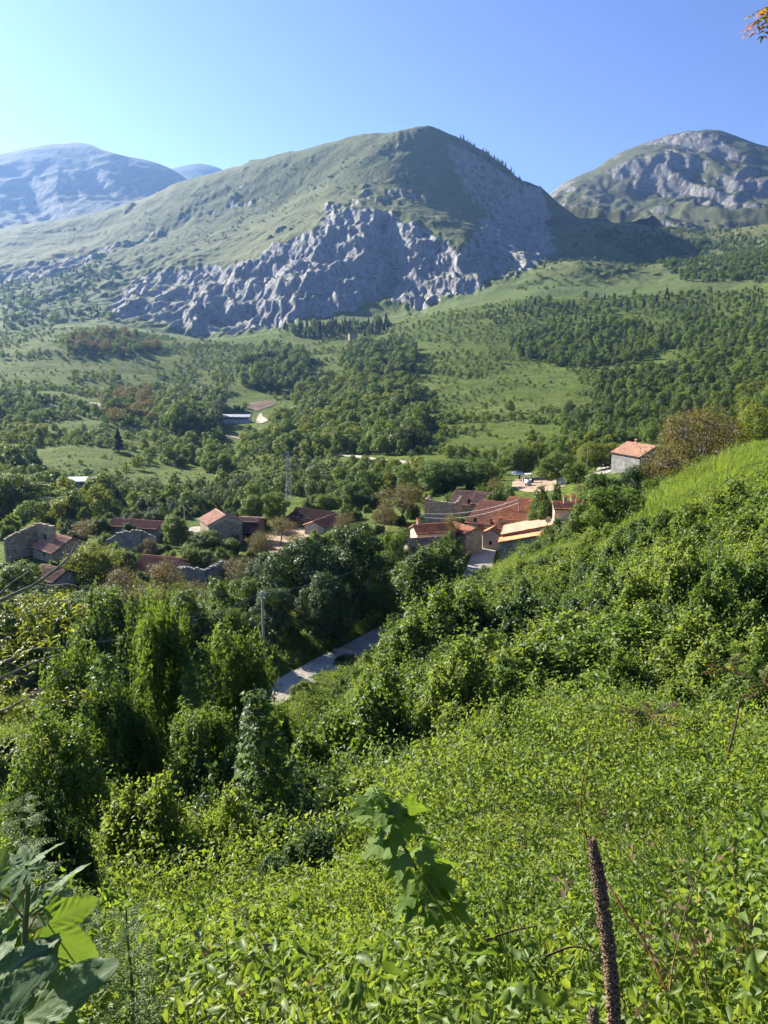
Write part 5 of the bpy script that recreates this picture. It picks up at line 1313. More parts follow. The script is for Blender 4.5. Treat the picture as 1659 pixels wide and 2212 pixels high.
vt('bronze_tree', 2, 'bronze_tree', 320, 1160, 131, 55, 'thin bronze walnut at the ivy-grown ruin gable')
vt('olive_tree', 1, 'walnut_tree', 200, 1175, 112, 120, 'yellow-green tree between the two left ruined houses')
vt('village_tree', 0, 'fig_tree', 378, 1112, 146, 70, 'dark leafy tree beside the grass pole')
vt('village_tree', 1, 'fig_tree', 440, 1150, 140, 80, 'round dark tree hugging the stone barn')
vt('village_tree', 0, 'fig_tree', 495, 1162, 138, 55, 'ivy-dark tree under the stone barn gable')
vt('elder_shrub', 0, 'elder_bush', 425, 1190, 122, 70, 'yellow-flowered elder above the tumbled ruin', 'bush')
vt('village_tree', 2, 'fig_tree', 30, 1215, 108, 110, 'dark fig tree at the left edge below the roofless ruin')
vt('village_tree', 1, 'fig_tree', 20, 1290, 92, 150, 'dark tree at the left edge under the walnut branches')
vt('village_tree', 2, 'ash_tree', 122, 1075, 178, 110, 'round green tree behind the roofless ruin')
vt('village_tree', 0, 'ash_tree', 25, 1020, 188, 130, 'tall dark tree at the left edge behind the ruin')
vt('village_tree', 1, 'ash_tree', 545, 1068, 168, 55, 'small gnarled tree behind the open shed')
vt('village_tree', 2, 'ash_tree', 590, 1065, 172, 60, 'small orchard tree behind the courtyard wall')
vt('village_tree', 0, 'ash_tree', 705, 1068, 178, 60, 'ivy-covered tree behind the dark stable')
vt('village_tree', 2, 'ash_tree', 760, 1040, 182, 90, 'bright green tree behind the dark stable')
vt('olive_tree', 0, 'olive_tree', 950, 992, 188, 115, 'round olive-green tree behind the gabled houses')
vt('olive_tree', 0, 'olive_tree', 1020, 992, 186, 110, 'second round olive-green tree next to the tractor yard')
vt('village_tree', 1, 'ash_tree', 1125, 962, 208, 90, 'dark green tree behind the gazebo')
vt('village_tree', 0, 'ash_tree', 1205, 978, 180, 80, 'dark green tree shading the parked van')
vt('village_tree', 2, 'ash_tree', 1245, 1000, 172, 60, 'bright green tree between the van and the road head')
vt('olive_tree', 1, 'ash_tree', 1290, 955, 215, 90, 'yellow-green tree behind the thin lamp post')
vt('elder_shrub', 1, 'elder_bush', 1187, 1062, 122, 75, 'tall elder bush full of cream blossom beside the terracotta terrace', 'bush')
vt('elder_shrub', 0, 'elder_bush', 1085, 1058, 146, 60, 'flowering elder bush on top of the house wall', 'bush')
vt('elder_shrub', 1, 'elder_bush', 1215, 1135, 98, 100, 'blossoming elder bush overhanging the pink-tiled barn', 'bush')
vt('elder_shrub', 0, 'elder_bush', 1165, 1172, 96, 70, 'elder bush at the corner of the stone lean-to', 'bush')
vt('elder_shrub', 0, 'elder_bush', 1305, 1030, 130, 80, 'elder bush with white blossom below the road head', 'bush')
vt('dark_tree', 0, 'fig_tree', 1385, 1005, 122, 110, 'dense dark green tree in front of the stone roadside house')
vt('village_tree', 1, 'fig_tree', 1440, 1030, 112, 100, 'dark tree under the bronze crown')
vt('bronze_tree', 1, 'bronze_tree', 1270, 1040, 135, 70, 'bronze-leaved small tree above the terracotta terrace')
vt('bronze_tree', 2, 'bronze_tree', 1072, 1030, 165, 55, 'straw-coloured shrub tree at the edge of the tractor yard')
vt('big_bronze', 0, 'large_bronze_tree', 1525, 872, 118, 240, 'large spreading bronze-leaved tree on the skyline of the near slope')
vt('olive_tree', 1, 'maple_tree', 1655, 872, 150, 120, 'yellow-green tree at the picture edge beside the large bronze tree')
vt('elder_shrub', 0, 'elder_bush', 310, 1325, 70, 130, 'pale-blossomed elder at the lower edge of the hamlet', 'bush')
vt('elder_shrub', 1, 'elder_bush', 440, 1290, 82, 150, 'wide elder bush covered in pale blossom behind the shrub columns', 'bush')
vt('elder_shrub', 0, 'elder_bush', 210, 1315, 76, 140, 'elder bush just above the walnut branch tips', 'bush')
vt('village_tree', 0, 'fig_tree', 500, 1310, 78, 110, 'green tree in front of the concrete pole')
vt('village_tree', 1, 'fig_tree', 110, 1290, 88, 120, 'shaded tree below the small striped-tile house')
for k, (kind, i, name, px, top, d, w, lb, cat) in enumerate([
    ('village_tree', 1, 'fig_tree', 70, 1262, 104, 90, 'dark tree in front of the small striped-tile house', 'tree'), ('olive_tree', 0, 'walnut_tree', 150, 1282, 96, 110, 'green tree right of the small striped-tile house', 'tree'),
    ('bronze_tree', 1, 'bronze_tree', 300, 1262, 96, 100, 'bronze walnut in front of the yellow-green tree', 'tree'), ('village_tree', 0, 'fig_tree', 385, 1288, 90, 90, 'green tree below the low bronze walnut', 'tree'),
    ('elder_shrub', 1, 'elder_bush', 470, 1272, 92, 110, 'elder bush in front of the tumbled ruin', 'bush'), ('bronze_tree', 2, 'bronze_tree', 545, 1205, 112, 90, 'bronze walnut between the tumbled ruin and the dark trees', 'tree'),
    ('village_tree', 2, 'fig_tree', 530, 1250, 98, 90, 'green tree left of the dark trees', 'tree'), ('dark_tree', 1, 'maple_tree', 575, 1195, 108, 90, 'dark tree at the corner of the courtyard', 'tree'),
    ('village_tree', 1, 'fig_tree', 235, 1268, 99, 90, 'dark tree between the bronze walnuts', 'tree'), ('village_tree', 0, 'fig_tree', 465, 1205, 121, 60, 'dark tree behind the tumbled ruin', 'tree'),
    ('bronze_tree', 0, 'bronze_tree', 640, 1150, 134, 60, 'thin bronze walnut at the near edge of the courtyard', 'tree'), ('elder_shrub', 0, 'elder_bush', 255, 1190, 120, 60, 'elder bush left of the ivy-grown ruin gable', 'bush'),
    ('dark_tree', 0, 'fig_tree', 1445, 985, 124, 70, 'dark tree left of the bronze crown', 'tree')]): vt(kind, i, name, px, top, d, w, lb, cat)
# a thinner filler of bushes between the houses
BLD = [(ob.location.x, ob.location.y) for ob in bpy.data.objects if ob.parent is None and ob.get('category') in ('house', 'shed', 'stable', 'ruin', 'pylon', 'barn')]
rng = np.random.default_rng(91); used = []
for t in range(2600):
    az = rng.uniform(-29, 8); d = 64 + 136*rng.random()**1.7; x, y = math.sin(R(az))*d, math.cos(R(az))*d; g = gz(x, y); px, py = [float(v) for v in proj(x, y, g)]
    if seg_dist(np.array([x]), np.array([y]), ROAD)[0][0] < 4.5 or any((x-a)**2 + (y-b)**2 < (1.6 + d*.011)**2 for a, b in used): continue
    if len(used) > 285: break
    if any((a-x)**2 + (b-y)**2 < 36 for a, b in BLD) or in_poly(np.array([px]), np.array([py]), [(570,1165),(620,1130),(700,1125),(700,1160),(620,1205),(575,1195)], 1)[0] > .3: continue
    if in_poly(np.array([px]), np.array([py]), [(385,1140),(530,1130),(530,1165),(400,1165)], 1)[0] > .3 or in_poly(np.array([px]), np.array([py]), [(980,1260),(1010,1180),(1100,1130),(1100,1215),(1050,1260)], 1)[0] > .3: continue
    used.append((x, y)); h = rng.uniform(1.2, 2.6) if d < 150 else rng.uniform(1.2, 3.2)
    kind = ['elder_shrub', 'shrub', 'dark_shrub', 'shrub'][int(rng.integers(0, 4))]
    zn = ('between the ruined houses' if px < 520 else 'around the courtyard and stables' if px < 800 else 'around the tiled houses') if d > 100 else 'between the road and the ruined houses'
    lk = {'elder_shrub': 'low flowering bush ', 'shrub': 'low green bush ', 'dark_shrub': 'low dark bush '}[kind]
    place(kind, int(rng.integers(0, 4)), 'low_bush', (x, y, g), h, h*rng.uniform(1.1, 1.7), rng.uniform(0, 6.28), lk + zn, 'bush', lk.strip() + 'es ' + zn)
print('FILL', len(used))
# ------------------------------------------------------------------ trees and bushes of the valley
def far_proto(kind, seed, w, h, z0, nl, lr, n, size, mat, gap=.3, tr=.2, taper=.6, cone=False):
    rng = np.random.default_rng(seed); fo = Foliage()
    if cone:
        t = rng.random(n)**.75; a = rng.random(n)*6.28; lay = .78 + .22*np.sin(t*34)
        rr = w*(t**.85)*lay*(.55 + .5*np.sqrt(rng.random(n))); z = h - (h - z0)*t
        P = np.stack([np.cos(a)*rr, np.sin(a)*rr, z], 1); O = np.stack([np.cos(a), np.sin(a), np.full(n, .25)], 1)
        rnd = np.clip(.5 + rng.normal(size=n)*.22, 0, 1)
        fo.leaf(rng, P, O + rng.normal(size=P.shape)*.45 + np.array([0, 0, .5]), O - np.array([0, 0, .3]), size*(.7 + .6*rng.random(n)), 'dia', 0, rnd)
        lobes = []
    else:
        lobes = rnd_lobes(rng, nl, w, h - z0, z0, lr, taper)
        leafy(rng, fo, lobes, n, size, 'dia', 0, gap, .4, .55, .6, .3)
    fo.tube([(0, 0, -.5), (.05, 0, h*.35), (0, .05, h*.7)], [tr, tr*.75, tr*.3], 5, 1)
    PROTO.setdefault(kind, []).append((fo.mesh(kind, [M[mat], M['bark_dark']]), None, h, w))
for i in range(5): far_proto('broadleaf', 500 + i, 4.2, 10, .8, 13, 1.7, 3000, .62, ['tree', 'shrub', 'shrub', 'elder', 'elder'][i])
for i in range(2): far_proto('pale_tree', 510 + i, 3.6, 11, .6, 14, 1.5, 2800, .58, 'tree_pale', .3, .2, .45)
for i in range(2): far_proto('yellow_tree', 520 + i, 4.0, 9, .6, 12, 1.6, 2400, .62, 'tree_yellow')
for i in range(3): far_proto('pine', 530 + i, 3.0, 12, .9, 0, 0, 2200, .75, 'pine', cone=True)
for i in range(5): far_proto('scrub', 540 + i, 1.7, 2.6, .0, 7, .8, 620, .42, ['tree', 'shrub', 'elder', 'shrub', 'tree_pale'][i], .32, .08)
for i in range(2): far_proto('bronze_wood', 550 + i, 4.0, 7, .5, 11, 1.6, 1900, .5, 'bronze', .5)

# zones: ellipse on the sheet, spacing in metres, kinds, height range, wording
Z = []
def zone(cx, cy, rx, ry, sp, kinds, h0, h1, words, cover=1.0): Z.append((cx, cy, rx, ry, sp, kinds, h0, h1, words, cover))
B, PL, YL, PN, SB, BZ = 'broadleaf', 'pale_tree', 'yellow_tree', 'pine', 'scrub', 'bronze_wood'
# meadows first: only small scattered bushes
zone(830, 860, 1200, 300, 5.5, [SB, SB, B, B, YL], 1.6, 6.0, 'scattered over the valley meadows', .34)
zone(1090, 840, 165, 62, 6, [SB], .8, 2.6, 'on the round meadow hill', .28)
zone(400, 1035, 120, 38, 16, [SB], .6, 1.5, 'on the bright meadow below the farm building', .35)
zone(190, 990, 130, 26, 14, [SB], .7, 1.8, 'on the meadow in front of the long shed', .4)
zone(150, 800, 170, 30, 5.5, [SB], .8, 2.2, 'on the upper left meadows', .3)
zone(880, 745, 100, 20, 12, [SB], .8, 2.0, 'on the meadow below the pine wood', .3)
zone(1120, 960, 170, 26, 9, [SB], 1.2, 3.2, 'on the lower edge of the round meadow', .42)
zone(560, 835, 70, 16, 12, [SB], .8, 2.0, 'on the pasture above the farm building', .4)
# woods
zone(592, 805, 78, 45, 6.0, [B, B, B, PL], 11, 17, 'in the round wood above the farm building')
zone(820, 785, 80, 40, 6.5, [B, B, PL], 11, 17, 'in the wood at the middle of the valley')
zone(770, 865, 135, 50, 6.5, [B, B, B, PL, YL], 8, 14, 'in the dense wood beside the farm building')
zone(700, 948, 185, 44, 6.0, [B, B, B, YL], 7, 12, 'in the belt of trees in front of the farm building')
zone(850, 935, 70, 50, 5.5, [B, B, PL], 9, 13, 'in the thick wood beside the white track')
zone(1265, 745, 165, 48, 7.0, [B, B, B, B, PL], 9, 15, 'in the wood above the round meadow hill')
zone(1190, 685, 140, 32, 8, [B, B, SB, PN], 6, 11, 'in the open wood under the mountain shadow')
zone(1470, 850, 190, 50, 7.5, [B, B, PL], 7, 13, 'in the wood on the slope behind the bronze tree')
zone(1340, 925, 130, 40, 6.5, [B, B, PL, SB], 6, 11, 'in the copse behind the roadside house')
zone(1570, 720, 140, 70, 8.0, [B, B, SB, PL], 6, 12, 'in the wood high on the right slope')
zone(1450, 640, 200, 40, 9.0, [B, PN, SB, B], 6, 11, 'among the groves below the rocky peak')
zone(1640, 870, 70, 40, 6.5, [B, YL], 7, 11, 'at the picture edge behind the bronze tree')
zone(235, 748, 105, 26, 7.0, [B, B, BZ, YL], 8, 13, 'in the dark wood on the left mound')
zone(75, 885, 110, 24, 7.0, [B, B, SB], 6, 10, 'in the hedge belt at the left edge')
zone(300, 890, 110, 28, 6.5, [B, B, SB, BZ], 6, 10, 'in the belt between the white paths')
zone(300, 852, 70, 16, 7, [BZ, BZ, B], 6, 9, 'in the bronze grove on the left')
zone(418, 905, 62, 46, 5.5, [PL, PL, B], 12, 17, 'in the tall pale stand beside the farm building')
zone(200, 820, 60, 10, 7, [YL, B], 5, 8, 'in the yellow-green hedge on the left')
zone(40, 945, 60, 20, 6.0, [YL, YL, B], 6, 10, 'in the yellow-green clump at the left edge')
zone(20, 1040, 70, 45, 6, [B, YL, B], 8, 13, 'in the tall trees at the left edge below the meadows')
zone(385, 985, 34, 26, 5.5, [B, B], 5, 9, 'in the hedge climbing beside the bright meadow')
zone(440, 950, 40, 20, 5.5, [B, B], 6, 9, 'in the hedge climbing beside the bright meadow')
zone(465, 1005, 22, 22, 6, [B], 7, 10, 'in the round clump on the bright meadow')
zone(80, 770, 170, 8, 7.0, [B, SB], 4, 7, 'in the long dark hedge on the left')
zone(470, 752, 110, 7, 7.0, [B, SB], 4, 7, 'in the hedge under the cliff foot')
zone(440, 790, 70, 7, 7.0, [B, SB], 4, 7, 'in the hedge below the cliff foot')
zone(480, 815, 26, 22, 6.5, [B, SB], 4, 8, 'in the hedge beside the round wood')
zone(1000, 720, 160, 22, 9, [SB, B], 3, 7, 'in the scrub between the pine wood and the round meadow')
zone(1000, 790, 90, 30, 8, [SB, B, B], 3, 7, 'in the scrub beside the round meadow')
zone(150, 690, 130, 12, 8, [B, SB], 5, 8, 'along the top of the left mound')
zone(480, 700, 200, 10, 8, [B, SB, PN], 5, 8, 'along the foot of the cliff')
zone(720, 702, 122, 32, 7.0, [PN, PN, PN, PN, B], 10, 16, 'in the pine wood under the cliff')
zone(840, 675, 40, 14, 8, [B, YL], 8, 12, 'at the end of the pine wood')
# river belt and the strip behind the village
zone(330, 1090, 170, 22, 4.6, [PL, PL, B], 5, 8.5, 'in the pale willow belt behind the ruined houses')
zone(690, 1050, 100, 24, 4.6, [PL, PL, B], 5, 8.5, 'in the pale willows behind the pylon')
zone(100, 1105, 130, 36, 5.2, [B, B, YL], 6, 10, 'in the trees behind the ruined house')
zone(520, 1075, 80, 20, 5.0, [B, B, PL], 5, 8, 'in the trees behind the stone barn')
zone(830, 1045, 90, 22, 5.0, [B, B, YL], 5, 8, 'in the trees between the pylon and the tiled houses')
zone(1250, 985, 120, 22, 5.5, [B, B, YL], 6, 9, 'in the trees around the tractor yard')
KEEP_OUT = [(516, 930, 42, 24), (565, 925, 30, 18), (175, 1072, 42, 20), (800, 1000, 95, 10), (505, 958, 26, 10), (208, 884, 16, 8), (636, 895, 18, 10), (112, 890, 18, 8), (1180, 960, 60, 8), (175, 1050, 45, 16), (516, 908, 50, 16), (570, 885, 40, 26), (625, 1095, 14, 22), (1370, 985, 60, 30), (760, 728, 26, 9), (1150, 1040, 70, 24), (800, 990, 90, 7), (110, 880, 20, 6), (505, 945, 30, 5), (208, 874, 16, 5), (635, 883, 18, 7), (1300, 1010, 26, 14), (430, 1140, 60, 18), (530, 860, 60, 10)]
rng = np.random.default_rng(77)
nc = 130000
az = np.radians(rng.uniform(-31, 31, nc)); d = np.exp(rng.uniform(np.log(168), np.log(1008), nc)); x, y = np.sin(az)*d, np.cos(az)*d; z = zg(x, y)
px, py = proj(x, y, z)
# sight table over the bare ground
ta = np.radians(np.linspace(-32, 32, 129)); td = np.geomspace(20, 1008, 160); TA, TD = np.meshgrid(ta, td, indexing='ij')
_, tpy = proj(np.sin(TA)*TD, np.cos(TA)*TD, zg(np.sin(TA)*TD, np.cos(TA)*TD) + np.where(TD < 90, .6, .0)); cmin = np.minimum.accumulate(tpy, 1)
ai = np.clip(((az - ta[0])/(ta[1] - ta[0])).astype(int), 0, 128); di = np.clip(np.searchsorted(td, d*.95) - 1, 0, 159)
spec = np.full(nc, -1)
wx = px + 10*fbm(x/35, y/35, 2, 2)*np.minimum(1, 500/d); wy = py + 5*fbm(x/35, y/35, 9, 2)*np.minimum(1, 500/d)
cl = fbm(x/44, y/26, 3.7, 4, .6)
for k, (cx, cy_, rx, ry, sp, kinds, h0, h1, words, cover) in enumerate(Z):
    if k == 0: spec[(cl > .5 - cover)] = 0; continue
    inside = ((wx - cx)/rx)**2 + ((wy - cy_)/ry)**2 < 1
    spec[inside] = np.where((cl[inside] > -cover + .5) | (cover >= 1), k, -1)
for cx, cy_, rx, ry in KEEP_OUT: spec[((px - cx)/rx)**2 + ((py - cy_)/ry)**2 < 1] = -1
spec[(d < 205) & (spec == 0)] = -1
rank = rng.random(nc)
cells = {}; got = []
order = np.argsort(-np.array([Z[s][7] if s >= 0 else 0 for s in spec]) + rank*3)
for i in order:
    s = spec[i]
    if s < 0: continue
    zz = Z[s]; h = (zz[6] + (zz[7] - zz[6])*rng.random()**1.2)*(.8*rng.choice([.55, .8, 1.0, 1.0, 1.2]) if zz[7] > 4 else 1); sp = zz[4]*(.82 if zz[7] > 4 else 1)*(.55 + .45*h/zz[7]) * (1 + .35*(d[i] > 600))
    tp = proj(x[i], y[i], z[i] + h)[1]
    if tp > cmin[ai[i], di[i]] + 2 and d[i] > 60: continue
    cx, cy_ = int(x[i]//12), int(y[i]//12); bad = False
    for a in (-1, 0, 1):
        for b in (-1, 0, 1):
            for (u, v) in cells.get((cx + a, cy_ + b), ()):
                if (u - x[i])**2 + (v - y[i])**2 < sp*sp: bad = True; break
            if bad: break
        if bad: break
    if bad: continue
    cells.setdefault((cx, cy_), []).append((x[i], y[i]))
    kind = zz[5][int(rng.integers(0, len(zz[5])))]
    if kind == SB: h = min(h, 3.4)
    elif h < 3.2: kind = SB
    got.append((kind, x[i], y[i], z[i], h, d[i], s))
# on the mountain's own skirts: dark pines and the forested slope under the rocky peak
MX, MY, MZ = from_mountain; mx_, my_ = proj(MX, MY, MZ); mok = rng.random(MX.shape)
def on_mountain(cx, cy_, rx, ry, n, kinds, h0, h1, words, maxrock=.5, poly=None):
    Z.append((cx, cy_, rx, ry, 0, kinds, h0, h1, words, 1)); k = len(Z) - 1
    ok = ((mx_ - cx)/rx)**2 + ((my_ - cy_)/ry)**2 < 1 if poly is None else in_poly(mx_, my_, poly, 1) > .5
    ok &= (rock_m <= maxrock) & (~behind_m | (DDm > 2200) | (my_ < 0))
    I = np.argwhere(ok)
    if len(I) == 0: return
    I = I[rng.permutation(len(I))[:n]]
    for a, b in I:
        kind = kinds[int(rng.integers(0, len(kinds)))]; h = h0 + (h1 - h0)*rng.random()
        got.append((kind, MX[a, b] + rng.normal()*1.2, MY[a, b], MZ[a, b] - .3, h, math.hypot(MX[a, b], MY[a, b]), k))
DDm = np.hypot(MX, MY)
on_mountain(0, 0, 0, 0, 1500, [B, B, SB, B], 4, 8, 'in the forest on the slope below the rocky peak', 1, [(1250,500),(1350,492),(1500,497),(1700,490),(1700,610),(1480,610),(1420,570),(1330,535)])
on_mountain(0, 0, 0, 0, 130, [SB, B], 3, 6, 'in the shaded hollow beneath the mountain', 1, [(1200,520),(1330,530),(1430,575),(1300,615),(1100,635),(1150,600)])
on_mountain(0, 0, 0, 0, 240, [PN, PN, SB], 5, 8, 'on the dark scrubby flank at the left edge', 1, [(0,610),(100,600),(180,570),(250,560),(260,600),(180,650),(260,690),(100,705),(0,710)])
on_mountain(0, 0, 0, 0, 60, [PN, PN, SB], 6, 9, 'on the shaded right flank of the mountain', .3, [(960,290),(1050,340),(1130,395),(1160,430),(1100,430),(1040,380)])
on_mountain(0, 0, 0, 0, 260, [SB, SB, SB, SB, SB, PN], .8, 4.5, 'dotted over the grassy mountainside', .2, [(250,480),(500,380),(800,320),(930,330),(950,400),(700,430),(480,520),(300,560)])
on_mountain(0, 0, 0, 0, 90, [SB, SB], 1.5, 3.5, 'on ledges of the cliff', 1, [(450,600),(600,550),(720,470),(900,520),(1100,520),(1150,580),(900,650),(500,690)])
# pines standing along the right skyline
RA = np.array([p for p in RIDGE if p[0] >= 985])
for k in range(34):
    pxr = rng.uniform(990, 1128); pyr = np.interp(pxr, RA[:, 0], RA[:, 1]); dr = np.interp(pxr, RA[:, 0], RA[:, 2])
    X, Y, S = ray(pxr, pyr); dr = dr - rng.uniform(0, 25)
    j = np.argmin((MX - X*dr)**2 + (MY - Y*dr)**2); a, b = np.unravel_index(j, MX.shape)
    got.append((PN, MX[a, b], MY[a, b], MZ[a, b] - .3, rng.uniform(7, 12), dr, len(Z)))
Z.append((0, 0, 0, 0, 0, [PN], 0, 0, 'along the right skyline of the mountain', 1))
LOOK = {B: ('broadleaf_tree', 'tree', ['round-crowned dark green tree', 'round-crowned green tree', 'fresh green broadleaf tree', 'bright green broadleaf tree', 'sunlit green broadleaf tree']),
        PL: ('willow_tree', 'tree', ['pale grey-green tree', 'pale silvery-green tree']), YL: ('maple_tree', 'tree', ['yellow-green tree', 'light yellow-green tree']),
        PN: ('pine_tree', 'tree', ['dark pine']*3), SB: ('scrub_bush', 'bush', ['small dark green bush', 'small green bush', 'small fresh green bush', 'low green bush', 'small pale bush']),
        BZ: ('bronze_leaf_tree', 'tree', ['bronze-leaved tree', 'brownish tree'])}
by = {}
for g in got: by.setdefault(g[0], []).append(g)
for kind, L in by.items():
    L.sort(key=lambda g: -g[4]*(1.3 if g[4] > 3 else 1)/g[5]); nm, cat, looks = LOOK[kind]; pr = PROTO[kind]
    cap = 300
    for g in L[:cap]:
        i = int(rng.integers(0, len(pr))); me, _, ph, pw = pr[i]; s = g[4]/ph
        o = link(nm, me); o.location = g[1:4]; o.rotation_euler = (0, 0, rng.uniform(0, 6.28)); ws = s*rng.uniform(.85, 1.25); o.scale = (ws, ws, s)
        wds = Z[g[6]][8]; tag(o, looks[i % len(looks)] + ' ' + wds, cat, looks[i % len(looks)] + 's ' + wds)
    rest = L[cap:]
    if rest:
        A = np.array([(g[1], g[2], g[3], g[4]) for g in rest]); m = len(A)
        gn_scatter({B: 'far_forest', SB: 'far_scrub', PN: 'far_pines', PL: 'far_willows', YL: 'far_maples', BZ: 'far_bronze_wood'}[kind], A[:, :3], np.stack([np.zeros(m), np.zeros(m), rng.random(m)*6.28], 1),
                   A[:, 3]/pr[0][2], rng.integers(0, len(pr), m), [p[0] for p in pr], {B: 'far-off green woodland covering the valley and lower slopes', SB: 'far-off low scrub dotted over the valley meadows'}.get(kind, 'far-off trees of the valley woods'))
print('VALLEY', {k: len(v) for k, v in by.items()})

# grass tussocks and seedlings all over the meadows
nt_ = 9000; az = np.radians(rng.uniform(-30, 30, nt_)); d = np.exp(rng.uniform(np.log(215), np.log(1005), nt_)); x, y = np.sin(az)*d, np.cos(az)*d; cl = fbm(x/22, y/18, 8.8, 3)
ok = cl > rng.random(nt_)*.9 - .35; x, y = x[ok], y[ok]; z = zg(x, y); px, py = proj(x, y, z); keep = np.ones(len(x), bool)
for cx, cy_, rx, ry in KEEP_OUT: keep &= ((px - cx)/rx)**2 + ((py - cy_)/ry)**2 > 1
x, y, z = x[keep], y[keep], z[keep]; m = len(x)
gn_scatter('meadow_tussocks', np.stack([x, y, z - .1], 1), np.stack([np.zeros(m), np.zeros(m), rng.random(m)*6.28], 1), rng.uniform(.10, .36, m)*np.interp(np.hypot(x, y), [200, 1000], [.8, 1.7]), rng.integers(0, 5, m), [p[0] for p in PROTO[SB]], 'small tussocks and seedlings dotted over the valley meadows')

def lone(kind, name, label, px, top, base):
    x, y, g = hit(px, base); d = math.hypot(x, y); X, Y, S = ray(px, top); h = S*d - g; me, _, ph, pw = PROTO[kind][0]
    o = link(name, me); o.location = (x, y, g); o.scale = (h/ph*1.15, h/ph*1.15, h/ph); tag(o, label, 'tree')
lone(PN, 'lone_spruce', 'single dark conifer on the meadow above the long shed', 257, 924, 976)
lone(B, 'lone_tree', 'solitary round tree casting a long shadow on the round meadow hill', 1101, 862, 889)
lone(B, 'lone_tree', 'solitary dark tree on the flank of the round meadow hill', 938, 840, 856)
# ------------------------------------------------------------------ plants close to the camera, leaf by leaf
def mat_broad(name, dark, light, vein, trans, tfac=.35, rough=.42, spec=.12):
    m, nt, out = new_mat(name)
    v = N(nt, 'ShaderNodeAttribute', attribute_name='vein').outputs['Fac']; oi = nt.nodes.new('ShaderNodeObjectInfo').outputs['Random']
    n = noise(nt, objco(nt), 22, 4, .6)
    c = mixc(nt, math_(nt, 'ADD', math_(nt, 'MULTIPLY', oi, .6), math_(nt, 'MULTIPLY', n, .4)), dark, light); c = mixc(nt, math_(nt, 'MULTIPLY', v, .6), c, vein)
    p = nt.nodes.new('ShaderNodeBsdfPrincipled'); nt.links.new(c, p.inputs['Base Color']); p.inputs['Roughness'].default_value = rough; p.inputs['Specular IOR Level'].default_value = spec
    b = nt.nodes.new('ShaderNodeBump'); b.inputs['Strength'].default_value = .25; b.inputs['Distance'].default_value = .004; nt.links.new(noise(nt, objco(nt), 90, 3), b.inputs['Height']); nt.links.new(b.outputs[0], p.inputs['Normal'])
    t = nt.nodes.new('ShaderNodeBsdfTranslucent'); t.inputs[0].default_value = (*trans, 1)
    mx = nt.nodes.new('ShaderNodeMixShader'); mx.inputs[0].default_value = tfac
    nt.links.new(p.outputs[0], mx.inputs[1]); nt.links.new(t.outputs[0], mx.inputs[2]); nt.links.new(mx.outputs[0], out.inputs[0]); return m
M['broad'] = mat_broad('sycamore_leaf', (.055, .100, .042), (.095, .150, .066), (.24, .29, .17), (.24, .36, .03), .30, .5)
M['broad_young'] = mat_broad('young_sycamore_leaf', (.10, .175, .035), (.17, .245, .055), (.15, .22, .07), (.26, .40, .025), .45, .62)
M['sapling'] = mat_broad('sapling_leaf', (.055, .115, .020), (.135, .205, .042), (.15, .21, .06), (.26, .38, .03), .36, .7, .05)
M['red_stem'] = mat_simple('red_stem', [(.3, (.16, .05, .03)), (.7, (.26, .10, .05))], 30, .6, .2, .003, obj=True)
M['green_stem'] = mat_simple('green_stem', [(.3, (.06, .09, .025)), (.7, (.12, .16, .05))], 30, .6, .2, .003, obj=True)
M['sumac'] = mat_leaf('sumac_leaf', (.09, .13, .03), (.16, .18, .05), (.32, .34, .05), .42, .5, .3, .2, (.85, (.15, .10, .05), (.28, .17, .05)))
M['sprig'] = mat_leaf('sprig_leaf', (.10, .13, .02), (.22, .20, .03), (.5, .42, .03), .5, .45, .3, .1, (.55, (.30, .12, .03), (.6, .22, .03)))
M['pod'] = mat_simple('dry_seed_pod', [(.3, (.09, .055, .036)), (.55, (.22, .145, .098)), (.75, (.42, .33, .25))], 160, .85, .4, .002)

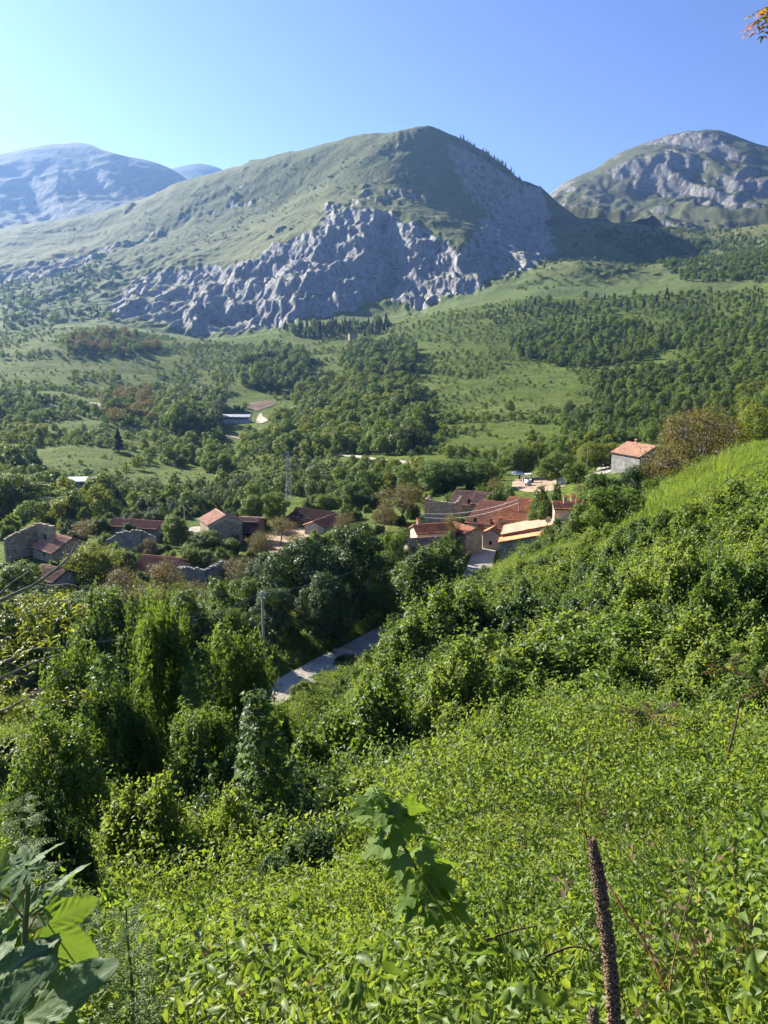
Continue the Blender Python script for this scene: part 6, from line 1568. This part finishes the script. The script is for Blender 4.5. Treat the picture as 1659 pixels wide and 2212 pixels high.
def broad_leaf(seed, na=120, nr=13, teeth=.035, cup=.10):
    """five-lobed toothed leaf, 1 long, base at origin, tip along +x; veins are folds in the blade"""
    rng = np.random.default_rng(seed)
    th = np.linspace(-math.pi*.93, math.pi*.93, na); lob = np.array([-2.05, -.98, 0, .98, 2.05]); ln = np.array([.44, .78, 1.0, .78, .44])*(1 + rng.normal(size=5)*.05); wd = np.array([.42, .36, .34, .36, .42])
    r = .40 + 0*th
    for a, l, w in zip(lob, ln, wd): r = np.maximum(r, .40 + (l - .40)*np.exp(-np.abs((th - a)/w)**1.5))
    r = r*(1 - .55*sstep(2.3, 2.95, np.abs(th))) + teeth*(np.abs(((th*11.5 + rng.random()) % 1) - .5) - .25)*1.6
    t = np.linspace(0, 1, nr)**.85; TH, TT = np.meshgrid(th, t, indexing='ij'); RR = r[:, None]*TT
    x, y = RR*np.cos(TH), RR*np.sin(TH); z = np.zeros_like(x); vein = np.zeros_like(x); best = np.full(x.shape, 9.0)
    for a, l in zip(lob, ln):
        u, v = x*math.cos(a) + y*math.sin(a), -x*math.sin(a) + y*math.cos(a); dd = np.where(u > 0, np.abs(v), np.hypot(u, v)); m = dd < best; best = np.where(m, dd, best)
        sec = np.cos(2*math.pi*(u - np.abs(v)*.85)/.125); z = np.where(m, .020*sec*np.clip(dd*9, 0, 1) + .10*np.clip(dd, 0, .25), z)
        vein = np.where(m, np.clip(np.exp(-(dd/.012)**2) + .55*np.clip(-sec - .55, 0, 1)*2, 0, 1), vein)
    z = z - cup*(x*x + .8*y*y) + .02*fbm(x*3 + seed, y*3, 0, 2)
    idx = np.arange(na*nr).reshape(na, nr); F = np.stack([idx[:-1, :-1], idx[1:, :-1], idx[1:, 1:], idx[:-1, 1:]], -1).reshape(-1, 4)
    return mesh_np('leaf', np.stack([x, y, z], -1).reshape(-1, 3), F, None, True, {'vein': vein})
def frame_from(tip, nrm):
    t = Vector(tip).normalized(); n = Vector(nrm); n = (n - t*n.dot(t)).normalized(); b = n.cross(t)
    return Matrix((t, b, n)).transposed().to_4x4()
def put_leaf(parent, me, loc, tip, nrm, size, name='leaf'):
    o = link(name, me, parent); m = frame_from(tip, nrm); o.matrix_parent_inverse = Matrix.Identity(4)
    o.matrix_local = Matrix.Translation(Vector(loc)) @ m @ Matrix.Scale(size, 4); return o
CAMR = Vector((1, 0, 0)); CAMU = Vector((0, -_s, _c)); CAMF = Vector((0, _c, _s))
def P3(px, py, d):
    """point at slant depth d along the camera axis for a sheet point"""
    return CAMF*d + CAMR*((px - CX)/FPX*d) + CAMU*((CY - py)/FPX*d)

# broad sycamore leaves beside the camera
BL = [broad_leaf(700 + i) for i in range(4)]
for m_ in BL: m_.materials.append(M['broad'])
base = P3(-20, 2420, 1.55); o = empty('sycamore_branch', base); tag(o, 'sycamore branch with big veined grey-green leaves in the near corner', 'branch')
inv = lambda p: p - base
MB().tube([inv(P3(-60, 2500, 1.6)), inv(P3(20, 2230, 1.55)), inv(P3(52, 2050, 1.55)), inv(P3(62, 1900, 1.55)), inv(P3(56, 1868, 1.55))], [.008, .007, .006, .0045, .003], 7).build('stem', M['green_stem'], o)
for k, (bx_, by_, tx, ty, dd, up, tilt, sz) in enumerate([
    (20, 2225, 200, 2098, 1.42, (-.3, -.35, .9), .0, .215), (-40, 2140, 92, 2036, 1.5, (-.5, -.25, .85), .0, .165), (-70, 2250, 55, 2120, 1.40, (-.35, -.6, .7), 0, .19),
    (0, 2070, 40, 1935, 1.6, (-.6, -.75, .2), 0, .14), (62, 1965, 170, 1868, 1.66, (-.35, .35, .9), 0, .155), (58, 1872, 2, 1905, 1.55, (-.5, -.5, .7), 0, .095),
    (60, 1868, 95, 1842, 1.62, (-.1, .5, .9), 0, .075), (60, 1880, 10, 1850, 1.66, (-.4, .1, .9), 0, .09), (95, 2000, 165, 2045, 1.75, (.5, -.75, .3), 0, .15),
    (80, 2090, 150, 2120, 1.8, (.2, -.5, .6), 0, .14), (40, 1975, 95, 1930, 1.75, (-.2, -.4, .8), 0, .12), (-30, 2010, 5, 1890, 1.7, (-.7, -.4, .5), 0, .12), (100, 1965, 160, 1975, 1.85, (0, -.2, 1), 0, .11),
    (-20, 1930, -60, 1870, 1.6, (-.5, -.4, .7), 0, .12), (90, 2150, 140, 2220, 1.7, (.3, -.6, .7), 0, .15)]):
    a, b_ = P3(bx_, by_, dd), P3(tx, ty, dd + .02); put_leaf(o, BL[k % 4], inv(a), b_ - a, up, sz)
    MB().tube([inv(P3(55, min(2200, by_ + 60), 1.56)), inv((P3(55, by_ + 20, 1.56) + a)/2), inv(a)], [.0022, .002, .0016], 5).build('petiole', M['red_stem'], o)

# saplings with lobed leaves, every leaf its own
SL = [broad_leaf(720 + i, 44, 5, .03, .14) for i in range(3)]; SL2 = [broad_leaf(730 + i, 30, 3, .0, .16) for i in range(3)]
for m_ in SL: m_.materials.append(M['broad_young'])
for m_ in SL2: m_.materials.append(M['sapling'])
def sapling(name, label, pts, n, reach, size, meshes, seed, side=(0, 0, 0), r0=.02, group='maple saplings on the near slope', tip_first=.25, droop=.35, extra=0):
    rng = np.random.default_rng(seed); P = [Vector(p) for p in pts]; b0 = P[0].copy(); o = empty(name, b0); tag(o, label, 'sapling', group)
    S = smooth_line([tuple(p - b0) for p in P], 8); MB().tube(S, list(np.linspace(r0, r0*.25, len(S))), 6).build('stem', M['green_stem'], o)
    for k in range(n):
        t = tip_first + (1 - tip_first)*(k + .5)/n; q = Vector(S[min(len(S)-1, int(t*(len(S)-1)))]); a = k*2.4 + rng.normal()*.4
        rr = reach*(1.0 if t < .6 else 1.0 - .75*(t - .6)/.4)*rng.uniform(.45, 1.1)
        dv = Vector((math.cos(a), math.sin(a), rng.uniform(-.15, .45))) + Vector(side); dv.normalize(); e = q + dv*rr + Vector((0, 0, -.1*rr))
        tip = Vector((dv.x, dv.y, -droop*rng.uniform(.3, 1.6))); nr = Vector((dv.x*.4 - .25 + rng.normal()*.45, dv.y*.4 + rng.normal()*.45 - .1, 1.0))
        put_leaf(o, meshes[k % len(meshes)], e, tip, nr, size*rng.uniform(.7, 1.2)*(1 if t < .85 else .6))
        if rr > .12: MB().tube([q, e], [r0*.16, r0*.1], 3).build('petiole', M['red_stem'], o) if k % 3 == 0 else None
    if extra:
        t = tip_first + (1 - tip_first)*rng.random(extra); Q = np.array([S[min(len(S)-1, int(u*(len(S)-1)))] for u in t]); a = rng.random(extra)*6.28
        rr = reach*np.where(t < .6, 1.0, 1.0 - .75*(t - .6)/.4)*np.sqrt(rng.random(extra))*1.05; O = np.stack([np.cos(a), np.sin(a), rng.normal(size=extra)*.2], 1)
        fo = Foliage(); fo.leaf(rng, Q + O*rr[:, None], O*.5 + np.array([-.2, -.1, .9]) + rng.normal(size=O.shape)*.4, O - np.array([0, 0, droop*1.3]), size*rng.uniform(.5, .95, extra), 'maple'); tag(link('leaves', fo.mesh('leaves', [M['maple']]), o), kind='stuff')
    return o
x, y, g = ground_at(566, 12.6)
tp = at(548, 1478, 12.6)
sapling('maple_sapling', 'tall maple sapling column with drooping lobed leaves beside the road bend', [(x, y, g), (x + .1, y, g + 1.2), (x - .05, y, g + 2.2), tp], 292, .70, .15, SL2, 61, r0=.05, tip_first=.10, droop=.7, extra=2600)
b0 = P3(930, 1960, 4.7); sapling('maple_sapling', 'small maple sapling with big lobed leaves leaning over the hollow', [b0, P3(900, 1880, 4.7), P3(840, 1770, 4.7), P3(806, 1700, 4.75)], 60, .17, .135, SL, 62, (.25, -.1, 0), .012, tip_first=.0)
b0 = P3(1130, 1560, 18.0); sapling('maple_sapling', 'yellow-green maple shoot rising from the upright shrub', [b0, P3(1108, 1500, 18), P3(1098, 1440, 18), P3(1100, 1425, 18)], 60, .42, .15, SL2, 63, r0=.02, extra=160)
b0 = P3(240, 1500, 21.0); sapling('maple_sapling', 'maple shoot with tan young leaves beside the shrub column', [b0, P3(228, 1450, 21), P3(222, 1410, 21)], 50, .42, .16, SL2, 64, r0=.02, extra=160)
b0 = P3(425, 1560, 26); sapling('maple_sapling', 'maple shoot with reddish tips between the two shrub columns', [b0, P3(430, 1480, 26), P3(432, 1395, 26)], 90, .62, .2, SL2, 65, r0=.03, extra=400)

# dry mullein stalks
def mullein(label, pts, rad, npod, seed):
    rng = np.random.default_rng(seed); P = [Vector(p) for p in pts]; b0 = P[0].copy(); o = empty('mullein_stalk', b0); tag(o, label, 'dry stalk', 'dry mullein stalks')
    S = smooth_line([tuple(p - b0) for p in P], 10); MB().tube(S, list(np.linspace(rad*.55, rad*.4, len(S))), 8).build('stem', M['pod'], o)
    V = [(0,0,-.5),(.48,0,.1),(0,.48,.1),(-.48,0,.1),(0,-.48,.1),(.30,.30,.55),(-.30,.30,.55),(-.30,-.30,.55),(.30,-.30,.55),(0,0,.25)]
    F = [(0,2,1),(0,3,2),(0,4,3),(0,1,4),(1,2,5),(2,3,6),(3,4,7),(4,1,8),(1,5,9),(5,2,9),(2,6,9),(6,3,9),(3,7,9),(7,4,9),(4,8,9),(8,1,9)]
    pm = bpy.data.meshes.new('seed_pod'); pm.from_pydata(V, [], F); pm.update(); pm.materials.append(M['pod'])
    seg = np.linalg.norm(np.diff(S, axis=0), axis=1); cs = np.concatenate([[0], np.cumsum(seg)]); tot = cs[-1]
    rest = Foliage(); vis = 0
    for k in range(npod):
        t = 1 - (k + .5)/npod; q = np.array([np.interp(t*tot, cs, S[:, j]) for j in range(3)]); a = k*2.39996; tp_ = min(1, .42 + (1-t)*7)
        dv = Vector((math.cos(a), math.sin(a), rng.uniform(-.1, .5))).normalized(); loc = Vector(q) + dv*rad*.72*tp_*rng.uniform(.9, 1.12); s = rad*.62*rng.uniform(.75, 1.2)*(.75 + .25*tp_)
        mt = Matrix.Translation(loc) @ dv.to_track_quat('Z', 'Y').to_matrix().to_4x4() @ Matrix.Scale(s, 4)
        if vis < 295: c = link('seed_pod', pm, o); c.matrix_local = mt; vis += 1
        else:
            vv = np.array([tuple(mt @ Vector(v)) for v in V]); rest.add(vv, np.array(F), np.full(len(V), .5))
    if rest.V: tag(link('seed_pods', rest.mesh('seed_pods', [M['pod']]), o), kind='stuff')
mullein('tall brown dry mullein stalk standing in front of the vines', [P3(1345, 2600, 1.62), P3(1328, 2230, 1.62), P3(1316, 2060, 1.62), P3(1296, 1920, 1.62), P3(1279, 1812, 1.62)], .0150, 900, 81)
mullein('short tip of a second dry mullein stalk at the bottom edge', [P3(1290, 2520, 1.6), P3(1282, 2300, 1.6), P3(1281, 2176, 1.6)], .0120, 330, 82)

# arching briar
rng = np.random.default_rng(83)
pts = [P3(1440, 2140, 3.0), P3(1395, 2040, 3.1), P3(1335, 1945, 3.2), P3(1290, 1870, 3.3), P3(1262, 1790, 3.3), P3(1256, 1710, 3.3), P3(1272, 1640, 3.3), P3(1290, 1592, 3.3)]
b0 = pts[0].copy(); o = empty('briar_stem', b0); tag(o, 'thin arching reddish briar stem behind the dry stalk', 'briar')
S = smooth_line([tuple(p - b0) for p in pts], 8); MB().tube(S, list(np.linspace(.006, .0015, len(S))), 6).build('stem', M['red_stem'], o)
fo = Foliage(); i = rng.integers(18, len(S), 70); C = S[i] + rng.normal(size=(70, 3))*.016; fo.leaf(rng, C, rng.normal(size=C.shape) + np.array([0, 0, .8]), rng.normal(size=C.shape), .022 + .02*rng.random(70), 'ovate'); link('leaves', fo.mesh('leaves', [M['vine']]), o)
for k, (a, b_, c_, d_) in enumerate([((1050,2030),(1110,2010),(1160,2000),3.6), ((1180,2065),(1240,2045),(1290,2060),3.4), ((1900-330,1640),(1590,1560),(1600,1500),9), ((1650,2020),(1600,2090),(1560,2180),2.9)]):
    q = [P3(*a, d_), P3(*b_, d_), P3(*c_, d_)]; b0 = q[0].copy(); o = empty('dry_twig', b0); tag(o, ['thin dead twig lying across the vines left of the stalk', 'short dead twig crossing behind the stalk', 'dead upright twig below the sumac', 'straw-coloured stem at the bottom right edge'][k], 'twig')
    S = smooth_line([tuple(p - b0) for p in q], 6); MB().tube(S, list(np.linspace(.006, .0025, len(S)) * (d_/3)), 5).build('stem', M['dry'], o)

# pinnate leaves: sumac on the slope, sprig above, walnut boughs
def pinnate(seed, pairs, L, lw, droop, mat, shape='ovate', red_tip=False, ang=.9):
    rng = np.random.default_rng(seed); fo = Foliage(); t = np.linspace(0, 1, 8); ax = np.stack([t*L, 0*t, L*(.18*t - droop*t*t)], 1)
    fo.tube([tuple(p) for p in ax], [.012*L*(1 - .7*k) for k in t], 4, 1); C, T_, rr = [], [], []
    for k in range(pairs):
        u = .18 + .80*k/max(1, pairs-1); p = np.array([np.interp(u, t, ax[:, j]) for j in range(3)])
        for s in (-1, 1):
            d_ = np.array([math.cos(ang), s*math.sin(ang), -.35 + rng.normal()*.15]); l = lw*(1 - .35*abs(u - .5)); C.append(p + d_*l*.52); T_.append(d_*l); rr.append((.9 if u > .6 else .2) if red_tip else rng.random())
    p = ax[-1]; C.append(p + np.array([lw*.4, 0, -.2*lw])); T_.append(np.array([lw, 0, -.5*lw])); rr.append(.9 if red_tip else .5)
    C, T_ = np.array(C), np.array(T_); fo.leaf(rng, C, rng.normal(size=C.shape)*.2 + np.array([0, 0, 1]), T_, np.linalg.norm(T_, axis=1), shape, 0, np.clip(np.array(rr) + rng.normal(size=len(rr))*.08, 0, 1))
    return fo.mesh('leaf', [mat, M['red_stem']])
SM = [pinnate(740 + i, 9, .46, .135, .45, M['sumac'], red_tip=True) for i in range(3)]
def sumac(label, px, pbase, ptop, d, n, seed, s=1.0):
    rng = np.random.default_rng(seed); b0 = P3(px + 25, pbase, d); tpt = P3(px, ptop, d); o = empty('sumac_plant', b0); tag(o, label, 'sumac', 'reddish sumacs on the right slope')
    S = smooth_line([(0, 0, 0), tuple((tpt - b0)*.5 + Vector((.03, 0, 0))), tuple(tpt - b0)], 6); MB().tube(S, list(np.linspace(.012, .006, len(S))), 6).build('stem', M['green_stem'], o)
    for k in range(n):
        a = k*2.2 + rng.random(); q = Vector(S[-1]) - (tpt - b0)*(.30*(k/n)); dv = Vector((math.cos(a), math.sin(a)*.8, .15 + .5*(1 - k/n)))
        put_leaf(o, SM[k % 3], q, dv, (0, 0, 1), s*rng.uniform(.75, 1.1))
sumac('reddish sumac with feathered leaves beside the low round shrub', 1402, 1600, 1545, 11.5, 11, 91, .85)
sumac('tall reddish sumac at the edge of the rose shrub', 1572, 1500, 1435, 13.0, 9, 92, .9)
sumac('reddish sumac cut by the picture edge', 1650, 1530, 1475, 11.0, 8, 93, .8)
PL_ = [pinnate(760 + i, 6, .30, .085, .35, M['sprig'], red_tip=(i != 1)) for i in range(3)]
b0 = P3(1790, -60, 3.2); o = empty('overhanging_branch', b0); tag(o, 'overhanging twig with orange-tipped leaves against the sky', 'branch'); rng = np.random.default_rng(94)
S = smooth_line([(0, 0, 0), tuple(P3(1725, -8, 3.2) - b0), tuple(P3(1680, 14, 3.2) - b0), tuple(P3(1664, 40, 3.2) - b0)], 6); MB().tube(S, list(np.linspace(.008, .002, len(S))), 5).build('stem', M['bark'], o)
for k in range(13):
    q = Vector(S[int(4 + (len(S) - 5)*k/13)]); a = rng.uniform(2.2, 4.0); put_leaf(o, PL_[k % 3], q, (math.cos(a), rng.normal()*.5, -.2 + rng.normal()*.4), (rng.normal()*.2, -.3, 1), rng.uniform(.24, .42))
# walnut boughs reaching in at the left
WL = [pinnate(780 + i, 3, .24, .115, .55, M['walnut'], ang=.75) for i in range(4)]
D = 11.0; b0 = P3(-330, 1640, D); g0 = gz(b0.x, b0.y); o = empty('walnut_tree', (b0.x, b0.y, g0)); tag(o, 'walnut tree with bare grey boughs and yellow-green leaves at the left edge', 'tree'); bo = Vector((b0.x, b0.y, g0)); rng = np.random.default_rng(95)
MB().tube([(0, 0, -.4), P3(-300, 1560, D) - bo, P3(-270, 1400, D) - bo, P3(-240, 1150, D) - bo], [.16, .13, .10, .05], 8).build('trunk', M['bark'], o)
BR = [([(-270,1420),(-120,1360),(-20,1305),(40,1278),(78,1262),(125,1232),(148,1200),(166,1168)], .040), ([(78,1262),(112,1266),(150,1262),(194,1280)], .018), ([(125,1232),(150,1215),(140,1190)], .010),
      ([(-20,1305),(20,1265),(60,1235),(70,1215)], .016), ([(-290,1540),(-120,1510),(-20,1478),(30,1448),(80,1425),(140,1410)], .034), ([(-290,1560),(-100,1560),(0,1535),(60,1505),(110,1480),(175,1432)], .030),
      ([(-270,1440),(-80,1440),(10,1425),(70,1400),(140,1400),(180,1372)], .026), ([(140,1400),(168,1360),(172,1330)], .010), ([(80,1425),(120,1440),(165,1460),(180,1430)], .012), ([(-20,1478),(-5,1420),(15,1380),(60,1352)], .018), ([(60,1505),(100,1515),(150,1512)], .012)]
ends = []
for k, (pl, r) in enumerate(BR):
    off = rng.normal()*.25; Q = [P3(a + rng.normal()*2, b_ + rng.normal()*2, D + off*min(1, j*.3)) - bo for j, (a, b_) in enumerate(pl)]; S = smooth_line([tuple(q) for q in Q], 6)
    MB().tube(S, list(np.linspace(r, r*.22, len(S))), 6).build('bough', M['bark'], o); ends.append(S)
CL = [(30,1330),(60,1310),(95,1320),(130,1310),(20,1360),(55,1350),(100,1345),(150,1318),(176,1312),(10,1400),(45,1385),(80,1375),(120,1370),(15,1440),(60,1420),(35,1480),(70,1500),(95,1510),(125,1505),(155,1500),(178,1505),(60,1590),(95,1600),(30,1610),(10,1330),(75,1290),(110,1290),(20,1520),(140,1340),(0,1300),(90,1400),(40,1540)]
for (a, b_) in CL:
    for j in range(5):
        q = P3(a + rng.normal()*14, b_ - 8 + rng.normal()*8, D + rng.normal()*.3) - bo; an = rng.uniform(0, 6.28)
        put_leaf(o, WL[int(rng.integers(0, 4))], q, (math.cos(an), math.sin(an), -.25), (rng.normal()*.2, rng.normal()*.2, 1), rng.uniform(.6, 1.0))
# fern-leaved weeds
def ferny(label, pts, n, L, seed, r0, group='fern-leaved weeds'):
    rng = np.random.default_rng(seed); b0 = Vector(pts[0]); o = empty('fern_leaved_weed', b0); tag(o, label, 'weed', group)
    S = smooth_line([tuple(Vector(p) - b0) for p in pts], 8); MB().tube(S, list(np.linspace(r0, r0*.3, len(S))), 6).build('stem', M['green_stem'], o)
    fm = []
    for v in range(3):
        fo = Foliage(); C, T_, sz = [], [], []
        for k in range(9):
            u = .15 + .85*k/8
            for s in (-1, 1):
                l2 = .42*(1.05 - u)
                for j in range(7):
                    w_ = (j + 1)/7*l2
                    for e in (-1, 1):
                        C.append((u + w_*.55, s*w_*.85 + e*.022, -.25*u*u - .1*w_ + rng.normal()*.008)); T_.append((.7, s*.5 + e*.5, rng.normal()*.2)); sz.append(.075*(1.1 - .4*u))
        C = np.array(C); fo.leaf(rng, C, rng.normal(size=C.shape)*.3 + np.array([0, 0, 1]), np.array(T_), np.array(sz), 'dia'); fo.tube([(0, 0, 0), (.5, 0, -.06), (1, 0, -.25)], [.012, .009, .004], 3)
        fm.append(fo.mesh('leaf', [M['shrub']]))
    for k in range(n):
        q = Vector(S[int((.12 + .86*k/n)*(len(S) - 1))]); a = k*2.4; put_leaf(o, fm[k % 3], q, (math.cos(a), math.sin(a), .35), (0, 0, 1), L*rng.uniform(.7, 1.1)*(1.15 - .75*k/n))
ferny('tall fern-leaved weed with dark stem near the bottom left', [P3(282, 2420, 2.6), P3(286, 2200, 2.6), P3(284, 2110, 2.6), P3(276, 2030, 2.6), P3(272, 1958, 2.6)], 26, .17, 96, .008)
ferny('fern-leaved weed standing above the broad sycamore leaves', [P3(70, 1990, 3.4), P3(60, 1860, 3.4), P3(50, 1760, 3.4), P3(52, 1718, 3.4)], 22, .19, 97, .008)
ferny('lower fern-leaved weed between the broad leaves and the vine mound', [P3(190, 2120, 3.0), P3(180, 2000, 3.0), P3(172, 1925, 3.0)], 18, .15, 98, .007)
# dead brush at the foot of the tall rounded shrub
rng = np.random.default_rng(99); x, y, g = hit(955, 1500); o = empty('dead_brush', (x, y, g)); tag(o, 'tangle of dead brown stems at the foot of the tall rounded shrub', 'dead brush')
fo = Foliage()
for k in range(240):
    a = rng.random()*6.28; r = rng.random()*1.0; p = np.array([math.cos(a)*r, math.sin(a)*r, 0]); e = p + np.array([rng.normal()*.45, rng.normal()*.45, rng.uniform(.8, 2.2)]); fo.tube([p, (p + e)/2 + rng.normal(size=3)*.12, e], [.012, .009, .004], 3)
link('stems', fo.mesh('stems', [M['dry']]), o)
# white flowers in the grass and on the rose shrub
fo = Foliage(); C = rng.normal(size=(26, 3))*np.array([.35, .35, .06]) + np.array([0, 0, .5]); fo.leaf(rng, C, rng.normal(size=C.shape)*.3 + np.array([0, 0, 1]), rng.normal(size=C.shape), .09 + .06*rng.random(26), 'dia'); fl = fo.mesh('flower_heads', [M['flower']])
pp = np.array([hit(*p) for p in [(1400,1108),(1412,1102),(1530,1046),(1545,1038),(1555,1033),(1562,1030),(1570,1026),(1583,1018),(1600,1008),(1612,1003),(1620,998),(1628,993),(1640,990)]]); m = len(pp)
gn_scatter('white_wildflowers', pp, np.zeros((m, 3)), rng.uniform(.7, 1.4, m), np.zeros(m, int), [fl], 'patches of small white flowers in the grass on the shoulder')
# ------------------------------------------------------------------ air
hz = MB().box(-9400, 9400, -9300, 9300, -260, 1330)
m, nt, out = new_mat('air_haze')
pv = nt.nodes.new('ShaderNodeVolumePrincipled')
pv.inputs['Color'].default_value = (.27, .50, 1.0, 1)
pv.inputs['Density'].default_value = .000062
pv.inputs['Anisotropy'].default_value = .5
nt.links.new(pv.outputs[0], out.inputs['Volume'])
ho = hz.build('haze', m); tag(ho, 'thin blue air haze over the whole valley', kind='stuff')
